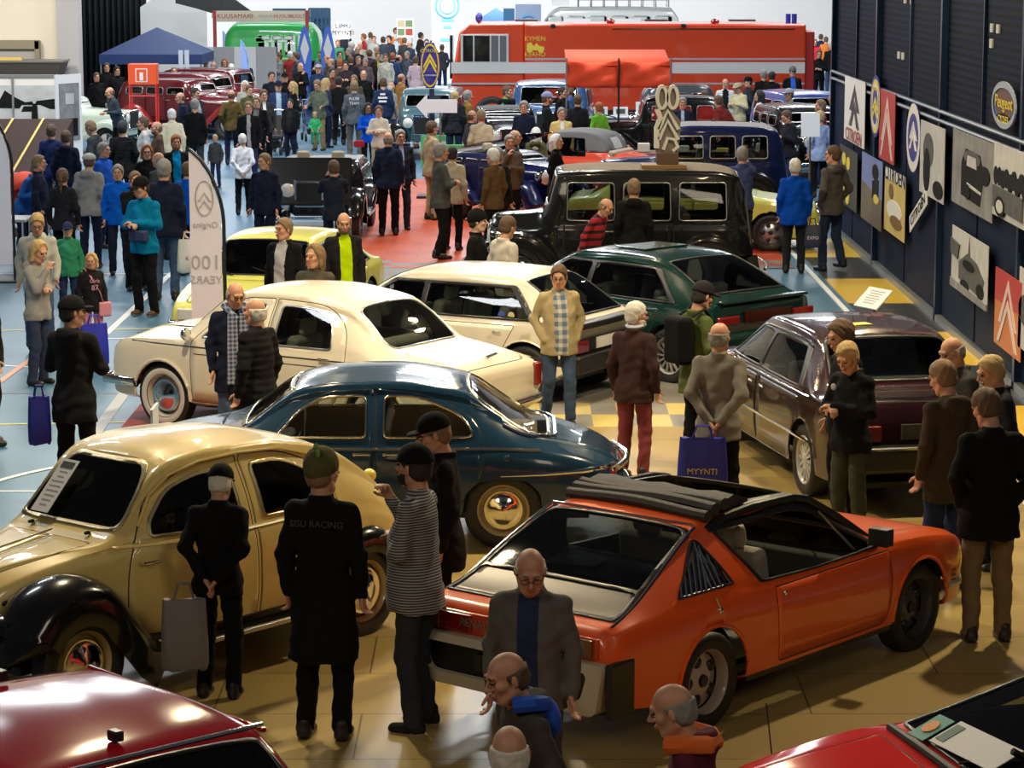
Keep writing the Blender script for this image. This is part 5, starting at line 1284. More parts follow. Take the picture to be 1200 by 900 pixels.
def hair_mesh(kind):
    """head-local meshes, list of (part name, mesh, role)"""
    if kind in HAIR: return HAIR[kind]
    res=[]
    def G(h=.007,lo=(-.17,-.13,-.32),hi=(.16,.13,.16)): return SDF(lo,hi,h)
    def shell(r=(.104,.083,.095),face=True,amp=.003):
        g=G(.0075); g.ell((-.016,0,.034),r,0); 
        g.ell((-.03,0,-.02),(.082,.079,.08),.02)
        X,Y,Z=g.ax[0][:,None,None],g.ax[1][None,:,None],g.ax[2][None,None,:]
        return g,X,Y,Z
    def done(g,name,role,amp=.002):
        if amp:
            X,Y,Z=g.ax[0][:,None,None],g.ax[1][None,:,None],g.ax[2][None,None,:]
            g.F+=(amp*np.sin(X*150+3*np.sin(Z*40))*np.sin(Y*130+Z*50)+amp*1.2*np.sin(X*60+Y*75)*np.sin(Z*70+Y*30)).astype(np.float32)
        V,Q=g.mesh(); res.append((name,to_mesh(name,V,Q),role))
    if kind in('short','bald','long','pony','bob','curly'):
        sl_=-.008 if kind=='bald' else .002
        big={'curly':.012,'long':.006,'bob':.008,'pony':.004}.get(kind,0)
        g,X,Y,Z=shell((.104+big+sl_,.083+big+sl_*.6,.095+big+sl_))
        if kind=='bald': cut=np.maximum(.03-0*X-Z*-1-.06+0*Y, 0*X+Z-.03)
        # remove face: in front of a slanted plane
        face=(X-.052)*.9+(.052-Z)*.62
        low=-(Z+.075)+0*X
        g.F=np.maximum(g.F,face.astype(np.float32)); g.F=np.maximum(g.F,low.astype(np.float32))
        if kind=='bald': g.F=np.maximum(g.F,(Z-.028+0*X+0*Y).astype(np.float32)); g.F=np.maximum(g.F,(X-.02+0*Z+0*Y).astype(np.float32))
        if kind in('long','bob'):
            L=-.26 if kind=='long' else -.12
            g.cap((-.06,0,0),(-.075,0,L),.085,.07,k=.03)
            for s_ in(1,-1): g.cap((-.01,s_*.075,.02),(-.005,s_*.085,L+.03),.03,.026,k=.02)
            g.F=np.maximum(g.F,(((X-.05)*1.0+(np.abs(Y)*0))).astype(np.float32))
        if kind=='pony':
            g.cap((-.115,0,.03),(-.14,0,-.04),.03,.028,k=.01); g.cap((-.14,0,-.04),(-.125,0,-.22),.028,.014,k=.01)
        done(g,'hair','hair',.0035 if kind=='curly' else .0022)
    if kind in('cap','flatcap','beanie'):
        g,X,Y,Z=shell((.101,.080,.09)); g.F=np.maximum(g.F,((X-.045)*.9+(.02-Z)*.9).astype(np.float32)); g.F=np.maximum(g.F,(-(Z+.075)+0*X+0*Y).astype(np.float32)); g.F=np.maximum(g.F,(Z-.03+0*X+0*Y).astype(np.float32)); done(g,'hair','hair')
        g=G(.0075); X,Y,Z=g.ax[0][:,None,None],g.ax[1][None,:,None],g.ax[2][None,None,:]
        if kind=='cap':
            g.ell((-.014,0,.035),(.110,.089,.102),0); g.F=np.maximum(g.F,(.028-Z+0*X+0*Y-.02*X).astype(np.float32)); g.ell((.11,0,.030),(.07,.068,.011),k=.006); g.ell((-.014,0,.137),(.008,.008,.006),k=.003)
        elif kind=='flatcap':
            g.ell((-.012,0,.045),(.116,.098,.072),0); g.F=np.maximum(g.F,(.024-Z+0*X+0*Y).astype(np.float32)); g.ell((.085,0,.040),(.062,.07,.018),k=.02)
        else:
            g.ell((-.016,0,.040),(.112,.091,.112),0); g.F=np.maximum(g.F,((X*.35)+.0-Z+0*Y).astype(np.float32)); g.cap((-.10,0,.01),(-.10,0,.012),.02,.02,k=.02)
        done(g,'cap' if kind!='beanie' else 'beanie','hat',0)
    if kind=='beard':
        g=G(.007); g.ell((.030,0,-.055),(.072,.066,.075),0); X,Y,Z=g.ax[0][:,None,None],g.ax[1][None,:,None],g.ax[2][None,None,:]
        g.F=np.maximum(g.F,(Z+.040+np.maximum(0,X-.05)*.9+0*Y).astype(np.float32)); g.ell((.098,0,-.062),(.02,.022,.012),k=.006,op='s'); done(g,'beard','hair')
    if kind=='glasses':
        b=MB()
        for s_ in(1,-1):
            b.tube([(.106,s_*(.032)+.021*math.cos(a),.008+.016*math.sin(a)) for a in [2*PI*k/12 for k in range(12)]],.0022,4,closed=True)
            b.tube([(.104,s_*.053,.012),(.0,s_*.086,.012)],.002,4)
        b.tube([(.108,-.011,.010),(.108,.011,.010)],.002,4)
        res.append(('glasses',mesh('glasses',b.v,b.f,b.m),'glasses'))
    HAIR[kind]=res; return res
HAIRC={'g':(.22,.21,.195),'w':(.62,.60,.55),'b':(.09,.05,.025),'k':(.015,.012,.01),'y':(.42,.29,.12),'r':(.25,.08,.02),'lb':(.19,.12,.06)}
PEOPLE=[]
def setmat(o,ms):
    for i,m in enumerate(ms):
        if len(o.data.materials)<=i: o.data.materials.append(m)
        o.material_slots[i].link='OBJECT'; o.material_slots[i].material=m
def person(px,py,H,face,label,pose='stand',top=(.02,.02,.022),legs=(.02,.022,.03),hair='short',hc='b',shoe=None,skin=None,shirt=None,hat=(.02,.02,.02),beard=0,glasses=0,feet=None,z0=0,group=None,name='person',res=None,topname='jacket',topm=None,legm=None,**k):
    """px,py: top of the head in the photograph, H: height; face: world heading in degrees"""
    if res is None: res=.0145 if py>330 or H<0 else (.019 if py>150 else .024)
    if shirt is not None and 'open_' not in k: k['open_']=.05
    if 'top' in k: pass
    gt=k.pop('gt',None)
    A=figure(pose=pose,res=res,top=topname if topname in('jacket','hood','puffer') else 'sweater',**k)
    sc=H/1.78
    fr=A['crown']; a=R(face)
    zc=fr.z*sc+z0
    if feet is None: P=at(px,py,zc)
    else:
        P0=at(px,feet,z0); sc=None
        # height from both ends
        D=P0.y; h=0
        lo_,hi_=.5,2.4
        off=Vector((fr.x*math.cos(a)-fr.y*math.sin(a),fr.x*math.sin(a)+fr.y*math.cos(a)))
        for _ in range(30):
            m=(lo_+hi_)/2; s_=m/1.78; Q=Vector((0,P0.y+off.y*s_,fr.z*s_))
            d=Q.y*math.cos(CT)-(Q.z-CH)*math.sin(CT); u=Q.y*math.sin(CT)+(Q.z-CH)*math.cos(CT); yy=450-CF*u/d
            if yy>py: lo_=m
            else: hi_=m
        sc=m/1.78; P=Vector((P0.x+0,P0.y+off.y*sc,0)); P=Vector(((px-600)/CF*d,P.y,0))
    if P.y>101 and feet is None:
        P=at_depth(px,py,101.5); sc=P.z/fr.z
    x=P.x-(fr.x*math.cos(a)-fr.y*math.sin(a))*sc; y=P.y-(fr.x*math.sin(a)+fr.y*math.cos(a))*sc
    root=bpy.data.objects.new(name,A['body']); C.objects.link(root)
    root.location=(x,y,z0); root.rotation_euler=(0,0,a); root.scale=(sc,sc,sc)
    hm=mat('hair_'+hc,HAIRC[hc],.75,bump=.4,scale=60); sk=skin or SKIN
    setmat(root,[sk,LIP,EYE,hm if hc not in('w','g') else mat('brow_grey',(.2,.17,.14),.8)])
    tag(root,label,'person',group)
    def ch(nm,me,ms,M=None):
        o=bpy.data.objects.new(nm,me); link(o,root)
        if M is not None: o.matrix_local=M
        setmat(o,ms); return o
    tm=topm or cloth(top); o=ch(topname,A['top'],[tm])
    if 'shirt' in A: ch('shirt',A['shirt'],[gt or cloth(shirt if shirt is not None else top)])
    ch('trousers',A['trousers'],[legm or cloth(legs)])
    for n in 'LR': ch('shoe',A['shoe'+n],[cloth(shoe) if shoe else SHOE, SOLE if shoe else SHOE])
    Hm=A['H']
    if hair:
        for nm,me,role in hair_mesh(hair): ch(nm,me,[hm if role=='hair' else cloth(hat)],Hm)
    if beard:
        for nm,me,role in hair_mesh('beard'): ch(nm,me,[hm],Hm)
    if glasses:
        for nm,me,role in hair_mesh('glasses'): ch(nm,me,[BLACK],Hm)
    PEOPLE.append((root,A,sc)); return root
def hand_at(root,n='R',extra=.09):
    A=[p for p in PEOPLE if p[0]==root][0][1]; J=A['J']; w=J['wr'+n]; d=(w-J['el'+n]).normalized()
    Mw=Matrix.Translation(root.location)@Matrix.Rotation(root.rotation_euler.z,4,'Z')@Matrix.Scale(root.scale[0],4)
    return Mw@(w+d*extra)
def patmat(key,kind,c1,c2,scale=30,rot=0):
    if key in MAT: return MAT[key]
    m=bpy.data.materials.new(key); m.use_nodes=True; nt=m.node_tree; b=nt.nodes['Principled BSDF']; b.inputs['Roughness'].default_value=.9
    tc=nt.nodes.new('ShaderNodeTexCoord'); sp=nt.nodes.new('ShaderNodeSeparateXYZ'); nt.links.new(tc.outputs['Object'],sp.inputs[0])
    def wave(out,f,th):
        a=nt.nodes.new('ShaderNodeMath'); a.operation='MULTIPLY'; a.inputs[1].default_value=f; nt.links.new(out,a.inputs[0])
        f_=nt.nodes.new('ShaderNodeMath'); f_.operation='FRACT'; nt.links.new(a.outputs[0],f_.inputs[0])
        g_=nt.nodes.new('ShaderNodeMath'); g_.operation='GREATER_THAN'; g_.inputs[1].default_value=th; nt.links.new(f_.outputs[0],g_.inputs[0]); return g_.outputs[0]
    z=wave(sp.outputs[2],scale,.55 if kind=='check' else .6)
    fac=z
    if kind=='check':
        y=wave(sp.outputs[1],scale,.55); ad=nt.nodes.new('ShaderNodeMath'); ad.operation='ADD'; nt.links.new(z,ad.inputs[0]); nt.links.new(y,ad.inputs[1])
        h=nt.nodes.new('ShaderNodeMath'); h.operation='MULTIPLY'; h.inputs[1].default_value=.5; nt.links.new(ad.outputs[0],h.inputs[0]); fac=h.outputs[0]
    mx=nt.nodes.new('ShaderNodeMix'); mx.data_type='RGBA'; mx.inputs[6].default_value=(*c1,1); mx.inputs[7].default_value=(*c2,1)
    nt.links.new(fac,mx.inputs[0]); nt.links.new(mx.outputs[2],b.inputs['Base Color']); MAT[key]=m; return m
# ---------------- stands, vehicles and signs in the background ----------------
def board_on_post(label,px,py_base,h,w,hh,tiltdeg=0,face=-90,m=WHITE,cat='sign',name='info_stand',postm=BLACK,words=True):
    p=at(px,py_base); e=empty(name,p,R(face),label,cat)
    b=MB(); b.tube([(0,0,.03),(0,0,h)],.018,8); b.build('post',postm,e); b=MB(); b.lathe([(0,.001),(0,.18),(.02,.18),(.04,.03)],18,Matrix.Rotation(PI/2,4,'X')); b.build('base',postm,e)
    M=Matrix.Translation((.02,0,h+hh*.3))@Matrix.Rotation(R(-tiltdeg),4,'Y')
    MB().box((0,0,0),(.02,w,hh),M=M).build('board',m,e,bev=.004)
    if words:
        q=MB()
        for k in range(6): q.box((.0,0,0),(.002,w*(.6-.07*(k%3)),hh*.035),M=M@Matrix.Translation((.012,0,hh*(.33-.12*k))))
        q.build('print',mat('grey_ink',(.3,.3,.3),.7),e)
    return e
board_on_post('tilted information board on a black post on the yellow and black floor tiles',1024,386,.30,.50,.34,tiltdeg=48,face=-152)
board_on_post('white card on a thin gold stand behind the dark blue saloon',948,237,1.35,.36,.45,tiltdeg=8,face=-90,postm=mat('gold_post',(.6,.4,.12),.3,metal=1),words=False,name='card_stand')
def banner(label,px,py,h,w,tcol,face=-90,leanx=0,edge=BLACK,words=None,chev=True,name='feather_banner',mirror=False):
    p=at(px,py); e=empty(name,p,R(face)+PI/2,label,'banner')
    pts=[]; n=16
    # outline in local xz: straight left edge, curved right edge reaching the tip
    L=[(0,.25),(0,h*.93)]
    Rr=[(w*(1-.0*t)*(1 if t<.62 else math.cos((t-.62)/.38*PI/2)**.7 if t<1 else 0),.25+(h*.75)*t*1.0) for t in [k/20 for k in range(21)]]
    poly=[(0,.25)]+[(x,z) for x,z in Rr if x>.002]+[(0,.25+h*.75*1.0)]
    b=MB(); b.prism(poly,1,-.006,.006); o=b.build('sail',tcol,e,smooth=False,fix=True)
    b=MB(); b.tube([(w+.03,0,0)]+[(x+.03,0,z) for x,z in Rr]+[(0,0,.27+h*.75)],.022 if h>2 else .02,6); b.build('pole',edge,e)
    MB().box((w*.6,0,.015),(.5,.4,.03)).build('base',BLACK,e,bev=.01)
    G=mat('banner_grey',(.42,.42,.40),.6)
    sgn=-1 if mirror else 1
    if chev:
        cx=w*.48; cz=.25+h*.75*.76
        bb=MB(); bb.tube([(cx+.10*math.cos(a),-.012,cz+.20*math.sin(a)) for a in [2*PI*k/24 for k in range(24)]],.008,4,closed=True); bb.build('oval_outline',G,e)
        for dz in(.0,-.09):
            bb=MB(); bb.prism([(cx-.08,cz-.04+dz),(cx,cz+.07+dz),(cx+.08,cz-.04+dz),(cx+.055,cz-.04+dz),(cx,cz+.04+dz),(cx-.055,cz-.04+dz)],1,-.014,-.007); bb.build('chevron',G,e,smooth=False,fix=True)
    for t,z,sz in words or []:
        text(t,sz,e,Matrix.Translation((w*.5,-.012,z))@Matrix.Rotation(PI/2,4,'X')@Matrix.Diagonal((sgn,1,1,1)),G,'lettering')
    return e
banner('tall white feather banner with grey chevrons and 100 YEARS beside the lime yellow car',226,430,3.02,.36,mat('banner_white',(.74,.74,.84),.7),words=[('Origins',1.66,.10),('100',1.22,.24),('YEARS',1.02,.13)],mirror=True)
banner('white feather banner cut by the left edge of the picture',-18,330,3.1,.42,mat('banner_white'),chev=False)
for lab,px,py,m in(('thin pale blue feather banner beside the grey partitions',283,142,mat('banner_blue',(.28,.42,.80),.6)),('short pale blue banner in front of the green bus',262,112,mat('banner_blue'))):
    banner(lab,px,py,2.7 if px>270 else 2.5,.20,m,chev=False,edge=mat('banner_blue'))
for lab,px in(('blue pointed banner with white diamond at the rear of the green bus',358),('blue pointed banner with white diamond in front of the blue lattice tower',385)):
    p=at(px,128); e=empty('diamond_banner',p,0,lab,'banner'); DB=mat('banner_deep_blue',(.06,.16,.62),.6)
    b=MB(); b.prism([(-.17,.3),(.0,.1),(.17,.3),(.28,2.0),(.12,2.75),(0,2.9),(-.12,2.75),(-.28,2.0)],1,-.01,.01); b.build('sail',DB,e,smooth=False,fix=True)
    b=MB(); b.prism([(-.17,2.1),(0,1.55),(.17,2.1),(0,2.62)],1,-.016,-.010); b.build('diamond',WHITE,e,smooth=False,fix=True)
    for z in (1.2,.95,.7): MB().box((0,-.014,z),(.16,.004,.08)).build('print',mat('banner_print',(.5,.6,.85),.6),e)
    MB().tube([(0,.02,0),(0,.02,2.85)],.02,6).build('pole',STEEL,e); e.scale=(.8,.8,.88)
# display panel with black and white photo, left
Y=61.5
p=atY(72,180,Y); e=empty('exhibition_stand',(0,0,0),0,'white display panel carrying a large black and white car photograph','display panel')
a=atY(-30,89,Y); b_=atY(71,178,Y)
zt=a.z; zb=0.0
FR=mat('panel_frame',(.35,.34,.32),.4,metal=.6); CWM=mat('panel_white',(.70,.66,.60),.7)
MB().box(((a.x+b_.x)/2,Y,zt/2),(b_.x-a.x,.06,zt)).build('panel',CWM,e,smooth=False)
MB().box(((a.x+b_.x)/2,Y,zt),(b_.x-a.x+.06,.10,.06)).build('top_rail',FR,e,smooth=False)
for px in(71,15): q=atY(px,89,Y); MB().box((q.x,Y-.04,zt/2),(.05,.06,zt)).build('upright',FR,e,smooth=False)
c0=atY(-30,100,Y-.05); c1=atY(70,158,Y-.05)
def PH(poly,m,name,k): 
    W=c1.x-c0.x; H=c0.z-c1.z; bq=MB(); bq.prism([(c0.x+u*W,c1.z+v*H) for u,v in poly],1,Y-.06-.004*k,Y-.05); return bq.build(name,m,e,smooth=False,fix=True)
def OV(u,v,ru,rv,m,name,k): return PH([(u+ru*math.cos(t),v+rv*math.sin(t)) for t in [2*PI*i/24 for i in range(24)]],m,name,k)
PH([(0,0),(1,0),(1,1),(0,1)],BWL,'photograph',0); PH([(0,.55),(1,.52),(1,.74),(.8,.70),(.6,.66),(.48,.76),(.36,.90),(.3,.72),(0,.7)],BWD,'tree_line',1); PH([(0,0),(1,0),(1,.22),(0,.24)],BW1,'grass',1)
PH([(.36,.24),(.40,.42),(.50,.46),(.56,.60),(.78,.60),(.98,.46),(.99,.24)],BWL,'car_shape',2); PH([(.40,.30),(.98,.30),(.98,.22),(.40,.20)],BWM,'car_shade',3); PH([(.55,.47),(.68,.47),(.68,.58),(.58,.58)],BWD,'car_window',3)
for u in(.42,.86): OV(u,.24,.045,.09,BWD,'car_wheel',4); OV(u,.24,.028,.055,WHITE,'car_hub',5)
PH([(.67,.20),(.75,.20),(.745,.58),(.71,.66),(.68,.58)],BWD,'figure_dress',6); OV(.71,.70,.025,.07,BWL,'figure_head',7)
e=empty('side_panel',atY(82,190,60.5),R(60),'angled white panel with a small black and white photo, at the end of the display','display panel')
MB().box((.0,0,1.0),(.9,.04,2.0)).build('panel',WHITE,e,smooth=False); MB().box((.0,-.03,1.15),(.7,.01,1.3)).build('photograph',BW1,e,smooth=False); MB().box((.0,-.037,.8),(.55,.01,.4)).build('car_shape',BWD,e,smooth=False); MB().box((.0,-.037,1.45),(.3,.01,.25)).build('window_shape',BWL,e,smooth=False)
a=atY(-20,72,66.6); b_=atY(78,88,66.6)
e=empty('storage_box',((a.x+b_.x)/2,66.6,0),0,'long dark box with a slanted end lying on top of the display panels','box')
L=(b_.x-a.x)/2; b=MB(); b.prism([(-L,b_.z),(L-.12,b_.z),(L,a.z),(-L,a.z)],1,-.6,.4); b.build('body',mat('box_dark',(.035,.03,.025),.5),e,smooth=False,fix=True); MB().box((0,-.1,a.z+.02),(2*L+.04,1.06,.05)).build('lid',mat('box_lid',(.16,.15,.13),.5),e,smooth=False); MB().box((-.8,-.2,a.z+.07),(1.6,.4,.07)).build('papers',mat('yellow_papers',(.7,.5,.12),.6),e,smooth=False)
MB().box((0,-.1,b_.z/2),(2*L-.3,.9,b_.z)).build('support',CWM,e,smooth=False)
p=at(28,250); e=empty('ramp',(p.x-1.35,51.0,0),0,'brown sloping board with two yellow lines under the display','ramp')
b=MB(); b.prism([(0,0),(5.5,1.25),(5.5,0)],0,-1.1,1.0); b.build('surface',mat('brown_board',(.045,.025,.022),.7,spec=.1),e,smooth=False,fix=True)
for x in(-.3,.35): 
    b=MB(); b.add([(x,-.01,.02),(x+.05,-.01,.02),(x+.05,5.5,1.27),(x,5.5,1.27)],[(0,1,2,3)]); b.build('line',mat('yellow_papers'),e,smooth=False)
def extinguisher(label,p,h=.55):
    e=empty('fire_extinguisher',p,R(-90),label,'fire extinguisher'); RD=mat('extinguisher_red',(.65,.02,.015),.3,coat=1)
    b=MB(); b.lathe([(0,.001),(0,.08),(.02,.085),(h*.72,.085),(h*.82,.05),(h*.86,.025),(h*.86,.001)],18,Matrix.Rotation(PI/2,4,'X')); b.build('cylinder',RD,e)
    b=MB(); b.box((.02,0,h*.90),(.12,.03,.03)); b.tube([(.0,.0,h*.88),(.0,.10,h*.85),(.0,.12,h*.5),(.0,.115,h*.3)],.012,6); b.build('valve_and_hose',BLACK,e); return e
extinguisher('red fire extinguisher hanging on the grey column',atY(96,137,66.5),.60)
q=at(977,185); extinguisher('red fire extinguisher standing on a brown case by the blue wall',Vector((q.x,q.y,.45)),.62)
MB().box((0,0,.225),(.4,.5,.45)).build('wooden_case',mat('case_brown',(.14,.05,.03),.5),loc=q,bev=.02)['label']='small dark brown case beneath the red fire extinguisher'; bpy.data.objects['wooden_case']['category']='case'
# fire point stand
p=at(170,168); e=empty('fire_point_stand',p,0,'tall red metal stand with extinguisher pictogram on its box','stand'); OR2=mat('fire_orange',(.75,.085,.02),.4)
MB().box((0,0,1.74),(.72,.45,.52)).build('box',OR2,e,bev=.02); MB().box((-.02,-.235,1.72),(.30,.01,.34)).build('pictogram_plate',WHITE,e); MB().box((-.02,-.242,1.72),(.25,.01,.29)).build('pictogram_field',OR2,e); MB().box((-.02,-.25,1.69),(.09,.01,.20)).build('pictogram',WHITE,e)
for x in(-.33,.33):
    for y in(-.2,.2): MB().tube([(x,y,0),(x,y,1.52)],.022,6).build('leg',mat('extinguisher_red'),e)
for z in(.5,1.2): MB().tube([(-.33,-.2,z),(.33,-.2,z),(.33,.2,z),(-.33,.2,z)],.015,6,closed=True).build('brace',mat('extinguisher_red'),e)
# gazebos
def gazebo(label,cx,Y,w,ze,zp,m,name='gazebo',d=3.0,legs=True):
    e=empty(name,(cx,Y,0),0,label,'canopy'); V=[(-w/2,-d/2,ze),(w/2,-d/2,ze),(w/2,d/2,ze),(-w/2,d/2,ze),(0,0,zp),(-w/2,-d/2,ze-.28),(w/2,-d/2,ze-.28),(w/2,d/2,ze-.28),(-w/2,d/2,ze-.28)]
    b=MB(); b.add(V,[(0,1,4),(1,2,4),(2,3,4),(3,0,4),(5,6,1,0),(6,7,2,1),(7,8,3,2),(8,5,0,3)]); o=b.build('roof',m,e,smooth=False); md=o.modifiers.new('t','SOLIDIFY'); md.thickness=.01
    for x in(-1,1):
        for y in(-1,1): MB().tube([(x*w/2*.97,y*d/2*.97,0),(x*w/2*.97,y*d/2*.97,ze)],.025,6).build('leg',STEEL,e)
    return e
NB=mat('navy_fabric',(.012,.035,.13),.7)
a=atY(110,68,76); b_=atY(243,66,76); pk=atY(178,40,77.5); gazebo('navy blue pop-up canopy in front of the black curtains',(a.x+b_.x)/2,77.5,b_.x-a.x-.3,a.z+.1,pk.z+.2,NB)
for px in(213,220): 
    q=atY(px,74,76); MB().box((0,0,1.0),(.13,.02,2.0)).build('hanging_strip',mat('strip_white',(.55,.6,.7),.6),None,loc=(q.x,75.8,.0)); 
for i,o in enumerate([o for o in bpy.data.objects if o.name.startswith('hanging_strip')]): tag(o,'pale hanging strip on the right leg of the navy canopy','strip','pale strips hanging from the navy canopy')
a=atY(556,27,92); b_=atY(606,27,92); pk=atY(586,9,93); gazebo('blue canopy top showing behind the cab of the fire engine',(a.x+b_.x)/2,93,b_.x-a.x,a.z,pk.z,mat('blue_fabric',(.06,.16,.33),.7))
# black curtains, drapes, partitions
def wavy(name,x0,x1,Y,z0,z1,m,amp=.08,n=60,label=None,cat=None,top=None):
    V=[];F=[]
    for i in range(n+1):
        x=x0+(x1-x0)*i/n; yy=Y+amp*math.sin(i*1.3)
        zz=z1 if top is None else top(i/n)
        V+=[(x,yy,z0),(x,yy,zz)]
    for i in range(n): F.append((2*i,2*i+2,2*i+3,2*i+1))
    o=MB().add(V,F).build(name,m); md=o.modifiers.new('t','SOLIDIFY'); md.thickness=.02; return tag(o,label,cat)
BC=mat('black_curtain',(.006,.007,.010),.8)
a=atY(105,60,88); b_=atY(246,60,88); wavy('curtain',a.x-.5,b_.x-2.1,88,0,6.0,BC,.12,label='black curtain filling the dark corner beside the column',cat='curtain')
WG=mat('white_panel',(.66,.66,.64),.7); GG=mat('grey_panel',(.36,.355,.36),.7)
a=atY(165,20,86.5); b_=atY(243,60,86.5); b=MB(); b.prism([(a.x,0),(b_.x,0),(b_.x,4.45),(a.x+1.0,3.6),(a.x,3.0)],1,86.4,86.5); o=b.build('white_partition',WG,smooth=False,fix=True); tag(o,'white wall panel with a sloping top edge beside the black curtain','partition')
a=atY(206,0,84); b_=atY(300,17,84); b=MB(); b.prism([(a.x,a.z+.5),(a.x+1.2,a.z+.5),(b_.x,b_.z),(b_.x-.9,b_.z-.1),(a.x+.6,a.z-.25),(a.x,a.z-.1)],1,83.9,84.1); o=b.build('roof_truss',mat('truss_dark',(.025,.03,.03),.5,noise=.5,scale=6),smooth=False,fix=True); tag(o,'dark sloping awning with lattice texture above the green bus','awning')
Y=80
for i,(x0,x1) in enumerate(((240,250),(250,274),(274,300),(300,324))):
    a=atY(x0,55,Y);b_=atY(x1,55,Y); h=a.z
    o=MB().box(((a.x+b_.x)/2,Y,h/2),(b_.x-a.x-.01,.05,h)).build('partition_panel',(WG,GG)[i%2],smooth=False)
    tag(o,('narrow white partition panel at the left end of the row','left grey partition panel below the green bus','wide white partition panel between two grey ones','grey partition panel at the right end of the row')[i],'partition')
# green bus
Y=84; a=atY(253,25,Y); b_=atY(365,60,Y); Wb=b_.x-a.x
c=Car('green vintage bus with a row of side windows behind the partitions','bus',(a.x+b_.x)/2+.2,Y+.8,180,name='green_bus')
top=a.z
d=dict(len=(-Wb/2-.1,Wb/2),n=30,top=[(-Wb/2-.1,1.6),(-Wb/2,2.3),(-Wb/2+.25,top-.05),(0,top+.02),(Wb/2-.5,top),(Wb/2-.1,top-.35),(Wb/2,1.6)],belt=[(-Wb/2-.1,1.3),(Wb/2,1.3)],wid=[(-Wb/2-.1,.9),(-Wb/2+.2,1.1),(Wb/2-.2,1.1),(Wb/2,.95)],roofw=[(-Wb/2-.1,.7),(-Wb/2+.2,.98),(Wb/2-.2,.98),(Wb/2,.7)],bot=[(-9,.45),(9,.45)],out=.02,cf=.86)
c.loft(d); c.wr=.5;c.ra=.55;c.wx=(-Wb*.3,Wb*.32); c.arches(c.wx,.5,.55)
for k in range(4): x=-Wb/2+.25+.42*k; c.pane('S',rpoly([(x,1.55),(x+.37,1.55),(x+.37,top-.42),(x,top-.42)],.04),'side_window',rim=.02)
for k in range(3): x=Wb/2-1.05+.0-.36*k; c.pane('S',rpoly([(x-.3,1.95),(x,1.95),(x,top-.5),(x-.3,top-.5)],.04),'side_window',rim=.02)
GR=paint('bus_green',(.02,.30,.06)); LGm=mat('pale_green',(.15,.50,.14),.4)
c.finish(GR,{'window_trim':LGm,'side_window':GLC}); c.strip(-Wb/2,Wb/2-.1,1.42,LGm,.05,'waist_band',.01); c.strip(-Wb/2,-.05,.95,LGm,.32,'side_panel',.008); c.wheels(c.wx,.5,.22,'cap',1.1,(.3,.3,.3))
a=atY(250,14,82.9); b_=atY(362,24,82.9); e=empty('roof_sign',(0,0,0),0,'long cream signboard with red lettering above the green bus','sign'); 
MB().box(((a.x+b_.x)/2,82.8,a.z-.13),(b_.x-a.x,.06,.34)).build('board',mat('sign_cream',(.62,.56,.42),.6),e,smooth=False)
for x in(a.x+.05,b_.x-.05): MB().box((x,82.78,a.z-.9),(.10,.12,1.9)).build('post',mat('post_red',(.35,.04,.03),.6),e,smooth=False)
RM=mat('letter_red')
for t,u,m,s in(('R KUUSAMAKI',.20,RM,.20),('TEL. HINAUS',.50,mat('grey_ink'),.13),('HUOLTO',.74,RM,.15),('HUOLTO',.90,RM,.15)): text(t,s,e,Matrix.Translation((a.x+(b_.x-a.x)*u,82.75,a.z-.13))@Matrix.Rotation(PI/2,4,'X'),m)
# lattice tower
a=atY(320,17,90); b_=atY(387,80,90); e=empty('lattice_rack',(0,0,0),0,'dark blue lattice steel rack standing behind the green bus','rack'); LB=mat('lattice_blue',(.03,.10,.20),.5)
a=atY(362,10,90)
for x in np.linspace(a.x,b_.x,6): MB().box((x,90,a.z/2),(.06,.06,a.z)).build('upright',LB,e,smooth=False)
for z in np.linspace(.4,a.z,9): MB().box(((a.x+b_.x)/2,90,z),(b_.x-a.x,.05,.05)).build('crossbar',LB,e,smooth=False)
MB().box(((a.x+b_.x)/2,90.5,a.z/2),(b_.x-a.x,.03,a.z)).build('back_sheet',mat('lattice_back',(.06,.15,.25),.6),e,smooth=False)
a=atY(320,12,92); b_=atY(358,14,92); o=MB().box(((a.x+b_.x)/2,92,a.z),(b_.x-a.x,.4,.12)).build('roof_rack_beam',LB,e); 
# notices on the back wall
def notice(label,x0,y0,x1,y1,Y,m,lines=None,name='notice_board',cat='notice',els=None):
    a=atY(x0,y0,Y);b_=atY(x1,y1,Y); e=empty(name,((a.x+b_.x)/2,Y,b_.z),0,label,cat); W=b_.x-a.x;H=a.z-b_.z
    MB().box((0,0,H/2),(W,.04,H)).build('board',m,e,smooth=False)
    if b_.z>.3:
        for x in (-W*.4,W*.4): MB().box((x,.03,-b_.z/2+.01),(.03,.03,b_.z+.02)).build('leg',STEEL,e,smooth=False)
    for t,v,s,mm in lines or []: text(t,s,e,Matrix.Translation((0,-.03,H*v))@Matrix.Rotation(PI/2,4,'X'),mm)
    for u,v,w,h,mm in els or []: MB().box((W*(u-.5),-.03,H*v),(W*w,.01,H*h)).build('print',mm,e,smooth=False)
notice('white notice with two lines of black print right of the diamond banners',394,25,410,46,96,WHITE,[('LIPPU',.72,.22,BWD),('MYYNTI',.35,.22,BWD)])
gm=mat('poster_green',(.12,.2,.08),.6); bm_=mat('poster_tan',(.4,.33,.2),.6)
notice('multicoloured picture board on the white back wall',465,22,485,44,98,WHITE,els=[(.25,.75,.4,.35,bm_),(.72,.75,.4,.35,gm),(.25,.3,.4,.35,gm),(.72,.3,.4,.35,mat('letter_red'))],name='picture_board')
a=atY(506,0,97); b_=atY(543,90,97); e=empty('hanging_banner',((a.x+b_.x)/2,97,0),0,'wide white banner with a pale blue ring hanging behind the fire engine cab','banner')
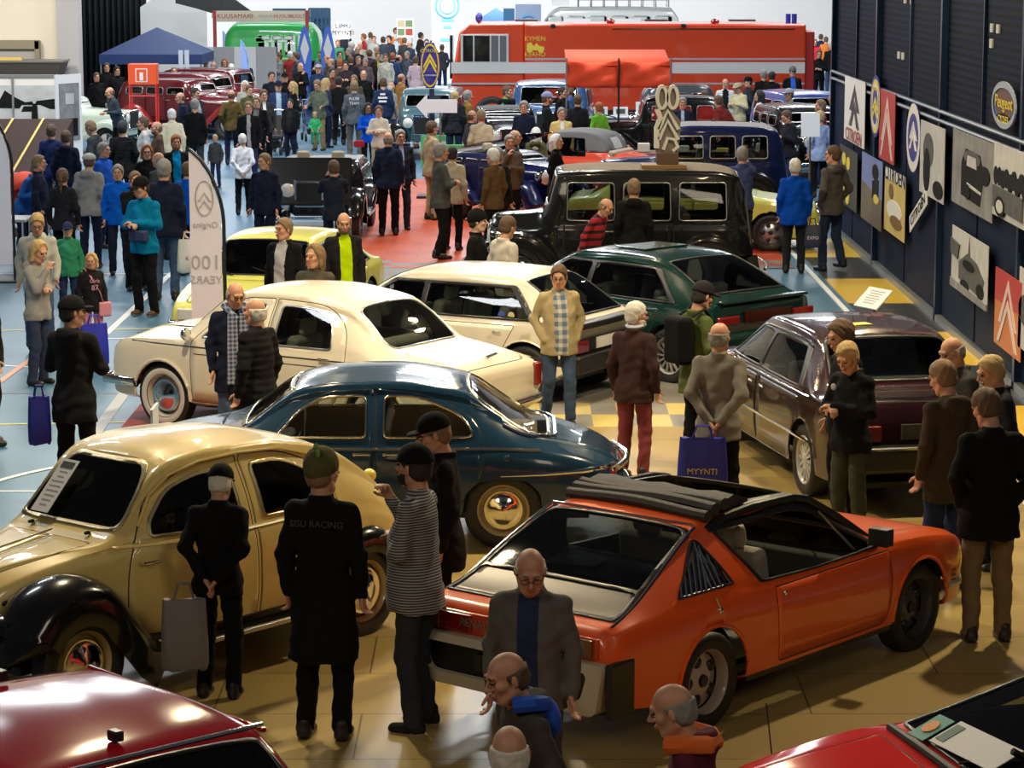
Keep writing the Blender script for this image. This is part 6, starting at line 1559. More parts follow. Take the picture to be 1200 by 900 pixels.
LBm=mat('pale_blue_print',(.16,.45,.80),.6); MB().box((0,0,2.6),(b_.x-a.x,.03,5.2)).build('sheet',mat('banner_sheet',(.72,.76,.82),.7),e,smooth=False)
q=atY(524,7,96.9)
b=MB(); b.tube([(.42*math.cos(t),-.03,q.z+.42*math.sin(t)) for t in [2*PI*k/28 for k in range(28)]],.05,5,closed=True); b.build('ring',LBm,e)
b=MB(); b.tube([(.28*math.cos(t),-.03,q.z+.28*math.sin(t)) for t in [2*PI*k/28 for k in range(28)]],.03,5,closed=True); b.build('ring',LBm,e)
for z,w in((2.3,.8),(2.05,.5),(1.6,.9)): MB().box((0,-.03,z),(w*.6,.01,.12)).build('print',LBm,e,smooth=False)
a=atY(600,5,92); b_=atY(634,27,92)
for lab,x0,x1,y0 in(('dark blue box stacked at the left behind the fire engine roof',590,603,10),('pale blue boxed banner behind the fire engine roof',604,634,5)):
    a=atY(x0,y0,90);b_=atY(x1,27,90); e=empty('display_box',((a.x+b_.x)/2,90,0),0,lab,'box'); MB().box((0,0,a.z/2),(b_.x-a.x,.5,a.z)).build('body',mat('box_blue',(.05,.17,.34),.6) if x0<600 else mat('box_pale',(.33,.40,.58),.6),e,smooth=False)
    if x0>600:
        b=MB(); b.tube([(.25*math.cos(t),-.27,a.z-.55+.18*math.sin(t)) for t in [PI*k/12 for k in range(13)]],.04,5); b.build('arc_print',LBm,e)
# silver vintage bus on the far side of the truck
Y=88; a=atY(636,3,Y); b_=atY(802,27,Y); Wb=b_.x-a.x
c=Car('silver vintage coach with roof rack seen over the fire engine','coach',(a.x+b_.x)/2,Y+1,180,name='silver_coach'); tz=atY(640,8,Y).z
d=dict(len=(-Wb/2,Wb/2),n=24,top=[(-Wb/2,1.6),(-Wb/2+.3,tz-.05),(0,tz),(Wb/2-.6,tz-.02),(Wb/2-.05,tz-.5),(Wb/2,1.4)],belt=[(-9,1.5),(9,1.5)],wid=[(-Wb/2,.9),(-Wb/2+.2,1.15),(Wb/2-.2,1.15),(Wb/2,.9)],roofw=[(-Wb/2,.7),(-Wb/2+.2,1.0),(Wb/2-.2,1.0),(Wb/2,.7)],bot=[(-9,.5),(9,.5)],out=.02,cf=.86)
c.loft(d); c.wr=.45;c.ra=.5;c.wx=(-Wb*.3,Wb*.3); c.arches(c.wx,.45,.5)
for k in range(6): x=-Wb/2+.4+.72*k; c.pane('S',rpoly([(x,tz-.85),(x+.6,tz-.85),(x+.6,tz-.3),(x,tz-.3)],.06),'side_window',rim=.02)
c.finish(mat('silver_paint',(.5,.52,.5),.35,metal=.3),{'window_trim':STEEL,'side_window':GLC}); c.wheels(c.wx,.45,.2,'cap',1.1,(.3,.3,.3))
b=MB(); 
for yy in(-.6,.6): b.tube([(-Wb/2+.5,yy,tz+.22),(Wb/2-1.2,yy,tz+.22)],.025,6)
for x in np.linspace(-Wb/2+.5,Wb/2-1.2,8): b.tube([(x,-.6,tz-.02),(x,-.6,tz+.22),(x,.6,tz+.22),(x,.6,tz-.02)],.02,5)
b.build('roof_rack',STEEL,c.root)
for x,w in((1.2,.9),(-.4,1.0)): MB().box((x,1.19,tz-.55),(w,.03,.34)).build('white_placard',WHITE,c.root,smooth=False)
for lab,x0,x1,y0,y1 in(('white crate on the roof of the silver coach',770,790,3,16),):
    a=atY(x0,y0,Y+.3);b_=atY(x1,y1,Y+.3); MB().box(((a.x+b_.x)/2-c.root.location.x,0,tz+.25),(b_.x-a.x,.6,.45)).build('roof_crate',WHITE,c.root,smooth=False).rotation_euler=(0,0,0)
# fire engine
Y=70.0; xl=atY(528,130,Y).x; xr=atY(943,130,Y).x; zt=atY(700,28,Y).z; Lf=xr-xl
RF=paint('fire_red',(.62,.050,.010),.3); e=empty('fire_engine',((xl+xr)/2,Y+1.25,0),0,'long red and white fire engine across the back of the hall','fire engine')
cab=1.95
b=MB(); b.box((cab/2,0,(.62+zt)/2),(Lf-cab,2.5,zt-.62)); b.build('body',RF,e,bev=.06,seg=3)
Vc=[(-Lf/2+.05,.55),(-Lf/2,1.2),(-Lf/2+.22,zt-.25),(-Lf/2+.5,zt+.0),(-Lf/2+cab,zt+.02),(-Lf/2+cab,.55)]
b=MB(); b.prism([(x,z) for x,z in Vc],1,-1.2,1.2); b.build('cab',RF,e,bev=.06,seg=3,fix=True)
WB=mat('white_band',(.62,.60,.58),.4); LGB=mat('grey_band',(.42,.36,.36),.4)
zb=[atY(700,y,Y).z for y in(73,86,97,100)]
for z0,z1,m in((zb[1],zb[0],WB),): MB().box((0,-1.258,(z0+z1)/2),(Lf-.04,.012,z1-z0)).build('white_band',m,e,smooth=False)
z=atY(700,71,Y).z; MB().box((cab/2,-1.262,z+.04),(Lf-cab-.04,.012,.05)).build('pinstripe',LGB,e,smooth=False); z=atY(700,98,Y).z; MB().box((0,-1.262,z),(Lf-.04,.012,.05)).build('pinstripe',LGB,e,smooth=False)
z=atY(700,34,Y).z; MB().box((cab/2+1.0,-1.262,z),(Lf-cab-2.6,.015,.035)).build('chrome_moulding',CHROME,e,smooth=False)
zw0=atY(560,74,Y).z; zw1=atY(560,40,Y).z
def pan(x0,x1,z0,z1,m,name,yy=-1.27): return MB().box(((x0+x1)/2,yy,(z0+z1)/2),(x1-x0,.02,z1-z0)).build(name,m,e,bev=.03 if name!='x' else 0)
X0=atY(540,60,Y).x-e.location.x; X1=atY(596,60,Y).x-e.location.x
pan(X0,X1,zw0,zw1,mat('window_frame_pale',(.55,.55,.53),.4),'window_frame',-1.255)
xs=[X0+.04,X0+(X1-X0)*.27,X0+(X1-X0)*.62,X0+(X1-X0)*.80,X1-.04]
for i in range(4): pan(xs[i]+.02,xs[i+1]-.02,zw0+.04,zw1-.04,(GLD if i<2 else mat('shade_grey',(.12,.12,.13),.4)),'cab_window',-1.27)
b=MB(); b.prism([(-1.05,1.45),(1.05,1.45),(1.0,zt-.3),(-1.0,zt-.3)],0,-Lf/2-.02,-Lf/2+.06); b.build('windshield',GLD,e,smooth=False,fix=True)
ex=atY(627,55,Y).x-e.location.x; ez=atY(627,55,Y).z; GY=mat('emblem_gold',(.75,.55,.05),.4)
text('KYMEN',.17,e,Matrix.Translation((ex,-1.27,ez+.21))@Matrix.Rotation(PI/2,4,'X'),GY); text('KERHO',.17,e,Matrix.Translation((ex,-1.27,ez-.20))@Matrix.Rotation(PI/2,4,'X'),GY)
b=MB(); b.prism([(ex-.22,ez-.09),(ex+.24,ez-.09),(ex+.24,ez+.0),(ex+.10,ez+.03),(ex+.04,ez+.10),(ex-.04,ez+.02),(ex-.10,ez+.12),(ex-.20,ez+.10),(ex-.22,ez+.02)],1,-1.275,-1.262)
for x in(-.14,.15): b.prism([(ex+x+.075*math.cos(t),ez-.08+.075*math.sin(t)) for t in [2*PI*k/14 for k in range(14)]],1,-1.278,-1.262)
b.build('emblem',GY,e,smooth=False,fix=True)
for px,py in((648,30),(801,30),): q=atY(px,py,Y); MB().box((q.x-e.location.x,-1.28,q.z),(.14,.10,.10)).build('side_lamp',BLACK,e,bev=.03)
for px in(716,839): q=atY(px,25,Y); b=MB(); b.ell((q.x-e.location.x,-.9,zt+.05),(.12,.12,.08),12); b.build('roof_lamp',RED_L,e)
for px in(538,): q=atY(px,25,Y); b=MB(); b.ell((-Lf/2+.75,-.6,zt+.14),(.10,.10,.14),12); b.build('beacon',mat('beacon_blue',(.03,.04,.35),.2,coat=1),e)
for px in(924,932): q=atY(px,25,Y); b=MB(); b.tube([(Lf/2-.25-(932-px)*.02,-.6,zt),(Lf/2-.25-(932-px)*.02,-.6,zt+.25)],.07,10); b.build('beacon',mat('beacon_blue'),e)
for px,w in((770,.6),(617,.6),(871,.7)): q=atY(px,25,Y); MB().box((q.x-e.location.x,-.8,zt+.08),(w,.3,.05)).build('roof_hatch',mat('rack_dark',(.08,.07,.06),.5),e)
b=MB(); b.box((Lf/2+.12,.0,(.7+zt)/2-.1),(.24,2.3,zt-.9)); b.build('rear_side',mat('fire_red_shaded',(.33,.012,.01),.4),e,bev=.03)  # rear side of the engine, its shade put into a darker red
MB().box((0,0,.50),(Lf-.3,2.3,.25)).build('chassis',BLACK,e)
for x in(-Lf/2+1.1,.9,2.2):
    for sd in(-1,1): wheel(e,x,sd*1.1,.5,.28,'cap',sd,(.3,.04,.02))
# orange canopy sides
a=atY(664,71,57.5); b_=atY(786,103,57.5); e=empty('market_canopy',((a.x+b_.x)/2,57.5,0),0,'bright orange red cloth screen on poles in front of the fire engine','canopy')
W2=(b_.x-a.x)/2; OC=mat('orange_cloth',(.80,.075,.02),.8)
for s0,s1 in((-W2,-.02),(.02,W2)):
    V=[];F=[];n=12;m_=6
    for i in range(n+1):
        for j in range(m_+1):
            u=i/n;v=j/m_; V.append((s0+(s1-s0)*u,.05*math.sin(u*5+v*4)+.03*math.sin((u-v)*9),b_.z+(a.z-b_.z)*v-.05*math.sin(PI*u)*v))
    for i in range(n):
        for j in range(m_): k=i*(m_+1)+j; F.append((k,k+m_+1,k+m_+2,k+1))
    o=MB().add(V,F).build('cloth_side',OC,e); md=o.modifiers.new('t','SOLIDIFY'); md.thickness=.006
for x in(-W2,0,W2): MB().tube([(x,-.04,0),(x,-.04,a.z+.05)],.022,6).build('pole',BLACK if x==0 else STEEL,e)
b=MB(); b.add([(-W2,0,a.z-.1),(W2,0,a.z-.1),(W2,2.4,a.z+.15),(-W2,2.4,a.z+.15)],[(0,1,2,3)]); o=b.build('roof_cloth',OC,e); o.modifiers.new('t','SOLIDIFY').thickness=.006
# 3D double chevron sign standing on the black limousine
def chevron_sign(x,y,z):
    e=empty('chevron_trophy',(x,y,z),0,'white 3D sign of 00 and double chevron on a wooden base atop the limousine','sign'); BR=mat('brass_wood',(.22,.13,.04),.5)
    MB().box((.05,0,.03),(.62,.40,.06)).build('base',BR,e,bev=.01); MB().box((.10,0,.14),(.30,.28,.16)).build('plinth',mat('plinth_brown',(.10,.055,.035),.5),e,bev=.01)
    WS=mat('sign_white',(.62,.60,.55),.5)
    def outline(pts,nm,t=.045,closed=True):
        b=MB(); N=len(pts); V=[];F=[]
        for i,(px_,pz) in enumerate(pts):
            a=Vector(pts[i-1] if (closed or i) else pts[0]);c_=Vector(pts[(i+1)%N] if (closed or i<N-1) else pts[-1]); d_=(c_-a).normalized(); n_=Vector((-d_.y,d_.x))*t/2
            for s_,yy in((1,-.06),(1,.06),(-1,.06),(-1,-.06)): V.append((px_+s_*n_.x,yy,pz+s_*n_.y))
        for i in range(N if closed else N-1):
            j=(i+1)%N
            for k in range(4): F.append((4*i+k,4*i+(k+1)%4,4*j+(k+1)%4,4*j+k))
        b.add(V,F); return b.build(nm,WS,e,smooth=False,fix=True)
    for cx in(.02,.17): outline([(cx+.065*math.cos(t),.98+.15*math.sin(t)) for t in [2*PI*k/18 for k in range(18)]],'zero_digit')
    outline([(-.05,.28),(-.05,.55),(.0,.70),(-.05,.82)],'figure_one',.07,False)
    for z0 in(.46,.60): outline([(-.02,z0-.06),(.10,z0+.20),(.25,z0-.06)],'chevron',.05,False)
    outline([(.04,.26),(.10,.42),(.20,.40),(.24,.30),(.17,.24)],'scroll',.045,False)
    b=MB(); b.prism([(-.06,.22),(.24,.22),(.27,.40),(.28,.66),(.17,.78),(.24,.86),(.24,1.06),(.17,1.13),(.02,1.13),(-.05,1.06),(-.07,.8),(-.03,.6),(-.07,.45)],1,-.03,.055); b.build('backing',mat('sign_shadow',(.17,.15,.12),.6),e,smooth=False,fix=True)
chevron_sign(2.05,36.55,1.815)
# oval dealer sign on a post, arrow sign, flag
p=at(509,232); e=empty('oval_post_sign',(p.x,p.y,0),0,'blue and yellow oval CITROËN chevron sign on a post','sign')
D=p.y; zt=atY(504,49,D).z; zb_=atY(504,104,D).z; H=(zt-zb_)/2; zc=(zt+zb_)/2; Wd=.29*D/58*1.05; cx=atY(504,76,D).x-p.x
Wd=13.0/3090*D*.93
def ovb(a,bb,y0,y1,m,nm,oct_=False):
    b=MB(); b.prism([(cx+a*math.cos(t),zc+bb*math.sin(t)) for t in [2*PI*k/(8 if oct_ else 28)+(PI/8 if oct_ else 0) for k in range(8 if oct_ else 28)]],1,y0,y1); return b.build(nm,m,e,smooth=False,fix=True)
SB=mat('enamel_blue',(.03,.025,.22),.3,coat=1); SY=mat('enamel_yellow',(.75,.55,.03),.3,coat=1)
ovb(Wd,H*1.05,-.04,.04,SB,'board',True); ovb(Wd*.88,H*.93,-.055,-.03,SY,'yellow_ring'); ovb(Wd*.76,H*.84,-.065,-.03,SB,'inner_field')
for dz in(.12,-.10):
    b=MB(); z0=zc+H*dz; b.prism([(cx-Wd*.62,z0-H*.12),(cx,z0+H*.40),(cx+Wd*.62,z0-H*.12),(cx+Wd*.62,z0-H*.26),(cx,z0+H*.24),(cx-Wd*.62,z0-H*.26)],1,-.075,-.03); b.build('chevron',SY,e,smooth=False,fix=True)
text('CITROËN',.088,e,Matrix.Translation((cx,-.08,zc+H*.62))@Matrix.Rotation(PI/2,4,'X'),SY); text('AUTOMOBILES',.045,e,Matrix.Translation((cx,-.08,zc-H*.42))@Matrix.Rotation(PI/2,4,'X'),WHITE)
MB().tube([(cx+.03,0,0),(cx+.03,0,zb_)],.05,8).build('post',mat('post_navy',(.015,.02,.06),.5),e); MB().box((cx+.03,0,.03),(.6,.5,.06)).build('base',BLACK,e,bev=.01)
q=atY(513,124,D-.2); b=MB(); e2=empty('arrow_sign',(p.x,D-.3,0),0,'white arrow sign pointing left below the oval sign','sign'); ax2=q.x-p.x
b.prism([(ax2-.42,q.z),(ax2-.2,q.z+.24),(ax2-.2,q.z+.13),(ax2+.38,q.z+.13),(ax2+.38,q.z-.13),(ax2-.2,q.z-.13),(ax2-.2,q.z-.24)],1,-.02,.02); b.build('arrow',WHITE,e2,smooth=False,fix=True); MB().tube([(ax2+.05,.03,0),(ax2+.05,.03,q.z-.1)],.02,6).build('post',STEEL,e2)
p=at(538,186); e=empty('flag',p,0,'small furled white flag with a blue cross on a short pole','flag'); 
MB().tube([(.06,0,0),(.06,0,1.05)],.012,6).build('pole',mat('gold_post'),e)
V=[];F=[]; 
for i in range(7):
    t=i/6; w=.08+.14*t
    for j,u in enumerate((-1,-.4,0,.4,1)): V.append((.03-.06*t+u*w*.8,-.02-.04*math.cos(u*4),1.0-.85*t))
for i in range(6):
    for j in range(4): F.append((i*5+j,(i+1)*5+j,(i+1)*5+j+1,i*5+j+1))
mi=[1 if (i in(2,3) ) != (j==1) and (i in (2,3) or j==1) else 0 for i in range(6) for j in range(4)]
b=MB(); b.add(V,F); b.m=mi; o=b.build('cloth',[mat('flag_white',(.70,.62,.45),.8),mat('flag_blue',(.05,.12,.45),.8)],e); o.modifiers.new('t','SOLIDIFY').thickness=.006
# tables
def table(label,px,py,w,d,h,m,rot=0,name='table',cat='table',leg=STEEL,cloth_=None):
    p=at(px,py); e=empty(name,p,R(rot),label,cat); MB().box((0,0,h),(w,d,.04)).build('tabletop',m,e,bev=.008)
    for x in(-1,1):
        for y in(-1,1): MB().tube([(x*(w/2-.06),y*(d/2-.06),0),(x*(w/2-.06),y*(d/2-.06),h)],.016,6).build('leg',leg,e)
    if cloth_: MB().box((0,0,h*.55),(w+.02,d+.02,h*.85)).build('tablecloth',cloth_,e,smooth=False)
    return e,p
table('grey folding table at the left edge with papers on it',2,318,.9,.7,.80,mat('grey_top',(.32,.33,.36),.5))
t,p=table('narrow white table with small displays beside the motorcycles',727,174,1.7,.6,.78,WHITE)
for i,dx in enumerate((-.5,0,.55)):
    e=empty('photo_stand',(p.x+dx,p.y,.80),R(-5+6*i),('left small white photo stand on the white table','middle small white photo stand on the white table','right larger white photo stand on the white table')[i],'photo stand')
    h=.22 if i<2 else .34; MB().box((0,0,h/2),(.36,.03,h)).build('frame',WHITE,e,bev=.008); MB().box((0,-.02,h/2),(.22,.01,h*.55)).build('picture',BWM,e,smooth=False)
# patchwork covered table with goods
e=empty('goods_table',at(800,222),0,'long table behind the dark blue saloon covered with a patchwork cloth','table'); D0=e.location.y
MB().box((0,0,.74),(3.6,1.0,.05)).build('tabletop',mat('case_brown'),e,bev=.01)
b=MB(); ms=[mat('patch%d'%i,c_,.8) for i,c_ in enumerate(((.55,.50,.35),(.25,.10,.35),(.5,.3,.35),(.12,.16,.4),(.6,.45,.12),(.4,.4,.42)))]
random.seed(3)
for i in range(20):
    for j in range(5): b.box((-1.8+.18*i+.09,-.51,.06+.135*j+.07),(.175,.02,.13),random.randrange(6))
b.build('patchwork_cloth',ms,e,smooth=False)
for x in(-1.7,1.7):
    for y in(-.4,.4): MB().tube([(x,y,0),(x,y,.74)],.02,6).build('leg',STEEL,e)
random.seed(5)
cols=[(.7,.5,.1),(.6,.1,.08),(.55,.5,.4),(.2,.3,.1),(.65,.6,.5),(.7,.35,.05)]
for i in range(9):
    x=-1.6+.4*i; cc=cols[i%6]; b=MB(); h=.08+.05*(i%3); b.box((0,0,h/2),(.24,.2,h)); o=b.build('goods_box',mat('goods%d'%(i%6),cc,.7),bev=.02); o.location=(e.location.x+x,D0-.05+.1*(i%2),.765)
    tag(o,'small coloured box of goods laid out on the patchwork table','box','goods on the patchwork table')
# motorcycles
def motorcycle(label,px,py,head,sc=1,col=(.01,.01,.012)):
    e=empty('motorcycle',at(px,py),R(head),label,'motorcycle',sc=sc); MC=paint('moto%.2f'%col[0],col,.2)
    for x in(-.70,.72):
        b=MB(); b.tube([(x+.30*math.cos(t),0,.33+.30*math.sin(t)) for t in [2*PI*k/24 for k in range(24)]],.045,8,closed=True); b.build('tyre',RUBBER,e)
        b=MB(); b.tube([(x+.24*math.cos(t),0,.33+.24*math.sin(t)) for t in [2*PI*k/24 for k in range(24)]],.016,6,closed=True)
        for k in range(10): t=2*PI*k/10; b.tube([(x,0,.33),(x+.24*math.cos(t),0,.33+.24*math.sin(t))],.005,4)
        b.build('wheel',CHROME,e)
        b=MB(); b.tube([(x+.37*math.cos(t),0,.33+.37*math.sin(t)) for t in [R(20+k*14) for k in range(11)]],.07,6,flat=.3); b.build('mudguard',MC,e)
    b=MB(); b.tube([(.72,.08,.33),(.50,.08,.95)],.022,6); b.tube([(.72,-.08,.33),(.50,-.08,.95)],.022,6); b.build('fork',CHROME,e)
    b=MB(); b.tube([(.46,-.36,1.05),(.52,-.2,1.08),(.52,.2,1.08),(.46,.36,1.05)],.016,6); b.build('handlebar',CHROME,e)
    b=MB(); b.ell((.22,0,.82),(.30,.15,.13),14); b.build('fuel_tank',MC,e); b=MB(); b.ell((-.28,0,.80),(.36,.14,.07),14); b.build('saddle',BLACK,e)
    b=MB(); b.box((.02,0,.42),(.46,.22,.3)); b.tube([(.08,0,.5),(.16,0,.75)],.08,8); b.build('engine',STEEL,e,bev=.04)
    b=MB(); b.tube([(.2,-.14,.36),(-.2,-.16,.24),(-.85,-.16,.28)],.04,8); b.build('exhaust',CHROME,e)
    b=MB(); b.ell((.60,0,.95),(.08,.09,.09),12); b.build('headlamp',CHROME,e)
    return e
motorcycle('black and chrome motorcycle beside the patchwork table',736,190,200); motorcycle('second black motorcycle right behind, under the orange screen',766,186,205,1.0,(.04,.01,.01))
motorcycle('chrome motorcycle parked behind the green and black jacket',577,222,150)
# pushchairs
def pushchair(label,px,py,head,col,hood=True,sc=1):
    e=empty('pushchair',at(px,py),R(head),label,'pushchair',sc=sc)
    for x,y in((.32,.24),(.32,-.24),(-.25,.28),(-.25,-.28)):
        b=MB(); M=Matrix.Translation((x,y,.11)); b.lathe([(-.02,.02),(-.025,.10),(.025,.10),(.02,.02)],16,M); b.build('wheel',RUBBER,e)
    b=MB()
    for y in(.25,-.25): b.tube([(.32,y,.14),(-.1,y,.55),(-.42,y,1.02)],.014,6); b.tube([(-.25,y,.14),(.15,y,.60)],.014,6)
    b.tube([(-.42,-.25,1.02),(-.45,0,1.04),(-.42,.25,1.02)],.018,6); b.build('frame',STEEL,e)
    m=mat('push%.2f%.2f'%(col[0],col[2]),col,.8)
    b=MB(); b.box((.05,0,.42),(.44,.42,.10)); b.box((0,0,0),(.10,.42,.55),M=Matrix.Translation((-.2,0,.66))@Matrix.Rotation(R(-22),4,'Y')); b.build('seat',m,e,bev=.04)
    if hood:
        V=[];F=[]
        for i in range(7):
            a_=R(20+i*22)
            for j in range(7):
                q=PI*j/6; V.append((-.10+.30*math.cos(a_)*(math.sin(q)*.3+.7),-.25*math.cos(q),.80+.30*math.sin(a_)*(.35+.65*math.sin(q))))
        for i in range(6):
            for j in range(6): k=i*7+j; F.append((k,k+1,k+8,k+7))
        o=MB().add(V,F).build('hood',m,e); o.modifiers.new('t','SOLIDIFY').thickness=.012
    MB().box((-.02,0,.24),(.36,.34,.14)).build('basket',BLACK,e,bev=.03)
    return e
pushchair('pushchair with a rounded red hood near the left edge',34,292,-60,(.65,.06,.02),sc=1.15); pushchair('blue hooded pushchair with a child in green seat cover',368,165,-80,(.03,.07,.2)); pushchair('black pushchair with chrome frame behind the man in black',322,181,-100,(.02,.02,.02),False); pushchair('dark pushchair with a round white pattern beside the blue pushchair',392,162,-60,(.05,.05,.06),True,.8)
# lamp on brown stand behind the yellow car
p=at(432,640); e=empty('yellow_lamp',(p.x,20.05,0),0,'round yellow lamp on a brown wooden stand behind the yellow saloon','lamp'); z=atY(433,557,20.05).z; lx=atY(433,557,20.05).x-p.x
b=MB(); b.ell((lx,0,z),(.055,.055,.055),16); b.ell((lx-.02,-.02,z-.07),(.03,.03,.03),10); b.build('globe',mat('lamp_yellow',(.75,.60,.12),.25,coat=1),e)
b=MB(); b.tube([(lx-.06,0,0),(lx-.05,0,z-.12)],.035,8); b.tube([(lx-.14,0,z-.04),(lx,0,z-.16),(lx+.25,0,z-.28)],.03,7); b.build('stand',mat('wood_brown',(.20,.08,.025),.5),e); MB().box((lx-.06,0,.02),(.3,.3,.04)).build('foot',mat('wood_brown'),e,bev=.01)
# ---------- vintage cars ----------
KB=paint('black',(.008,.008,.008),.2); NVY=paint('navy',(.008,.012,.045),.2); DR=paint('dark_red',(.10,.008,.012),.2)
FT=mat('fabric_roof',(.17,.14,.10),.85,noise=.15); FT2=mat('grey_fabric_roof',(.19,.17,.15),.85,noise=.15)
vintage('long black 1930s limousine with a tan fabric roof, in the centre',1.28,36.9,180,KB,L=(-2.05,1.55),roof=1.86,w=.76,cowl=.78,roofc=FT,rw=.42,zc=1.22)
vintage('dark blue 1930s saloon with pale window frames behind the limousine',3.25,47.9,180,NVY,L=(-1.7,1.6),roof=1.74,w=.74,cowl=.55,roofc=FT2,zc=1.12,rw=.40,trim=mat('pale_frame',(.55,.52,.45),.3,metal=.5))
vintage('black vintage saloon with red inside its windows behind the white table',3.3,58.6,180,KB,L=(-1.5,1.5),roof=1.66,w=.68,cowl=.5,rw=.38,glassm=mat('red_glass',(.30,.02,.015),.1,coat=1),nwin=3)
vintage('vintage car with a blue roof and chrome windscreen near the blue wall',6.75,61.0,-75,paint('roof_blue',(.05,.08,.30)),L=(-1.9,1.8),roof=1.62,w=.72,cowl=.6,rw=.38)
vintage('black vintage car with an upright windscreen behind the man in the red checked shirt',6.2,56.6,-80,KB,L=(-1.8,1.8),roof=1.55,w=.70,cowl=.6,rw=.38)
vintage('dark maroon vintage saloon, rearmost of the row behind the fire point stand',-7.9,73.2,-25,DR,L=(-1.9,1.9),roof=1.62,w=.72,cowl=.6,rw=.38)
vintage('maroon vintage saloon with chrome windscreen, middle of the row behind the fire point stand',-8.3,71.2,-25,DR,L=(-1.9,1.9),roof=1.58,w=.72,cowl=.6,rw=.38)
vintage('dark red vintage car with a shining chrome grille, nearest of the row on the left',-8.4,69.1,-25,DR,L=(-1.9,1.9),roof=1.52,w=.70,cowl=.5,rw=.38,wing=paint('bright_dark_red',(.25,.015,.015)))
vintage('pale jade green vintage car with a folding windscreen behind the grey column',-10.7,63.6,-15,paint('jade',(.42,.50,.42)),L=(-1.9,1.7),roof=1.38,w=.70,cowl=.4,rw=.36,wing=paint('jade'),roofc=mat('soft_top_dark',(.05,.05,.045),.8))
vintage('vintage delivery car with pale blue roof and luggage rack by the oval sign',-1.9,62.6,-95,paint('teal',(.05,.12,.15)),L=(-1.6,1.6),roof=1.62,w=.72,cowl=.8,rw=.36)
vintage('dark blue open-framed vintage truck cab before the fire engine',.95,63.6,-95,paint('truck_blue',(.03,.09,.22)),L=(-1.4,1.5),roof=1.75,w=.95,cowl=.8,rw=.38,glassm=GLC)
vintage('black vintage tourer with a closed hood between the oval sign and the fire engine',-.15,58.2,-85,KB,L=(-1.5,1.6),roof=1.42,w=.66,cowl=.5,rw=.36,roofc=mat('soft_top_black',(.02,.02,.02),.7))
vintage('dark vintage saloon behind the trophy table with a long grey roof',4.6,67.0,0,paint('grey_blue',(.05,.06,.07)),L=(-1.4,1.3),roof=1.5,w=.68,cowl=.5,rw=.36)
b=MB(); 
c=vintage('red orange two-seater with grey folding top and a blue sticker on its tail',1.45,50.3,160,paint('roadster_red',(.70,.06,.02)),L=(-2.0,1.7),roof=1.32,w=.66,cowl=.75,rw=.34,wing=paint('roadster_red'),nwin=2,roofc=mat('soft_top_grey',(.10,.095,.09),.8)) if 0 else None
def roadster():
    c=Car('red orange two-seater with grey folding top and a blue sticker on its tail','car',1.30,50.2,158,name='vintage_car')
    d=dict(len=(-2.1,1.7),n=44,top=[(-2.1,.5),(-2.0,.66),(-1.7,.82),(-1.2,.98),(-.82,1.06),(-.72,1.25),(-.55,1.42),(-.1,1.48),(.3,1.45),(.42,1.38),(.58,1.05),(.64,1.0),(1.6,.92),(1.7,.8)],
     belt=[(-2.1,.45),(-1.9,.60),(-1.2,.86),(-.7,.92),(.6,.92),(1.7,.80)],wid=[(-2.1,.30),(-1.9,.46),(-1.3,.60),(-.6,.66),(.4,.64),(.7,.5),(1.7,.26)],roofw=[(-2.1,.2),(-1.2,.42),(-.8,.52),(0,.54),(.45,.52),(.7,.38),(1.7,.18)],bot=[(-2.1,.40),(1.7,.42)],out=.02,cf=.8,crown=1.2)
    c.loft(d); c.wr=.36;c.ra=.4;c.wx=(-1.25,1.3); RR=paint('roadster_red',(.75,.075,.03)); SG=mat('soft_top_grey',(.12,.11,.105),.8)
    c.cut('S',[(-.80,1.06),(-.80,1.6),(.45,1.6),(.56,1.06)],'soft_top',lo=1.0); c.cut('T',[(-.84,-.7),(.44,-.7),(.44,.7),(-.84,.7)],'soft_top',lo=1.07)
    c.cut('R',rpoly([(-.22,1.12),(.22,1.12),(.2,1.32),(-.2,1.32)],.05),'rear_window',lo=-.95,hi=-.4)
    c.cut('S',rpoly([(-.35,.98),(.46,.98),(.36,1.32),(-.30,1.32)],.04),'side_window')
    c.finish(RR,{'soft_top':SG,'rear_window':mat('cloudy_glass',(.45,.45,.42),.3),'side_window':GL})
    for sd in(1,-1):
        for xc in c.wx:
            fender([(xc+.46*math.cos(a),.36+.48*math.sin(a),1) for a in [R(5+k*15) for k in range(12)]],.62,.16,.08,.10,sd).build('wing',RR,c.root,fix=True)
        MB().box((0,sd*.66,.36),(1.6,.22,.04)).build('running_board',RR,c.root,bev=.01)
        c.lamp_(1.7,sd*.34,.80,.11,mat('lamp_glass'))
    MB().box((0,0,0),(.30,.34,.006),M=Matrix.Translation((-1.45,.05,.925))@Matrix.Rotation(R(-20),4,'Y')).build('blue_sticker',mat('sticker_blue',(.10,.30,.70),.5),c.root)
    MB().box((1.72,0,.72),(.05,.42,.44)).build('radiator',CHROME,c.root,bev=.03); c.wheels(c.wx,.35,.12,'cap',.70,(.5,.05,.02)); c.inside(LINEN,-.1,-.5,.26,.5,dash=.4)
roadster()
# black saloon with its boot open
c=vintage('black 1940s saloon with raised lid, left of the centre aisle',-3.3,45.2,-92,KB,L=(-1.9,1.6),roof=1.28,w=.74,cowl=.35,rw=.38)
MB().box((0,0,0),(1.40,.05,.80),M=Matrix.Translation((1.55,0,1.02))@Matrix.Rotation(PI/2,4,'Z')@Matrix.Rotation(R(-14),4,'X')).build('raised_bonnet',KB,c.root,bev=.12,seg=4)
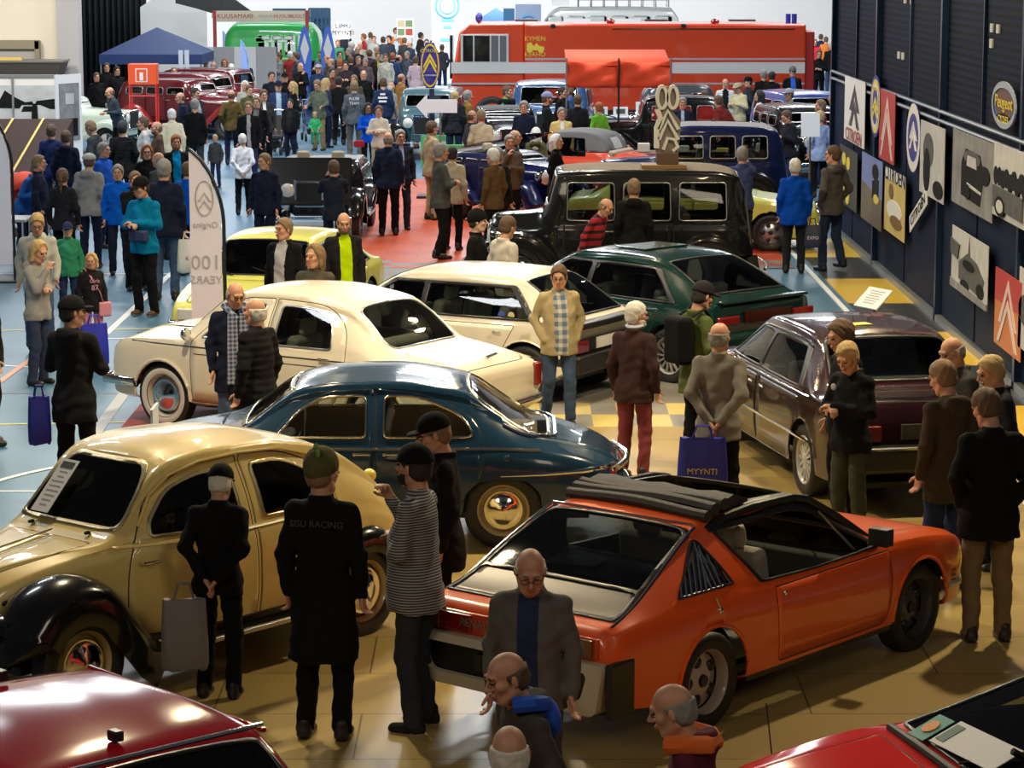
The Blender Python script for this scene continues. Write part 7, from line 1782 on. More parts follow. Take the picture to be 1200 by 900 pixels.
# blue open car with a creased plastic windscreen
c=vintage('small bright blue open car under a creased grey plastic sheet',-.05,47.4,-50,paint('vivid_blue',(.004,.007,.05)),L=(-1.3,1.4),roof=1.25,w=.60,cowl=.5,rw=.34,wing=paint('vivid_blue'))
o=MB().add([(-1.2,-.5,1.2),(.2,-.55,1.25),(.9,-.4,1.62),(-1.0,.2,1.35),(.2,.3,1.50),(.9,.3,1.62)],[(0,1,4,3),(1,2,5,4)]).build('plastic_sheet',glass('plastic',(.6,.6,.62)),c.root); o.modifiers.new('t','SOLIDIFY').thickness=.01
# small green and blue card stands on the floor near the sign
for lab,px,py in(('white and green edged blue sign card on the floor, nearer one',523,208),('blue sign card with green top edge on the floor, farther one',514,195)):
    e=empty('sign_card',at(px,py),R(8),lab,'sign'); MB().box((0,0,.35),(.8,.04,.7)).build('card',mat('card_green',(.10,.45,.12),.5),e,bev=.01); MB().box((-.04,-.03,.32),(.62,.01,.48)).build('panel',WHITE,e,smooth=False); MB().box((-.04,-.04,.30),(.5,.01,.28)).build('print',mat('sticker_blue'),e,smooth=False)
# ---------------- the visitors ----------------
BK=(.006,.006,.007); NV=(.010,.014,.035); DN=(.018,.030,.075); JN=(.05,.085,.16); GY_=(.15,.15,.145); DG=(.045,.047,.05); BR_=(.075,.045,.028); OL=(.07,.07,.03); TN=(.38,.30,.18); KH=(.20,.15,.075); CRM=(.55,.50,.40); WHc=(.66,.66,.66)
P=person
# nearest visitors
a=P(260,545,1.72,80,'man in black cap and black jacket holding a grey bag behind his back','back',BK,BK,'cap','w',hat=BK,hp=15,lean=6,feet=818,shirt=None)
bagmen=[a]
a=P(376,529,1.8,78,'long haired man in olive beanie and long black coat facing the yellow saloon','stand',BK,BK,'beanie','lb',hat=(.09,.085,.035),hem=.30,feet=866,hy=-25)
f=mesh('b',[],[]); bpy.data.meshes.remove(f)
q=MB()
for k in range(5): t=2*PI*k/5; q.ell((.10+.02*math.cos(t),.03+.035*math.cos(t),.125+.03*math.sin(t)),(.008,.018,.026),8)
o=q.build('leaf_badge',mat('leaf_green',(.12,.28,.04),.7),a); A_=[p for p in PEOPLE if p[0]==a][0][1]; o.matrix_local=A_['H']@Matrix.Rotation(PI*.95,4,'Z')@Matrix.Translation((-.03,0,0))
text('SISU RACING',.055,a,Matrix.Translation((-.132,0,1.33))@Matrix.Rotation(-PI/2,4,'Z')@Matrix.Rotation(PI/2,4,'X'),mat('dull_print',(.045,.045,.045),.8),'back_print')
P(487,522,1.78,160,'bearded man in black cap and thin striped top, hand at his chin','chin',GY_,(.03,.035,.045),'cap','k',hat=BK,beard=1,topname='sweater',topm=patmat('stripes','stripe',(.05,.05,.055),(.36,.36,.36),62),shoe=(.02,.02,.022),feet=856,fat=.02,hy=-10,hem=.04)
P(505,486,1.80,185,'man in cap, glasses and ponytail with black jacket, behind the striped top','stand',BK,BK,'cap','lb',hat=BK,glasses=1,hem=.08,hp=14)
P(622,645,1.74,-100,'bald man in glasses, open grey cardigan and blue shirt behind the orange coupe','stand',(.11,.105,.10),DG,'bald','w',shirt=(.02,.035,.08),open_=.045,hp=22,hy=12,lean=6,glasses=1)
P(588,764,1.70,205,'balding man with a bright blue hood over a dark jacket, front centre','stand',(.06,.055,.05),DG,'bald','b',topname='hood',lean=12,hp=10)
h=PEOPLE[-1][0]; q=MB(); q.tube([(.06,.09,1.50),(-.02,.13,1.49),(-.10,.09,1.45),(-.13,0,1.42),(-.10,-.09,1.45),(-.02,-.13,1.49),(.06,-.09,1.50)],.042,8); q.ell((-.12,0,1.36),(.07,.14,.12),12); o=q.build('blue_hood',mat('hood_blue',(.01,.08,.50),.85,bump=.3),h); o.matrix_local=PEOPLE[-1][1]['J']['T']@Matrix.Translation((0,0,-.93))
P(597,849,1.72,90,'bald grey head at the bottom edge under the blue hooded man','stand',DG,DG,'bald','w')
P(782,800,1.70,170,'bald man with an orange collar at the bottom edge by the orange coupe wheel','stand',(.10,.015,.03),DG,'bald','g',topname='hood',lean=12,hp=10,hy=0)
h=PEOPLE[-1][0]; q=MB(); q.tube([(.07,.08,1.47),(-.02,.12,1.47),(-.11,.08,1.44),(-.13,0,1.43),(-.11,-.08,1.44),(-.02,-.12,1.47),(.07,-.08,1.47)],.045,8); o=q.build('orange_collar',mat('collar_orange',(.72,.14,.02),.85,bump=.3),h); o.matrix_local=PEOPLE[-1][1]['J']['T']@Matrix.Translation((0,0,-.93))
P(1152,456,1.78,96,'man in big black jacket and khaki trousers at the right edge','pockets',BK,(.17,.12,.06),'short','b',feet=752,fat=.03,hy=25,hp=22,hem=.06)
P(1101,423,1.80,118,'man in olive brown hooded parka behind the maroon saloon','stand',(.045,.035,.022),DN,'short','lb',topname='hood',hem=.10,hp=20,hy=15)
P(1112,395,1.78,205,'grey haired man in dark coat between the maroon saloon and the parka','stand',DG,NV,'bald','g',hp=20)
P(1157,418,1.74,190,'fair haired man in dark blue jacket beside the parka, far right','stand',(.012,.014,.02),NV,'short','y',hp=20)
P(990,403,1.72,222,'fair haired man in black fleece with white chest badge, looking down','crossed',BK,(.05,.055,.04),'short','y',hp=26,hy=10)
h=PEOPLE[-1][0]; q=MB(); q.ell((.135,-.09,1.34),(.01,.03,.03),10); q.build('chest_badge',mat('badge_grey',(.35,.36,.35),.6),h)
P(983,377,1.78,200,'tall dark haired man in black behind the man with the chest badge','stand',BK,BK,'curly','b',hp=14)
P(843,377,1.78,75,'bald man in grey wool jacket holding a blue bag behind his back','back',(.19,.175,.15),BK,'bald','g',hem=.04,hy=-20)
baldgrey=PEOPLE[-1][0]
P(826,331,1.80,30,'man in dark cap and olive and black jacket with a backpack, facing right','carry',(.085,.115,.035),BK,'cap','k',hat=(.02,.015,.02),hem=.08,hp=15)
h=PEOPLE[-1][0]; q=MB(); q.box((-.20,0,1.22),(.17,.30,.44)); q.build('backpack',cloth(BK),h,bev=.05,seg=3); 
for s_ in(1,-1): q=MB(); q.tube([(-.12,s_*.10,1.44),(0,s_*.115,1.50),(.11,s_*.11,1.38),(.12,s_*.12,1.18),(-.10,s_*.14,1.05)],.022,6,flat=.5); q.build('backpack_strap',cloth(BK),h)
P(746,354,1.78,62,'grey bearded man in dark brown cardigan and dusty red trousers','stand',(.045,.022,.022),(.20,.045,.055),'short','w',shirt=None,feet=562,beard=1,hy=-42,hp=5,glasses=1,fat=.015,hem=.02)
h=PEOPLE[-1][0]; q=MB(); q.tube([(.07*math.cos(t),.075*math.sin(t),1.515+.012*math.cos(t)) for t in [2*PI*k/16 for k in range(16)]],.02,6,closed=True); q.build('shirt_collar',mat('pale_collar',(.45,.5,.6),.8),h)
P(655,311,1.78,-78,'man in tan jacket, plaid shirt and jeans walking in front of the white hatchback','pockets',(.36,.29,.16),(.045,.075,.14),'short','b',shirt=(.1,.1,.2),gt=patmat('plaid','check',(.10,.14,.24),(.50,.50,.44),11),open_=.062,glasses=1,feet=497,hem=.02,stride=.35,hy=-18,hp=12,fat=.02)
P(277,331,1.76,-72,'balding man in navy coat with a blue and white scarf at the cream saloon','stand',NV,JN,'bald','g',glasses=1,hp=18,hem=.12,hy=8)
h=PEOPLE[-1][0]; sm=patmat('scarf','check',(.03,.05,.16),(.34,.37,.45),24); q=MB(); q.tube([(.10,.05,1.44),(.02,.10,1.50),(-.08,.05,1.50),(-.08,-.05,1.50),(.02,-.10,1.50),(.10,-.05,1.44),(.15,.0,1.38)],.030,8); q.build('scarf',sm,h)
for y_,z_ in((.06,.82),(-.05,.76)): q=MB(); q.prism([(y_-.06,z_),(y_+.06,z_),(y_+.045,1.44),(y_-.045,1.44)],0,.150,.172); q.build('scarf_end',sm,h,fix=True,bev=.006)
P(300,349,1.76,145,'man in black puffer jacket with grey hair by the cream saloon door','stand',(.010,.010,.012),(.04,.05,.08),'bald','w',topname='puffer',hem=.06,fat=.03,hy=10)
P(83,348,1.74,72,'man in black cap and black hooded jacket with a blue bag, on the blue floor','crossed',(.011,.011,.012),BK,'cap','k',hat=BK,hy=-45,hem=.10,feet=588,topname='hood',shoe=(.02,.02,.025))
manleft=PEOPLE[-1][0]
P(-17,318,1.76,20,'dark sleeve and hand of a person cut by the left edge','stand',BK,BK,'short','b')
P(47,283,1.66,-25,'woman with short blonde hair in grey zip hoodie, arm across her chest','chin',(.27,.26,.25),(.03,.04,.08),'bob','y',topname='hood',woman=True,hy=-15,hp=16)
P(43,251,1.76,-80,'man in glasses and pale grey hooded jacket with green lining','walk',(.40,.40,.37),JN,'short','y',topname='hood',glasses=1,hp=20,stride=.6,shirt=(.2,.4,.1),open_=.01)
P(79,261,1.32,-85,'boy in navy cap and green jacket behind the girl','stand',(.03,.22,.12),DN,'cap','lb',hat=(.02,.03,.09),kid=True)
P(107,297,1.36,-60,'girl with blonde hair, black top with pink armband and pink skirt','stand',(.012,.012,.014),(.50,.22,.28),'bob','y',kid=True,feet=421,hy=-30,shoe=(.5,.35,.3),topname='hood')
h=PEOPLE[-1][0]; PK=mat('pink_strap',(.60,.25,.32),.8)
q=MB(); q.tube([(-.05,-.10,1.50),(.10,-.04,1.36),(.15,.08,1.12),(.12,.16,.90)],.02,6,flat=.4); q.build('bag_strap',PK,h); q=MB(); q.box((.13,.17,.83),(.08,.22,.24)); q.build('pink_bag',PK,h,bev=.03)
text('Girls',.09,h,Matrix.Translation((.148,0,1.30))@Matrix.Rotation(PI/2,4,'Z')@Matrix.Rotation(PI/2,4,'X'),mat('pink_print',(.6,.3,.4),.7),'chest_print'); text('87',.12,h,Matrix.Translation((.15,0,1.19))@Matrix.Rotation(PI/2,4,'Z')@Matrix.Rotation(PI/2,4,'X'),mat('pink_print'),'chest_print')
P(164,208,1.76,-115,'man in turquoise jacket with folded arms and black cap','crossed',(.0,.16,.32),BK,'cap','k',hat=BK,hy=-20,hp=10,feet=370,glasses=1,shoe=(.10,.06,.03))
h=PEOPLE[-1][0]; q=MB(); q.box((.16,.02,1.02),(.10,.26,.14)); q.build('waist_bag',mat('bag_navy',(.03,.04,.12),.7),h,bev=.03)
P(138,193,1.76,-80,'man in bright blue softshell jacket and dark trousers','stand',(.0,.09,.48),(.012,.014,.03),'short','g',hy=-10,feet=322)
P(158,201,1.74,-70,'person with hands to face between the blue and the turquoise jackets','chin',BK,BK,'short','lb')
P(104,179,1.80,80,'man in grey hoodie and grey flat cap seen from behind','stand',(.24,.235,.225),NV,'flatcap','b',hat=(.35,.35,.34),topname='hood',hy=15)
P(73,198,1.68,85,'woman with a long brown ponytail and dark jacket seen from behind','stand',(.012,.013,.018),BK,'pony','b',woman=True)
P(46,190,1.70,-20,'fair man leaning down in a blue jacket by the red hooded pushchair','phone',(.02,.10,.35),NV,'short','lb',lean=25,hp=10)
P(45,182,1.72,0,'fair haired man partly hidden behind the one leaning in blue','stand',NV,NV,'short','lb')
P(60,146,1.78,80,'man in navy jacket looking at the display panel, left of a pair','stand',(.012,.02,.08),DN,'short','b')
P(77,153,1.76,85,'man in dark navy hooded jacket, right of the pair at the display','stand',(.008,.012,.03),DN,'short','b',topname='hood',fat=.02)
P(104,142,1.78,160,'man in dark grey jacket with pale scarf by the grey column','stand',(.04,.045,.048),BK,'short','lb',hp=20)
P(143,143,1.76,95,'man in thick black puffer coat and grey beanie seen from behind','pockets',(.008,.008,.009),DN,'beanie','k',hat=(.05,.05,.055),topname='puffer',fat=.05,hem=.08)
P(121,167,1.76,-25,'smiling grey haired man in blue jacket with orange shoulder stripe','stand',(.01,.08,.42),NV,'short','g')
P(168,137,1.74,190,'young man in white hooded sweater left of the cream coat','stand',(.48,.48,.47),DN,'short','b',topname='hood')
P(184,142,1.74,200,'bearded bald man in brown leather jacket','stand',BR_,BK,'bald','lb',beard=1)
P(201,128,1.74,100,'person in pale cream coat bending over a car on the left','stand',(.55,.50,.36),TN,'short','w',lean=18)
P(172,170,1.68,-80,'woman with red brown hair, glasses and a pale scarf','stand',BK,BK,'bob','r',woman=True,glasses=1)
P(186,178,1.74,150,'balding man in grey jacket before the woman with red brown hair','stand',DG,NV,'bald','g')
P(192,187,1.78,85,'broad man in dark navy jacket carrying a white plastic bag','stand',(.010,.013,.03),JN,'short','g',fat=.05,feet=352)
navybag=PEOPLE[-1][0]
P(206,158,1.80,-75,'red bearded man with lanyard over bright blue shirt and black jacket','stand',BK,BK,'short','r',beard=1,shirt=(.0,.20,.45),open_=.05)
P(220,190,1.74,60,'person in bright blue jacket half hidden by the tall feather banner','stand',(.0,.07,.42),NV,'short','b')
P(284,157,1.76,95,'white haired man in a white shirt and black trousers seen from behind','back',(.68,.68,.70),BK,'short','w',topname='sweater',fat=.02,feet=252)
P(310,180,1.76,-110,'fair young man in a plain dark navy jacket beside the white shirt','stand',(.010,.014,.028),NV,'short','lb',hy=-20)
P(252,158,1.10,-100,'blond small boy in dark jacket holding the white shirted man','stand',DG,DN,'short','y',kid=True)
P(228,116,1.78,85,'stout grey haired man in black sweater seen from behind','stand',BK,DG,'short','g',topname='sweater',fat=.06)
P(211,108,1.74,200,'bald man leaning over a dark red vintage car','stand',NV,NV,'bald','b',lean=10)
P(229,103,1.78,-40,'dark haired man in dark suit behind the stout black sweater','stand',(.02,.022,.03),BK,'short','k',shirt=(.3,.3,.35))
P(271,105,1.74,100,'bald man in olive bomber jacket and jeans by the dark red car','pockets',(.095,.065,.02),NV,'bald','b')
P(291,119,1.78,-85,'man in black coat with a long grey scarf and white collar','stand',BK,DN,'short','lb',shirt=(.30,.29,.28),open_=.03)
P(301,113,1.76,-100,'middle one of three men, in grey shirt and black jacket','stand',BK,BK,'short','lb',shirt=GY_)
P(309,105,1.80,-75,'man in dark jacket and white shirt smiling to his left','stand',(.03,.028,.025),BK,'short','b',shirt=(.6,.6,.6),open_=.02)
P(340,116,1.78,-100,'stout man in black jacket with small red badge before the aisle','stand',BK,NV,'short','k',fat=.05,shirt=(.012,.012,.012),feet=188,open_=.05)
P(326,95,1.74,-80,'man in dark cap and blue jacket behind the stout black jacket','stand',(.02,.035,.10),NV,'cap','k',hat=NV,shirt=(.3,.4,.5))
P(343,96,1.68,-160,'woman with long blonde hair in a black leather jacket','stand',BK,BK,'long','y',woman=True)
P(371,94,1.76,-110,'man in grey green sweater pushing the blue hooded pushchair','push',(.09,.11,.075),KH,'short','lb',topname='sweater',hp=20)
P(292,100,1.72,-60,'olive clad man behind the man with grey scarf','stand',OL,NV,'short','b')
P(287,95,1.66,-100,'woman with long pale hair and a white scarf near the blue feather banner','stand',(.35,.35,.30),BK,'long','w',woman=True)
P(318,84,1.76,-70,'dark man in black jacket at the end of the grey partitions','stand',(.01,.013,.022),BK,'short','k')
P(334,85,1.74,-90,'man in black sweatshirt with pale chest print','stand',BK,BK,'cap','k',hat=BK)
P(352,73,1.76,-60,'bald man in black with his hand raised to his mouth','chin',BK,BK,'bald','g')
P(373,75,1.78,-90,'man in flat cap and dark blue sweater in the dense crowd','stand',(.012,.03,.085),NV,'flatcap','b',hat=(.25,.24,.2),topname='sweater')
P(389,80,1.72,-60,'man in maroon brown jacket at the left of the aisle','stand',(.09,.035,.025),BK,'short','k')
P(415,95,1.80,92,'man in grey work jacket with white back print','stand',(.075,.085,.10),(.10,.09,.08),'short','lb',feet=188,fat=.03)
h=PEOPLE[-1][0]; 
for i,t in enumerate(('KLUBI','TEAM')): text(t,.085,h,Matrix.Translation((-.155,0,1.36-.1*i))@Matrix.Rotation(-PI/2,4,'Z')@Matrix.Rotation(PI/2,4,'X'),WHITE,'back_print')
P(449,91,1.82,88,'man in navy sweatshirt with three lines of white back print','stand',(.015,.03,.075),JN,'short','b',topname='sweater',fat=.04,feet=178)
h=PEOPLE[-1][0]
for i,t in enumerate(('XXXX','XXXXXX','XXXXX')): pass
for i,w in enumerate((.12,.22,.18)): MB().box((-.168,0,1.36-.085*i),(.01,w,.045)).build('back_print',WHITE,h)
P(415,88,1.74,-100,'man in camouflage green jacket behind the grey work jacket','stand',(.07,.065,.04),BK,'short','lb')
P(426,82,1.76,-80,'bald man in black sweater facing the aisle','stand',BK,BK,'bald','g',topname='sweater')
P(431,121,1.64,-75,'woman with curly black hair in bright blue jacket and red handbag','onehand',(.0,.08,.55),BK,'long','k',woman=True,skin=mat('skin_brown',(.26,.12,.07),.55),feet=206,shoe=(.6,.6,.6))
h=PEOPLE[-1][0]; q=MB(); q.box((.10,-.24,.78),(.10,.26,.17)); q.build('red_handbag',mat('handbag_red',(.35,.01,.015),.4),h,bev=.03)
P(444,124,1.64,-95,'woman in cream padded jacket with folded arms','crossed',(.55,.48,.36),TN,'pony','b',woman=True)
P(455,154,1.80,88,'broad man in dark blue jacket seen from behind on the orange mat','stand',(.010,.018,.045),BK,'bald','g',fat=.04,feet=276)
P(469,152,1.76,-75,'man in grey hair, glasses and dark suit facing us by the broad blue jacket','stand',(.012,.015,.025),(.02,.03,.06),'short','g',glasses=1,shirt=(.3,.35,.5),open_=.02,feet=270)
P(506,142,1.80,30,'man in beige jacket and beige trousers seen from behind','stand',(.36,.27,.15),(.34,.25,.13),'short','b',feet=258,fat=.02,hem=.02)
P(516,168,1.76,20,'man in glasses and grey green jacket with folded arms','crossed',(.07,.075,.065),BK,'short','g',glasses=1,feet=306,stride=.3)
P(530,172,1.72,70,'person in pale beige shirt beside the grey green jacket','stand',(.42,.38,.27),BK,'short','k')
P(470,86,1.78,30,'man in tan brown long jacket at the edge of the aisle','stand',(.28,.13,.03),NV,'bald','b',hem=.08)
P(458,96,1.74,40,'man in pale grey jacket looking over the tan jacket','stand',(.35,.36,.35),JN,'bald','w')
P(443,61,1.78,-80,'man in dark jacket with yellow green collar in the crowd','stand',(.025,.02,.012),BK,'short','b',shirt=(.35,.30,.05),open_=.02)
P(487,66,1.74,70,'person in pale pink top with black skirt beside the oval sign','stand',(.50,.38,.42),BK,'short','b',topname='sweater')
P(487,122,1.22,150,'girl in pink top with orange bag by the arrow sign','stand',(.60,.22,.25),(.70,.22,.05),'pony','lb',kid=True)
P(533,107,1.76,85,'fair man in black padded jacket bending over the blue car by the flag','stand',(.014,.014,.016),DN,'short','y',lean=15,topname='puffer')
P(548,106,1.76,20,'man in mustard brown jacket next to the padded jacket','stand',(.20,.115,.02),BK,'short','g')
P(553,129,1.72,30,'bald man in grey jacket left of the beige shirt','stand',DG,BK,'bald','b')
P(564,129,1.76,85,'man in beige cotton jacket seen from behind at the bonnet','stand',(.42,.36,.22),TN,'short','lb')
P(594,101,1.80,-20,'man in black and green jacket beside the motorcycle','stand',(.04,.40,.06),BK,'short','b')
h=PEOPLE[-1][0]; q=MB(); q.box((.0,0,1.36),(.30,.46,.20)); q.build('black_yoke',cloth(BK),h,bev=.06,seg=3)
P(555,76,1.76,-60,'man in grey check jacket by the fire engine cab','stand',(.14,.14,.13),BK,'short','lb')
P(581,70,1.80,180,'dark man in black leather jacket looking at his phone before the fire engine','phone',BK,BK,'short','k')
P(614,119,1.74,-100,'grey bearded man in navy shirt at the red roadster','stand',NV,NV,'curly','g')
P(641,108,1.76,0,'man in lilac cap and black vest behind the red roadster','stand',(.010,.012,.014),BK,'cap','b',hat=(.25,.27,.42),beard=1)
P(659,102,1.76,-30,'man in black shirt talking to the one in the lilac cap','stand',BK,BK,'short','k')
P(667,100,1.78,180,'man in blue denim jacket beside the talking pair','stand',(.03,.09,.22),NV,'short','lb')
P(658,126,1.72,-80,'man in yellow waistcoat and white shirt at the roadster','stand',(.60,.48,.16),TN,'short','g',shirt=(.7,.7,.7),open_=.02)
P(677,111,1.78,88,'man in black coat seen from behind, left of the green sweater','stand',(.012,.012,.013),BK,'short','b',fat=.03)
P(702,120,1.66,120,'woman in bright green sweater and dark trousers','stand',(.12,.38,.03),(.02,.03,.06),'short','r',woman=True,topname='sweater')
P(628,150,1.68,85,'person in olive hooded parka with long grey hair and dark beanie','stand',(.085,.08,.03),OL,'long','w',woman=True,topname='hood',hem=.28)
P(652,158,1.68,-20,'woman with grey hair and black coat with red orange collar beside the parka','stand',BK,BK,'bob','w',woman=True,hem=.15)
P(603,152,1.74,-10,'bald man in dark jacket left of the olive parka','stand',DG,BK,'bald','g')
P(597,158,1.74,-80,'grey haired man with hand to his chin in a brown check jacket','chin',(.10,.07,.05),BK,'short','g')
P(578,174,1.76,140,'person in brown coat and pale grey cap at the bright blue car','stand',(.10,.06,.025),BK,'short','w')
P(583,173,1.76,60,'man in black ribbed puffer jacket at the bright blue car','stand',(.012,.012,.014),NV,'short','g',topname='puffer',fat=.04)
P(559,247,1.78,-15,'young man in black beanie and black jacket behind the white hatchback','stand',BK,BK,'beanie','k',hat=BK,hy=10,skin=mat('skin_pale',(.62,.38,.28),.55))
P(597,254,1.76,40,'man in a white knitted jacket behind the white hatchback','stand',(.52,.48,.42),BK,'short','b',hp=15)
P(714,233,1.66,-30,'balding man in red and black striped sweater leaning by the limousine','stand',(.25,.012,.02),BK,'bald','lb',topname='sweater',topm=patmat('redstripe','stripe',(.32,.008,.018),(.02,.006,.01),9),lean=22,hp=15)
P(743,210,1.76,88,'fair haired person in black jacket seen from behind at the limousine','stand',BK,BK,'short','lb',topname='hood')
P(870,172,1.80,100,'man in blue denim jacket with an arm raised to the dark blue saloon','raise',(.05,.07,.17),(.02,.022,.035),'short','g',feet=306)
P(932,186,1.76,86,'white haired man in bright blue anorak with a printed bag','stand',(.0,.05,.38),(.014,.016,.022),'short','w',feet=320,fat=.035,hem=.05)
bluean=PEOPLE[-1][0]
P(977,171,1.78,130,'man in dark grey hoodie and jeans walking along the blue wall','pockets',(.075,.07,.065),DN,'short','b',topname='hood',feet=318,stride=.3,hy=30)
P(961,130,1.74,110,'woman in pale blue shirt with a shoulder strap by the blue wall','stand',(.28,.36,.55),BK,'short','y',woman=True,topname='sweater',hem=.05)
P(920,130,1.74,-150,'dark haired man in black jacket looking down near the blue wall','phone',(.012,.014,.018),DN,'short','b',hp=20)
P(962,117,1.76,190,'bearded fair man in red and black checked shirt','stand',(.3,.02,.03),DN,'short','lb',beard=1,topm=patmat('redcheck','check',(.03,.006,.01),(.36,.02,.03),14))
P(925,104,1.78,200,'man in white and navy cap and olive brown sweater','stand',(.16,.125,.06),JN,'cap','b',hat=(.25,.25,.28),topname='sweater')
P(977,109,1.74,170,'bald man in green top beside the checked shirt','stand',(.14,.17,.06),KH,'bald','lb')
P(864,97,1.76,-130,'man in cream jacket and beige cap behind the dark blue saloon','phone',(.50,.44,.27),TN,'flatcap','b',hat=(.35,.30,.18),hp=15)
P(877,90,1.76,200,'man in black cap and dark jacket beside the cream jacket','phone',(.02,.02,.03),BK,'cap','k',hat=BK)
P(890,106,1.64,170,'dark haired woman in a white long sleeved top','stand',(.62,.55,.55),JN,'long','k',woman=True,topname='sweater')
P(850,92,1.76,-90,'balding man in white shirt and black waistcoat','stand',(.60,.60,.60),BK,'bald','b',shirt=(.01,.01,.012),open_=.06)
P(800,114,1.74,-90,'grey haired man in navy sweater over a pale shirt, sitting by the saloon','stand',NV,BK,'short','g',shirt=(.35,.4,.5),open_=.02,topname='sweater')
P(841,112,1.84,130,'person in dark wine red sweater bending down','stand',(.14,.015,.012),BK,'short','b',lean=25)
P(826,106,1.70,90,'person in brown black jacket behind the wine red sweater','stand',(.03,.022,.016),BK,'short','b')
P(794,67,1.80,-60,'grey haired man in black vest at the end of the orange screen','stand',BK,BK,'short','g')
P(803,70,1.74,180,'person in white cap and dark jacket by the orange screen','stand',DG,BK,'cap','w',hat=(.65,.65,.68))
P(796,80,1.66,-80,'person with fair hair in violet top by the orange screen','stand',(.07,.05,.10),BK,'short','y',woman=True)
P(825,77,1.74,-95,'man in grey green cap and brown vest over blue shirt','stand',(.10,.09,.06),BK,'flatcap','b',hat=(.10,.11,.08),shirt=(.03,.06,.25),open_=.04)
P(871,78,1.66,-70,'woman in bright pink top before the fire engine','stand',(.62,.08,.20),BK,'short','b',woman=True)
P(895,82,1.78,85,'man with grey hair in black T-shirt seen from behind','stand',BK,BK,'short','g',topname='sweater',fat=.03)
P(929,78,1.86,-85,'man in grey cap, black jacket and blue shirt at the rear of the fire engine','stand',BK,DN,'cap','k',hat=(.10,.10,.10),shirt=(.04,.12,.55),open_=.05)
P(905,84,1.76,60,'dark clad man right of the black T-shirt','stand',BK,BK,'short','k')
P(960,59,1.78,-90,'man in black sweater with folded arms past the fire engine','crossed',BK,BK,'short','b')
P(974,50,1.78,90,'person in black with a white hood by the end of the blue wall','stand',(.012,.012,.012),JN,'cap','w',hat=(.6,.6,.6))
P(986,60,1.74,180,'person in dark blue seen through the blue mesh','stand',(.03,.04,.07),BK,'short','b')
P(333,256,1.76,-115,'man in open black jacket and pale shirt before the lime yellow car','stand',BK,BK,'short','lb',shirt=(.42,.42,.42),open_=.055,hy=-20,res=.0145)
P(403,249,1.78,-70,'balding man in black jacket over a fluorescent yellow shirt','stand',(.012,.012,.014),BK,'bald','b',shirt=(.42,.62,.0),open_=.06,beard=1,hy=-10,hp=12,res=.0145)
P(369,287,1.74,-110,'mustached man with long thin hair in olive brown jacket behind the cream saloon','stand',(.075,.065,.045),DN,'bob','lb',hy=-15,res=.0145)
P(391,188,1.70,100,'person in dark jacket photographing the black car with raised lid','camera',(.012,.016,.03),NV,'short','b')
# under the navy canopy and between the old cars
P(125,74,1.74,-80,'man in black under the left part of the navy canopy','stand',BK,BK,'short','b')
P(137,78,1.74,-60,'second man in black under the navy canopy','stand',BK,BK,'short','k')
P(128,102,1.78,215,'bald man in dark blue grey jacket leaning down beside the column','phone',(.03,.045,.06),BK,'bald','b',lean=18)
P(113,85,1.70,-60,'person half hidden at the right edge of the grey column','stand',BK,BK,'short','b')
P(204,78,1.72,-80,'grey haired man leaning on the farthest maroon car','stand',DG,BK,'short','g')
P(241,68,1.74,-60,'person with red brown hair before the white partition','stand',(.04,.03,.03),BK,'short','r')
P(250,72,1.72,95,'bald man in black seen from behind at the partitions','stand',BK,BK,'bald','g')
P(263,69,1.66,-90,'person with long red hair at the partitions','stand',(.06,.04,.03),BK,'long','r',woman=True)
P(271,75,1.72,95,'grey haired person in rust red jacket seen from behind','stand',(.38,.035,.02),BK,'short','w')
P(287,68,1.76,100,'person in navy jacket with hair tied up, right of the blue feather banner','stand',(.01,.02,.055),BK,'pony','k')
# dense crowd at the back, row by row
random.seed(11)
rows=[
(398,60,'b',(.03,.02,.03)),(409,56,'g',(.03,.03,.035)),(331,58,'r',(.30,.015,.02)),(327,62,'b',(.2,.2,.2)),(356,49,'b',(.02,.04,.09)),(370,47,'k',(.012,.012,.015)),(375,37,'g',(.012,.012,.015)),
(384,64,'b',(.08,.06,.05)),(396,47,'r',(.03,.18,.09)),(401,38,'k',(.02,.02,.03)),(408,35,'b',(.01,.02,.05)),(412,49,'w',(.10,.09,.09)),(419,54,'b',(.02,.02,.03)),(422,49,'b',(.30,.28,.22)),(426,40,'r',(.35,.03,.03)),
(434,38,'b',(.35,.33,.30)),(438,42,'b',(.30,.30,.28)),(441,53,'w',(.28,.26,.2)),(449,43,'k',(.03,.035,.05)),(456,42,'k',(.02,.02,.03)),(464,33,'b',(.70,.20,.03)),(465,40,'w',(.5,.58,.65)),(460,62,'r',(.03,.06,.15)),
(474,44,'b',(.03,.03,.03)),(480,48,'k',(.02,.03,.05)),(493,38,'k',(.02,.02,.02)),(510,38,'k',(.012,.012,.014)),(477,60,'g',(.05,.06,.08)),(433,59,'b',(.05,.03,.05)),(420,66,'lb',(.09,.04,.05)),(411,66,'b',(.02,.02,.025)),
(398,69,'r',(.10,.06,.05)),(376,60,'b',(.12,.14,.22)),(362,60,'k',(.012,.012,.014)),(347,62,'b',(.05,.05,.06)),(452,63,'b',(.45,.43,.36)),(467,64,'k',(.02,.02,.03)),(382,92,'y',(.02,.03,.07)),(397,90,'k',(.008,.008,.009)),
(405,72,'k',(.03,.02,.025)),(428,68,'g',(.10,.07,.08)),(388,68,'lb',(.11,.10,.08)),(340,60,'w',(.28,.03,.03)),(497,60,'k',(.015,.015,.02)),(518,52,'b',(.04,.04,.05)),(500,46,'k',(.02,.025,.05))]
CN={'b':'brown haired','g':'grey haired','k':'dark haired','r':'red haired','w':'white haired','lb':'fair haired','y':'blond'}
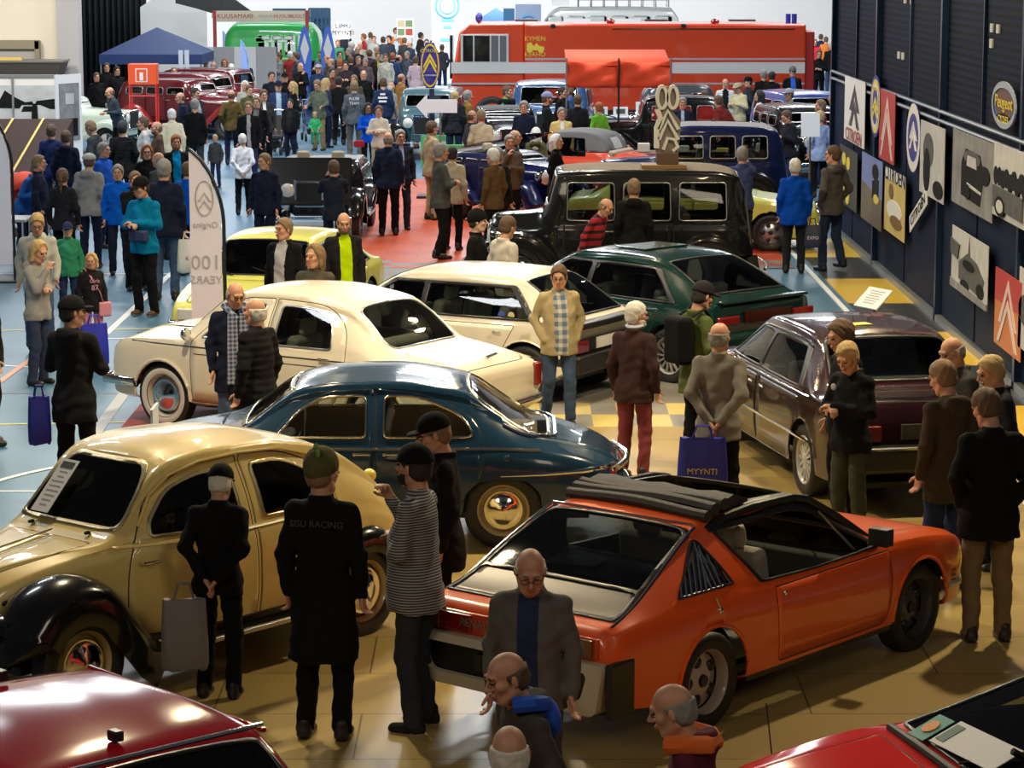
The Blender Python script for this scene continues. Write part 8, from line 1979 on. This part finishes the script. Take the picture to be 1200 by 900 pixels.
def cname(c):
    r,g,b_=c; m=max(c)
    if m<.045: return 'black'
    if m-min(c)<.06: return 'dark grey' if m<.2 else 'pale grey'
    if r==m: return ('orange' if g>.1 else 'red') if m>.25 else 'brown'
    if g==m: return 'green'
    return 'blue'
rows.sort(key=lambda r:r[0])
used={}
for i,(px,py,hc,c) in enumerate(rows):
    lab='%s person in %s in the dense far crowd'%(CN[hc],cname(c)); 
    left='left of' if px<400 else 'right of'
    place=('by the rear of the green bus' if px<345 else 'below the left diamond banner' if px<372 else 'below the right diamond banner' if px<392 else 'under the white notice' if px<416 else 'left of the picture board' if px<455 else 'under the picture board' if px<486 else 'behind the oval chevron sign')
    lab='%s person in %s top %s'%(CN[hc],cname(c),place)
    if lab in used:
        used[lab]+=1; lab+=', nearer to the camera' if used[lab]==2 else ', %s'%('nearest of them','farthest back','at the side')[used[lab]%3]
    else: used[lab]=1
    P(px,py,random.choice((1.68,1.74,1.8)),random.choice((-95,-70,-120,80,100,30,190)),lab,random.choice(('stand','stand','pockets','phone')),c,random.choice((BK,NV,DN)),random.choice(('short','short','bald','curly')) if hc!='y' else 'long',hc,res=.024)
for i,(px,py) in enumerate(((955,46),(962,40),(968,43))):
    P(px,py,1.72,random.choice((-90,90)),('person in red','person in dark blue','person in orange','person in pale blue','person in brown','person in white')[i]+' in the gap far beyond the fire engine','stand',((.4,.02,.03),(.02,.03,.08),(.5,.15,.03),(.2,.3,.45),(.1,.07,.05),(.55,.5,.5))[i],BK,'short','b',res=.024)
# child in the blue pushchair
P(369,131,1.0,-85,'toddler in green blanket sitting in the blue hooded pushchair','sit',(.03,.30,.10),(.05,.25,.12),'short','y',kid=True,z0=.12,res=.019)
# keep visitors clear of the cars and of each other: step nearer or farther along the line of sight
bpy.context.view_layer.update()
FOOT=[]
for o in list(bpy.data.objects):
    if o.parent is None and o.type=='EMPTY' and (o.get('category') in('car','bus','coach','fire engine','motorcycle','table','partition')):
        pts=[c_.matrix_world@Vector(q_) for c_ in o.children if c_.type=='MESH' for q_ in c_.bound_box]
        inv=o.matrix_world.inverted(); L_=[inv@q_ for q_ in pts]
        FOOT.append((inv,min(q_.x for q_ in L_),max(q_.x for q_ in L_),min(q_.y for q_ in L_),max(q_.y for q_ in L_)))
def blocked(p,me,r=.30):
    for inv,x0,x1,y0,y1 in FOOT:
        q_=inv@Vector((p[0],p[1],0))
        if x0-r<q_.x<x1+r and y0-r<q_.y<y1+r: return True
    return any(abs(o_.location.x-p[0])<.42 and abs(o_.location.y-p[1])<.36 for o_,_,_ in PEOPLE if o_ is not me)
for i_,(o_,A_,sc_) in enumerate(PEOPLE):
    if o_.location.y<34 or o_.location.z>.05 or o_.location.y>99 or not blocked(o_.location,o_): continue
    fr=A_['crown']; a_=o_.rotation_euler.z; cam_=Vector((0,0,CH))
    off=Vector((fr.x*math.cos(a_)-fr.y*math.sin(a_),fr.x*math.sin(a_)+fr.y*math.cos(a_)))
    cr=Vector((o_.location.x+off.x*sc_,o_.location.y+off.y*sc_,fr.z*sc_))
    for k_ in range(1,24):
        done_=False
        for sg in(1,-1):
            kk=1+sg*.12*k_/cr.y; c2=cam_+(cr-cam_)*kk; s2=c2.z/fr.z
            if not .86<s2/sc_<1.13: continue
            p2=(c2.x-off.x*s2,c2.y-off.y*s2)
            if not blocked(p2,o_): 
                o_.location=(p2[0],p2[1],0); o_.scale=(s2,)*3; PEOPLE[i_]=(o_,A_,s2); done_=True; break
        if done_: break
# ---------------- things people carry ----------------
def bag(label,p,w,h,m,rz=0,name='shopping_bag',txt=None,tm=None,d=.08,handles=True):
    e=empty(name,(p.x,p.y,p.z-h-.10),rz,label,'bag'); b=MB(); V=[]
    V=[];F=[];n=10
    for i,(z,f,g_) in enumerate(((0,.92,1.1),(h*.06,1,1.5),(h*.35,1.0,1.7),(h*.7,.96,1.2),(h,.90,.5))):
        for k in range(n*2): t=2*PI*k/(n*2); V.append((w/2*f*math.copysign(abs(math.cos(t))**.45,math.cos(t)),d/2*g_*math.copysign(abs(math.sin(t))**.7,math.sin(t))+.008*math.sin(k*2.1+i),z+.008*math.sin(k*1.7+i*2)))
    for i in range(4):
        for k in range(n*2): j=(k+1)%(n*2); F.append((i*2*n+k,i*2*n+j,(i+1)*2*n+j,(i+1)*2*n+k))
    F.append(tuple(range(2*n))[::-1]); F.append(tuple(8*n+k for k in range(2*n))); b.add(V,F); b.build('body',m,e)
    if handles:
        for s_ in(1,-1): q=MB(); q.tube([(-w*.2,s_*.02,h),(-w*.12,s_*.02,h+.10),(w*.12,s_*.02,h+.10),(w*.2,s_*.02,h)],.008,5); q.build('handle',m,e)
    if txt: text(txt,.07,e,Matrix.Translation((0,-d/2*1.6-.006,h*.45))@Matrix.Rotation(PI/2,4,'X'),tm,'print')
    return e
BB=mat('bag_blue',(.008,.012,.24),.6); YP=mat('print_yellow',(.5,.42,.05),.6)
p=hand_at(baldgrey,'R'); bag('royal blue bag with yellow print hanging behind the bald man in grey',Vector((p.x-.10,p.y-.10,p.z+.05)),.42,.50,BB,-.1,txt='MYYNTI',tm=YP)
p=hand_at(bagmen[0],'R'); bag('grey plastic bag behind the man in the black cap',Vector((p.x-.16,p.y-.08,p.z+.05)),.30,.46,mat('bag_grey',(.16,.15,.15),.6),.1)
p=manleft.location; bag('dark blue bag at the side of the man in the black hooded jacket',Vector((p.x-.30,p.y-.06,1.05)),.20,.42,BB,.3)
q=at(111,430); bag('bright blue shopping bag held beside the girl with the pink bag',Vector((q.x,q.y,.61)),.34,.50,mat('bag_bright_blue',(.01,.02,.42),.6),.3)
p=hand_at(navybag,'R'); bag('white plastic bag with red mark carried on the blue floor',Vector((p.x+.05,p.y-.08,p.z+.05)),.30,.46,WHITE,0,txt='K',tm=mat('letter_red'))
p=hand_at(bluean,'R'); bag('printed dark and white bag beside the bright blue anorak',Vector((p.x+.05,p.y-.05,p.z+.03)),.26,.34,mat('bag_dark',(.03,.04,.09),.6),0,txt='EXPO',tm=WHITE)
q=at(790,490); bag('dark drawstring bag with yellow letters beside the olive jacket',Vector((q.x+.02,q.y-.2,1.10)),.26,.36,mat('bag_black',(.01,.01,.012),.7),.2,txt='AUTO',tm=YP)
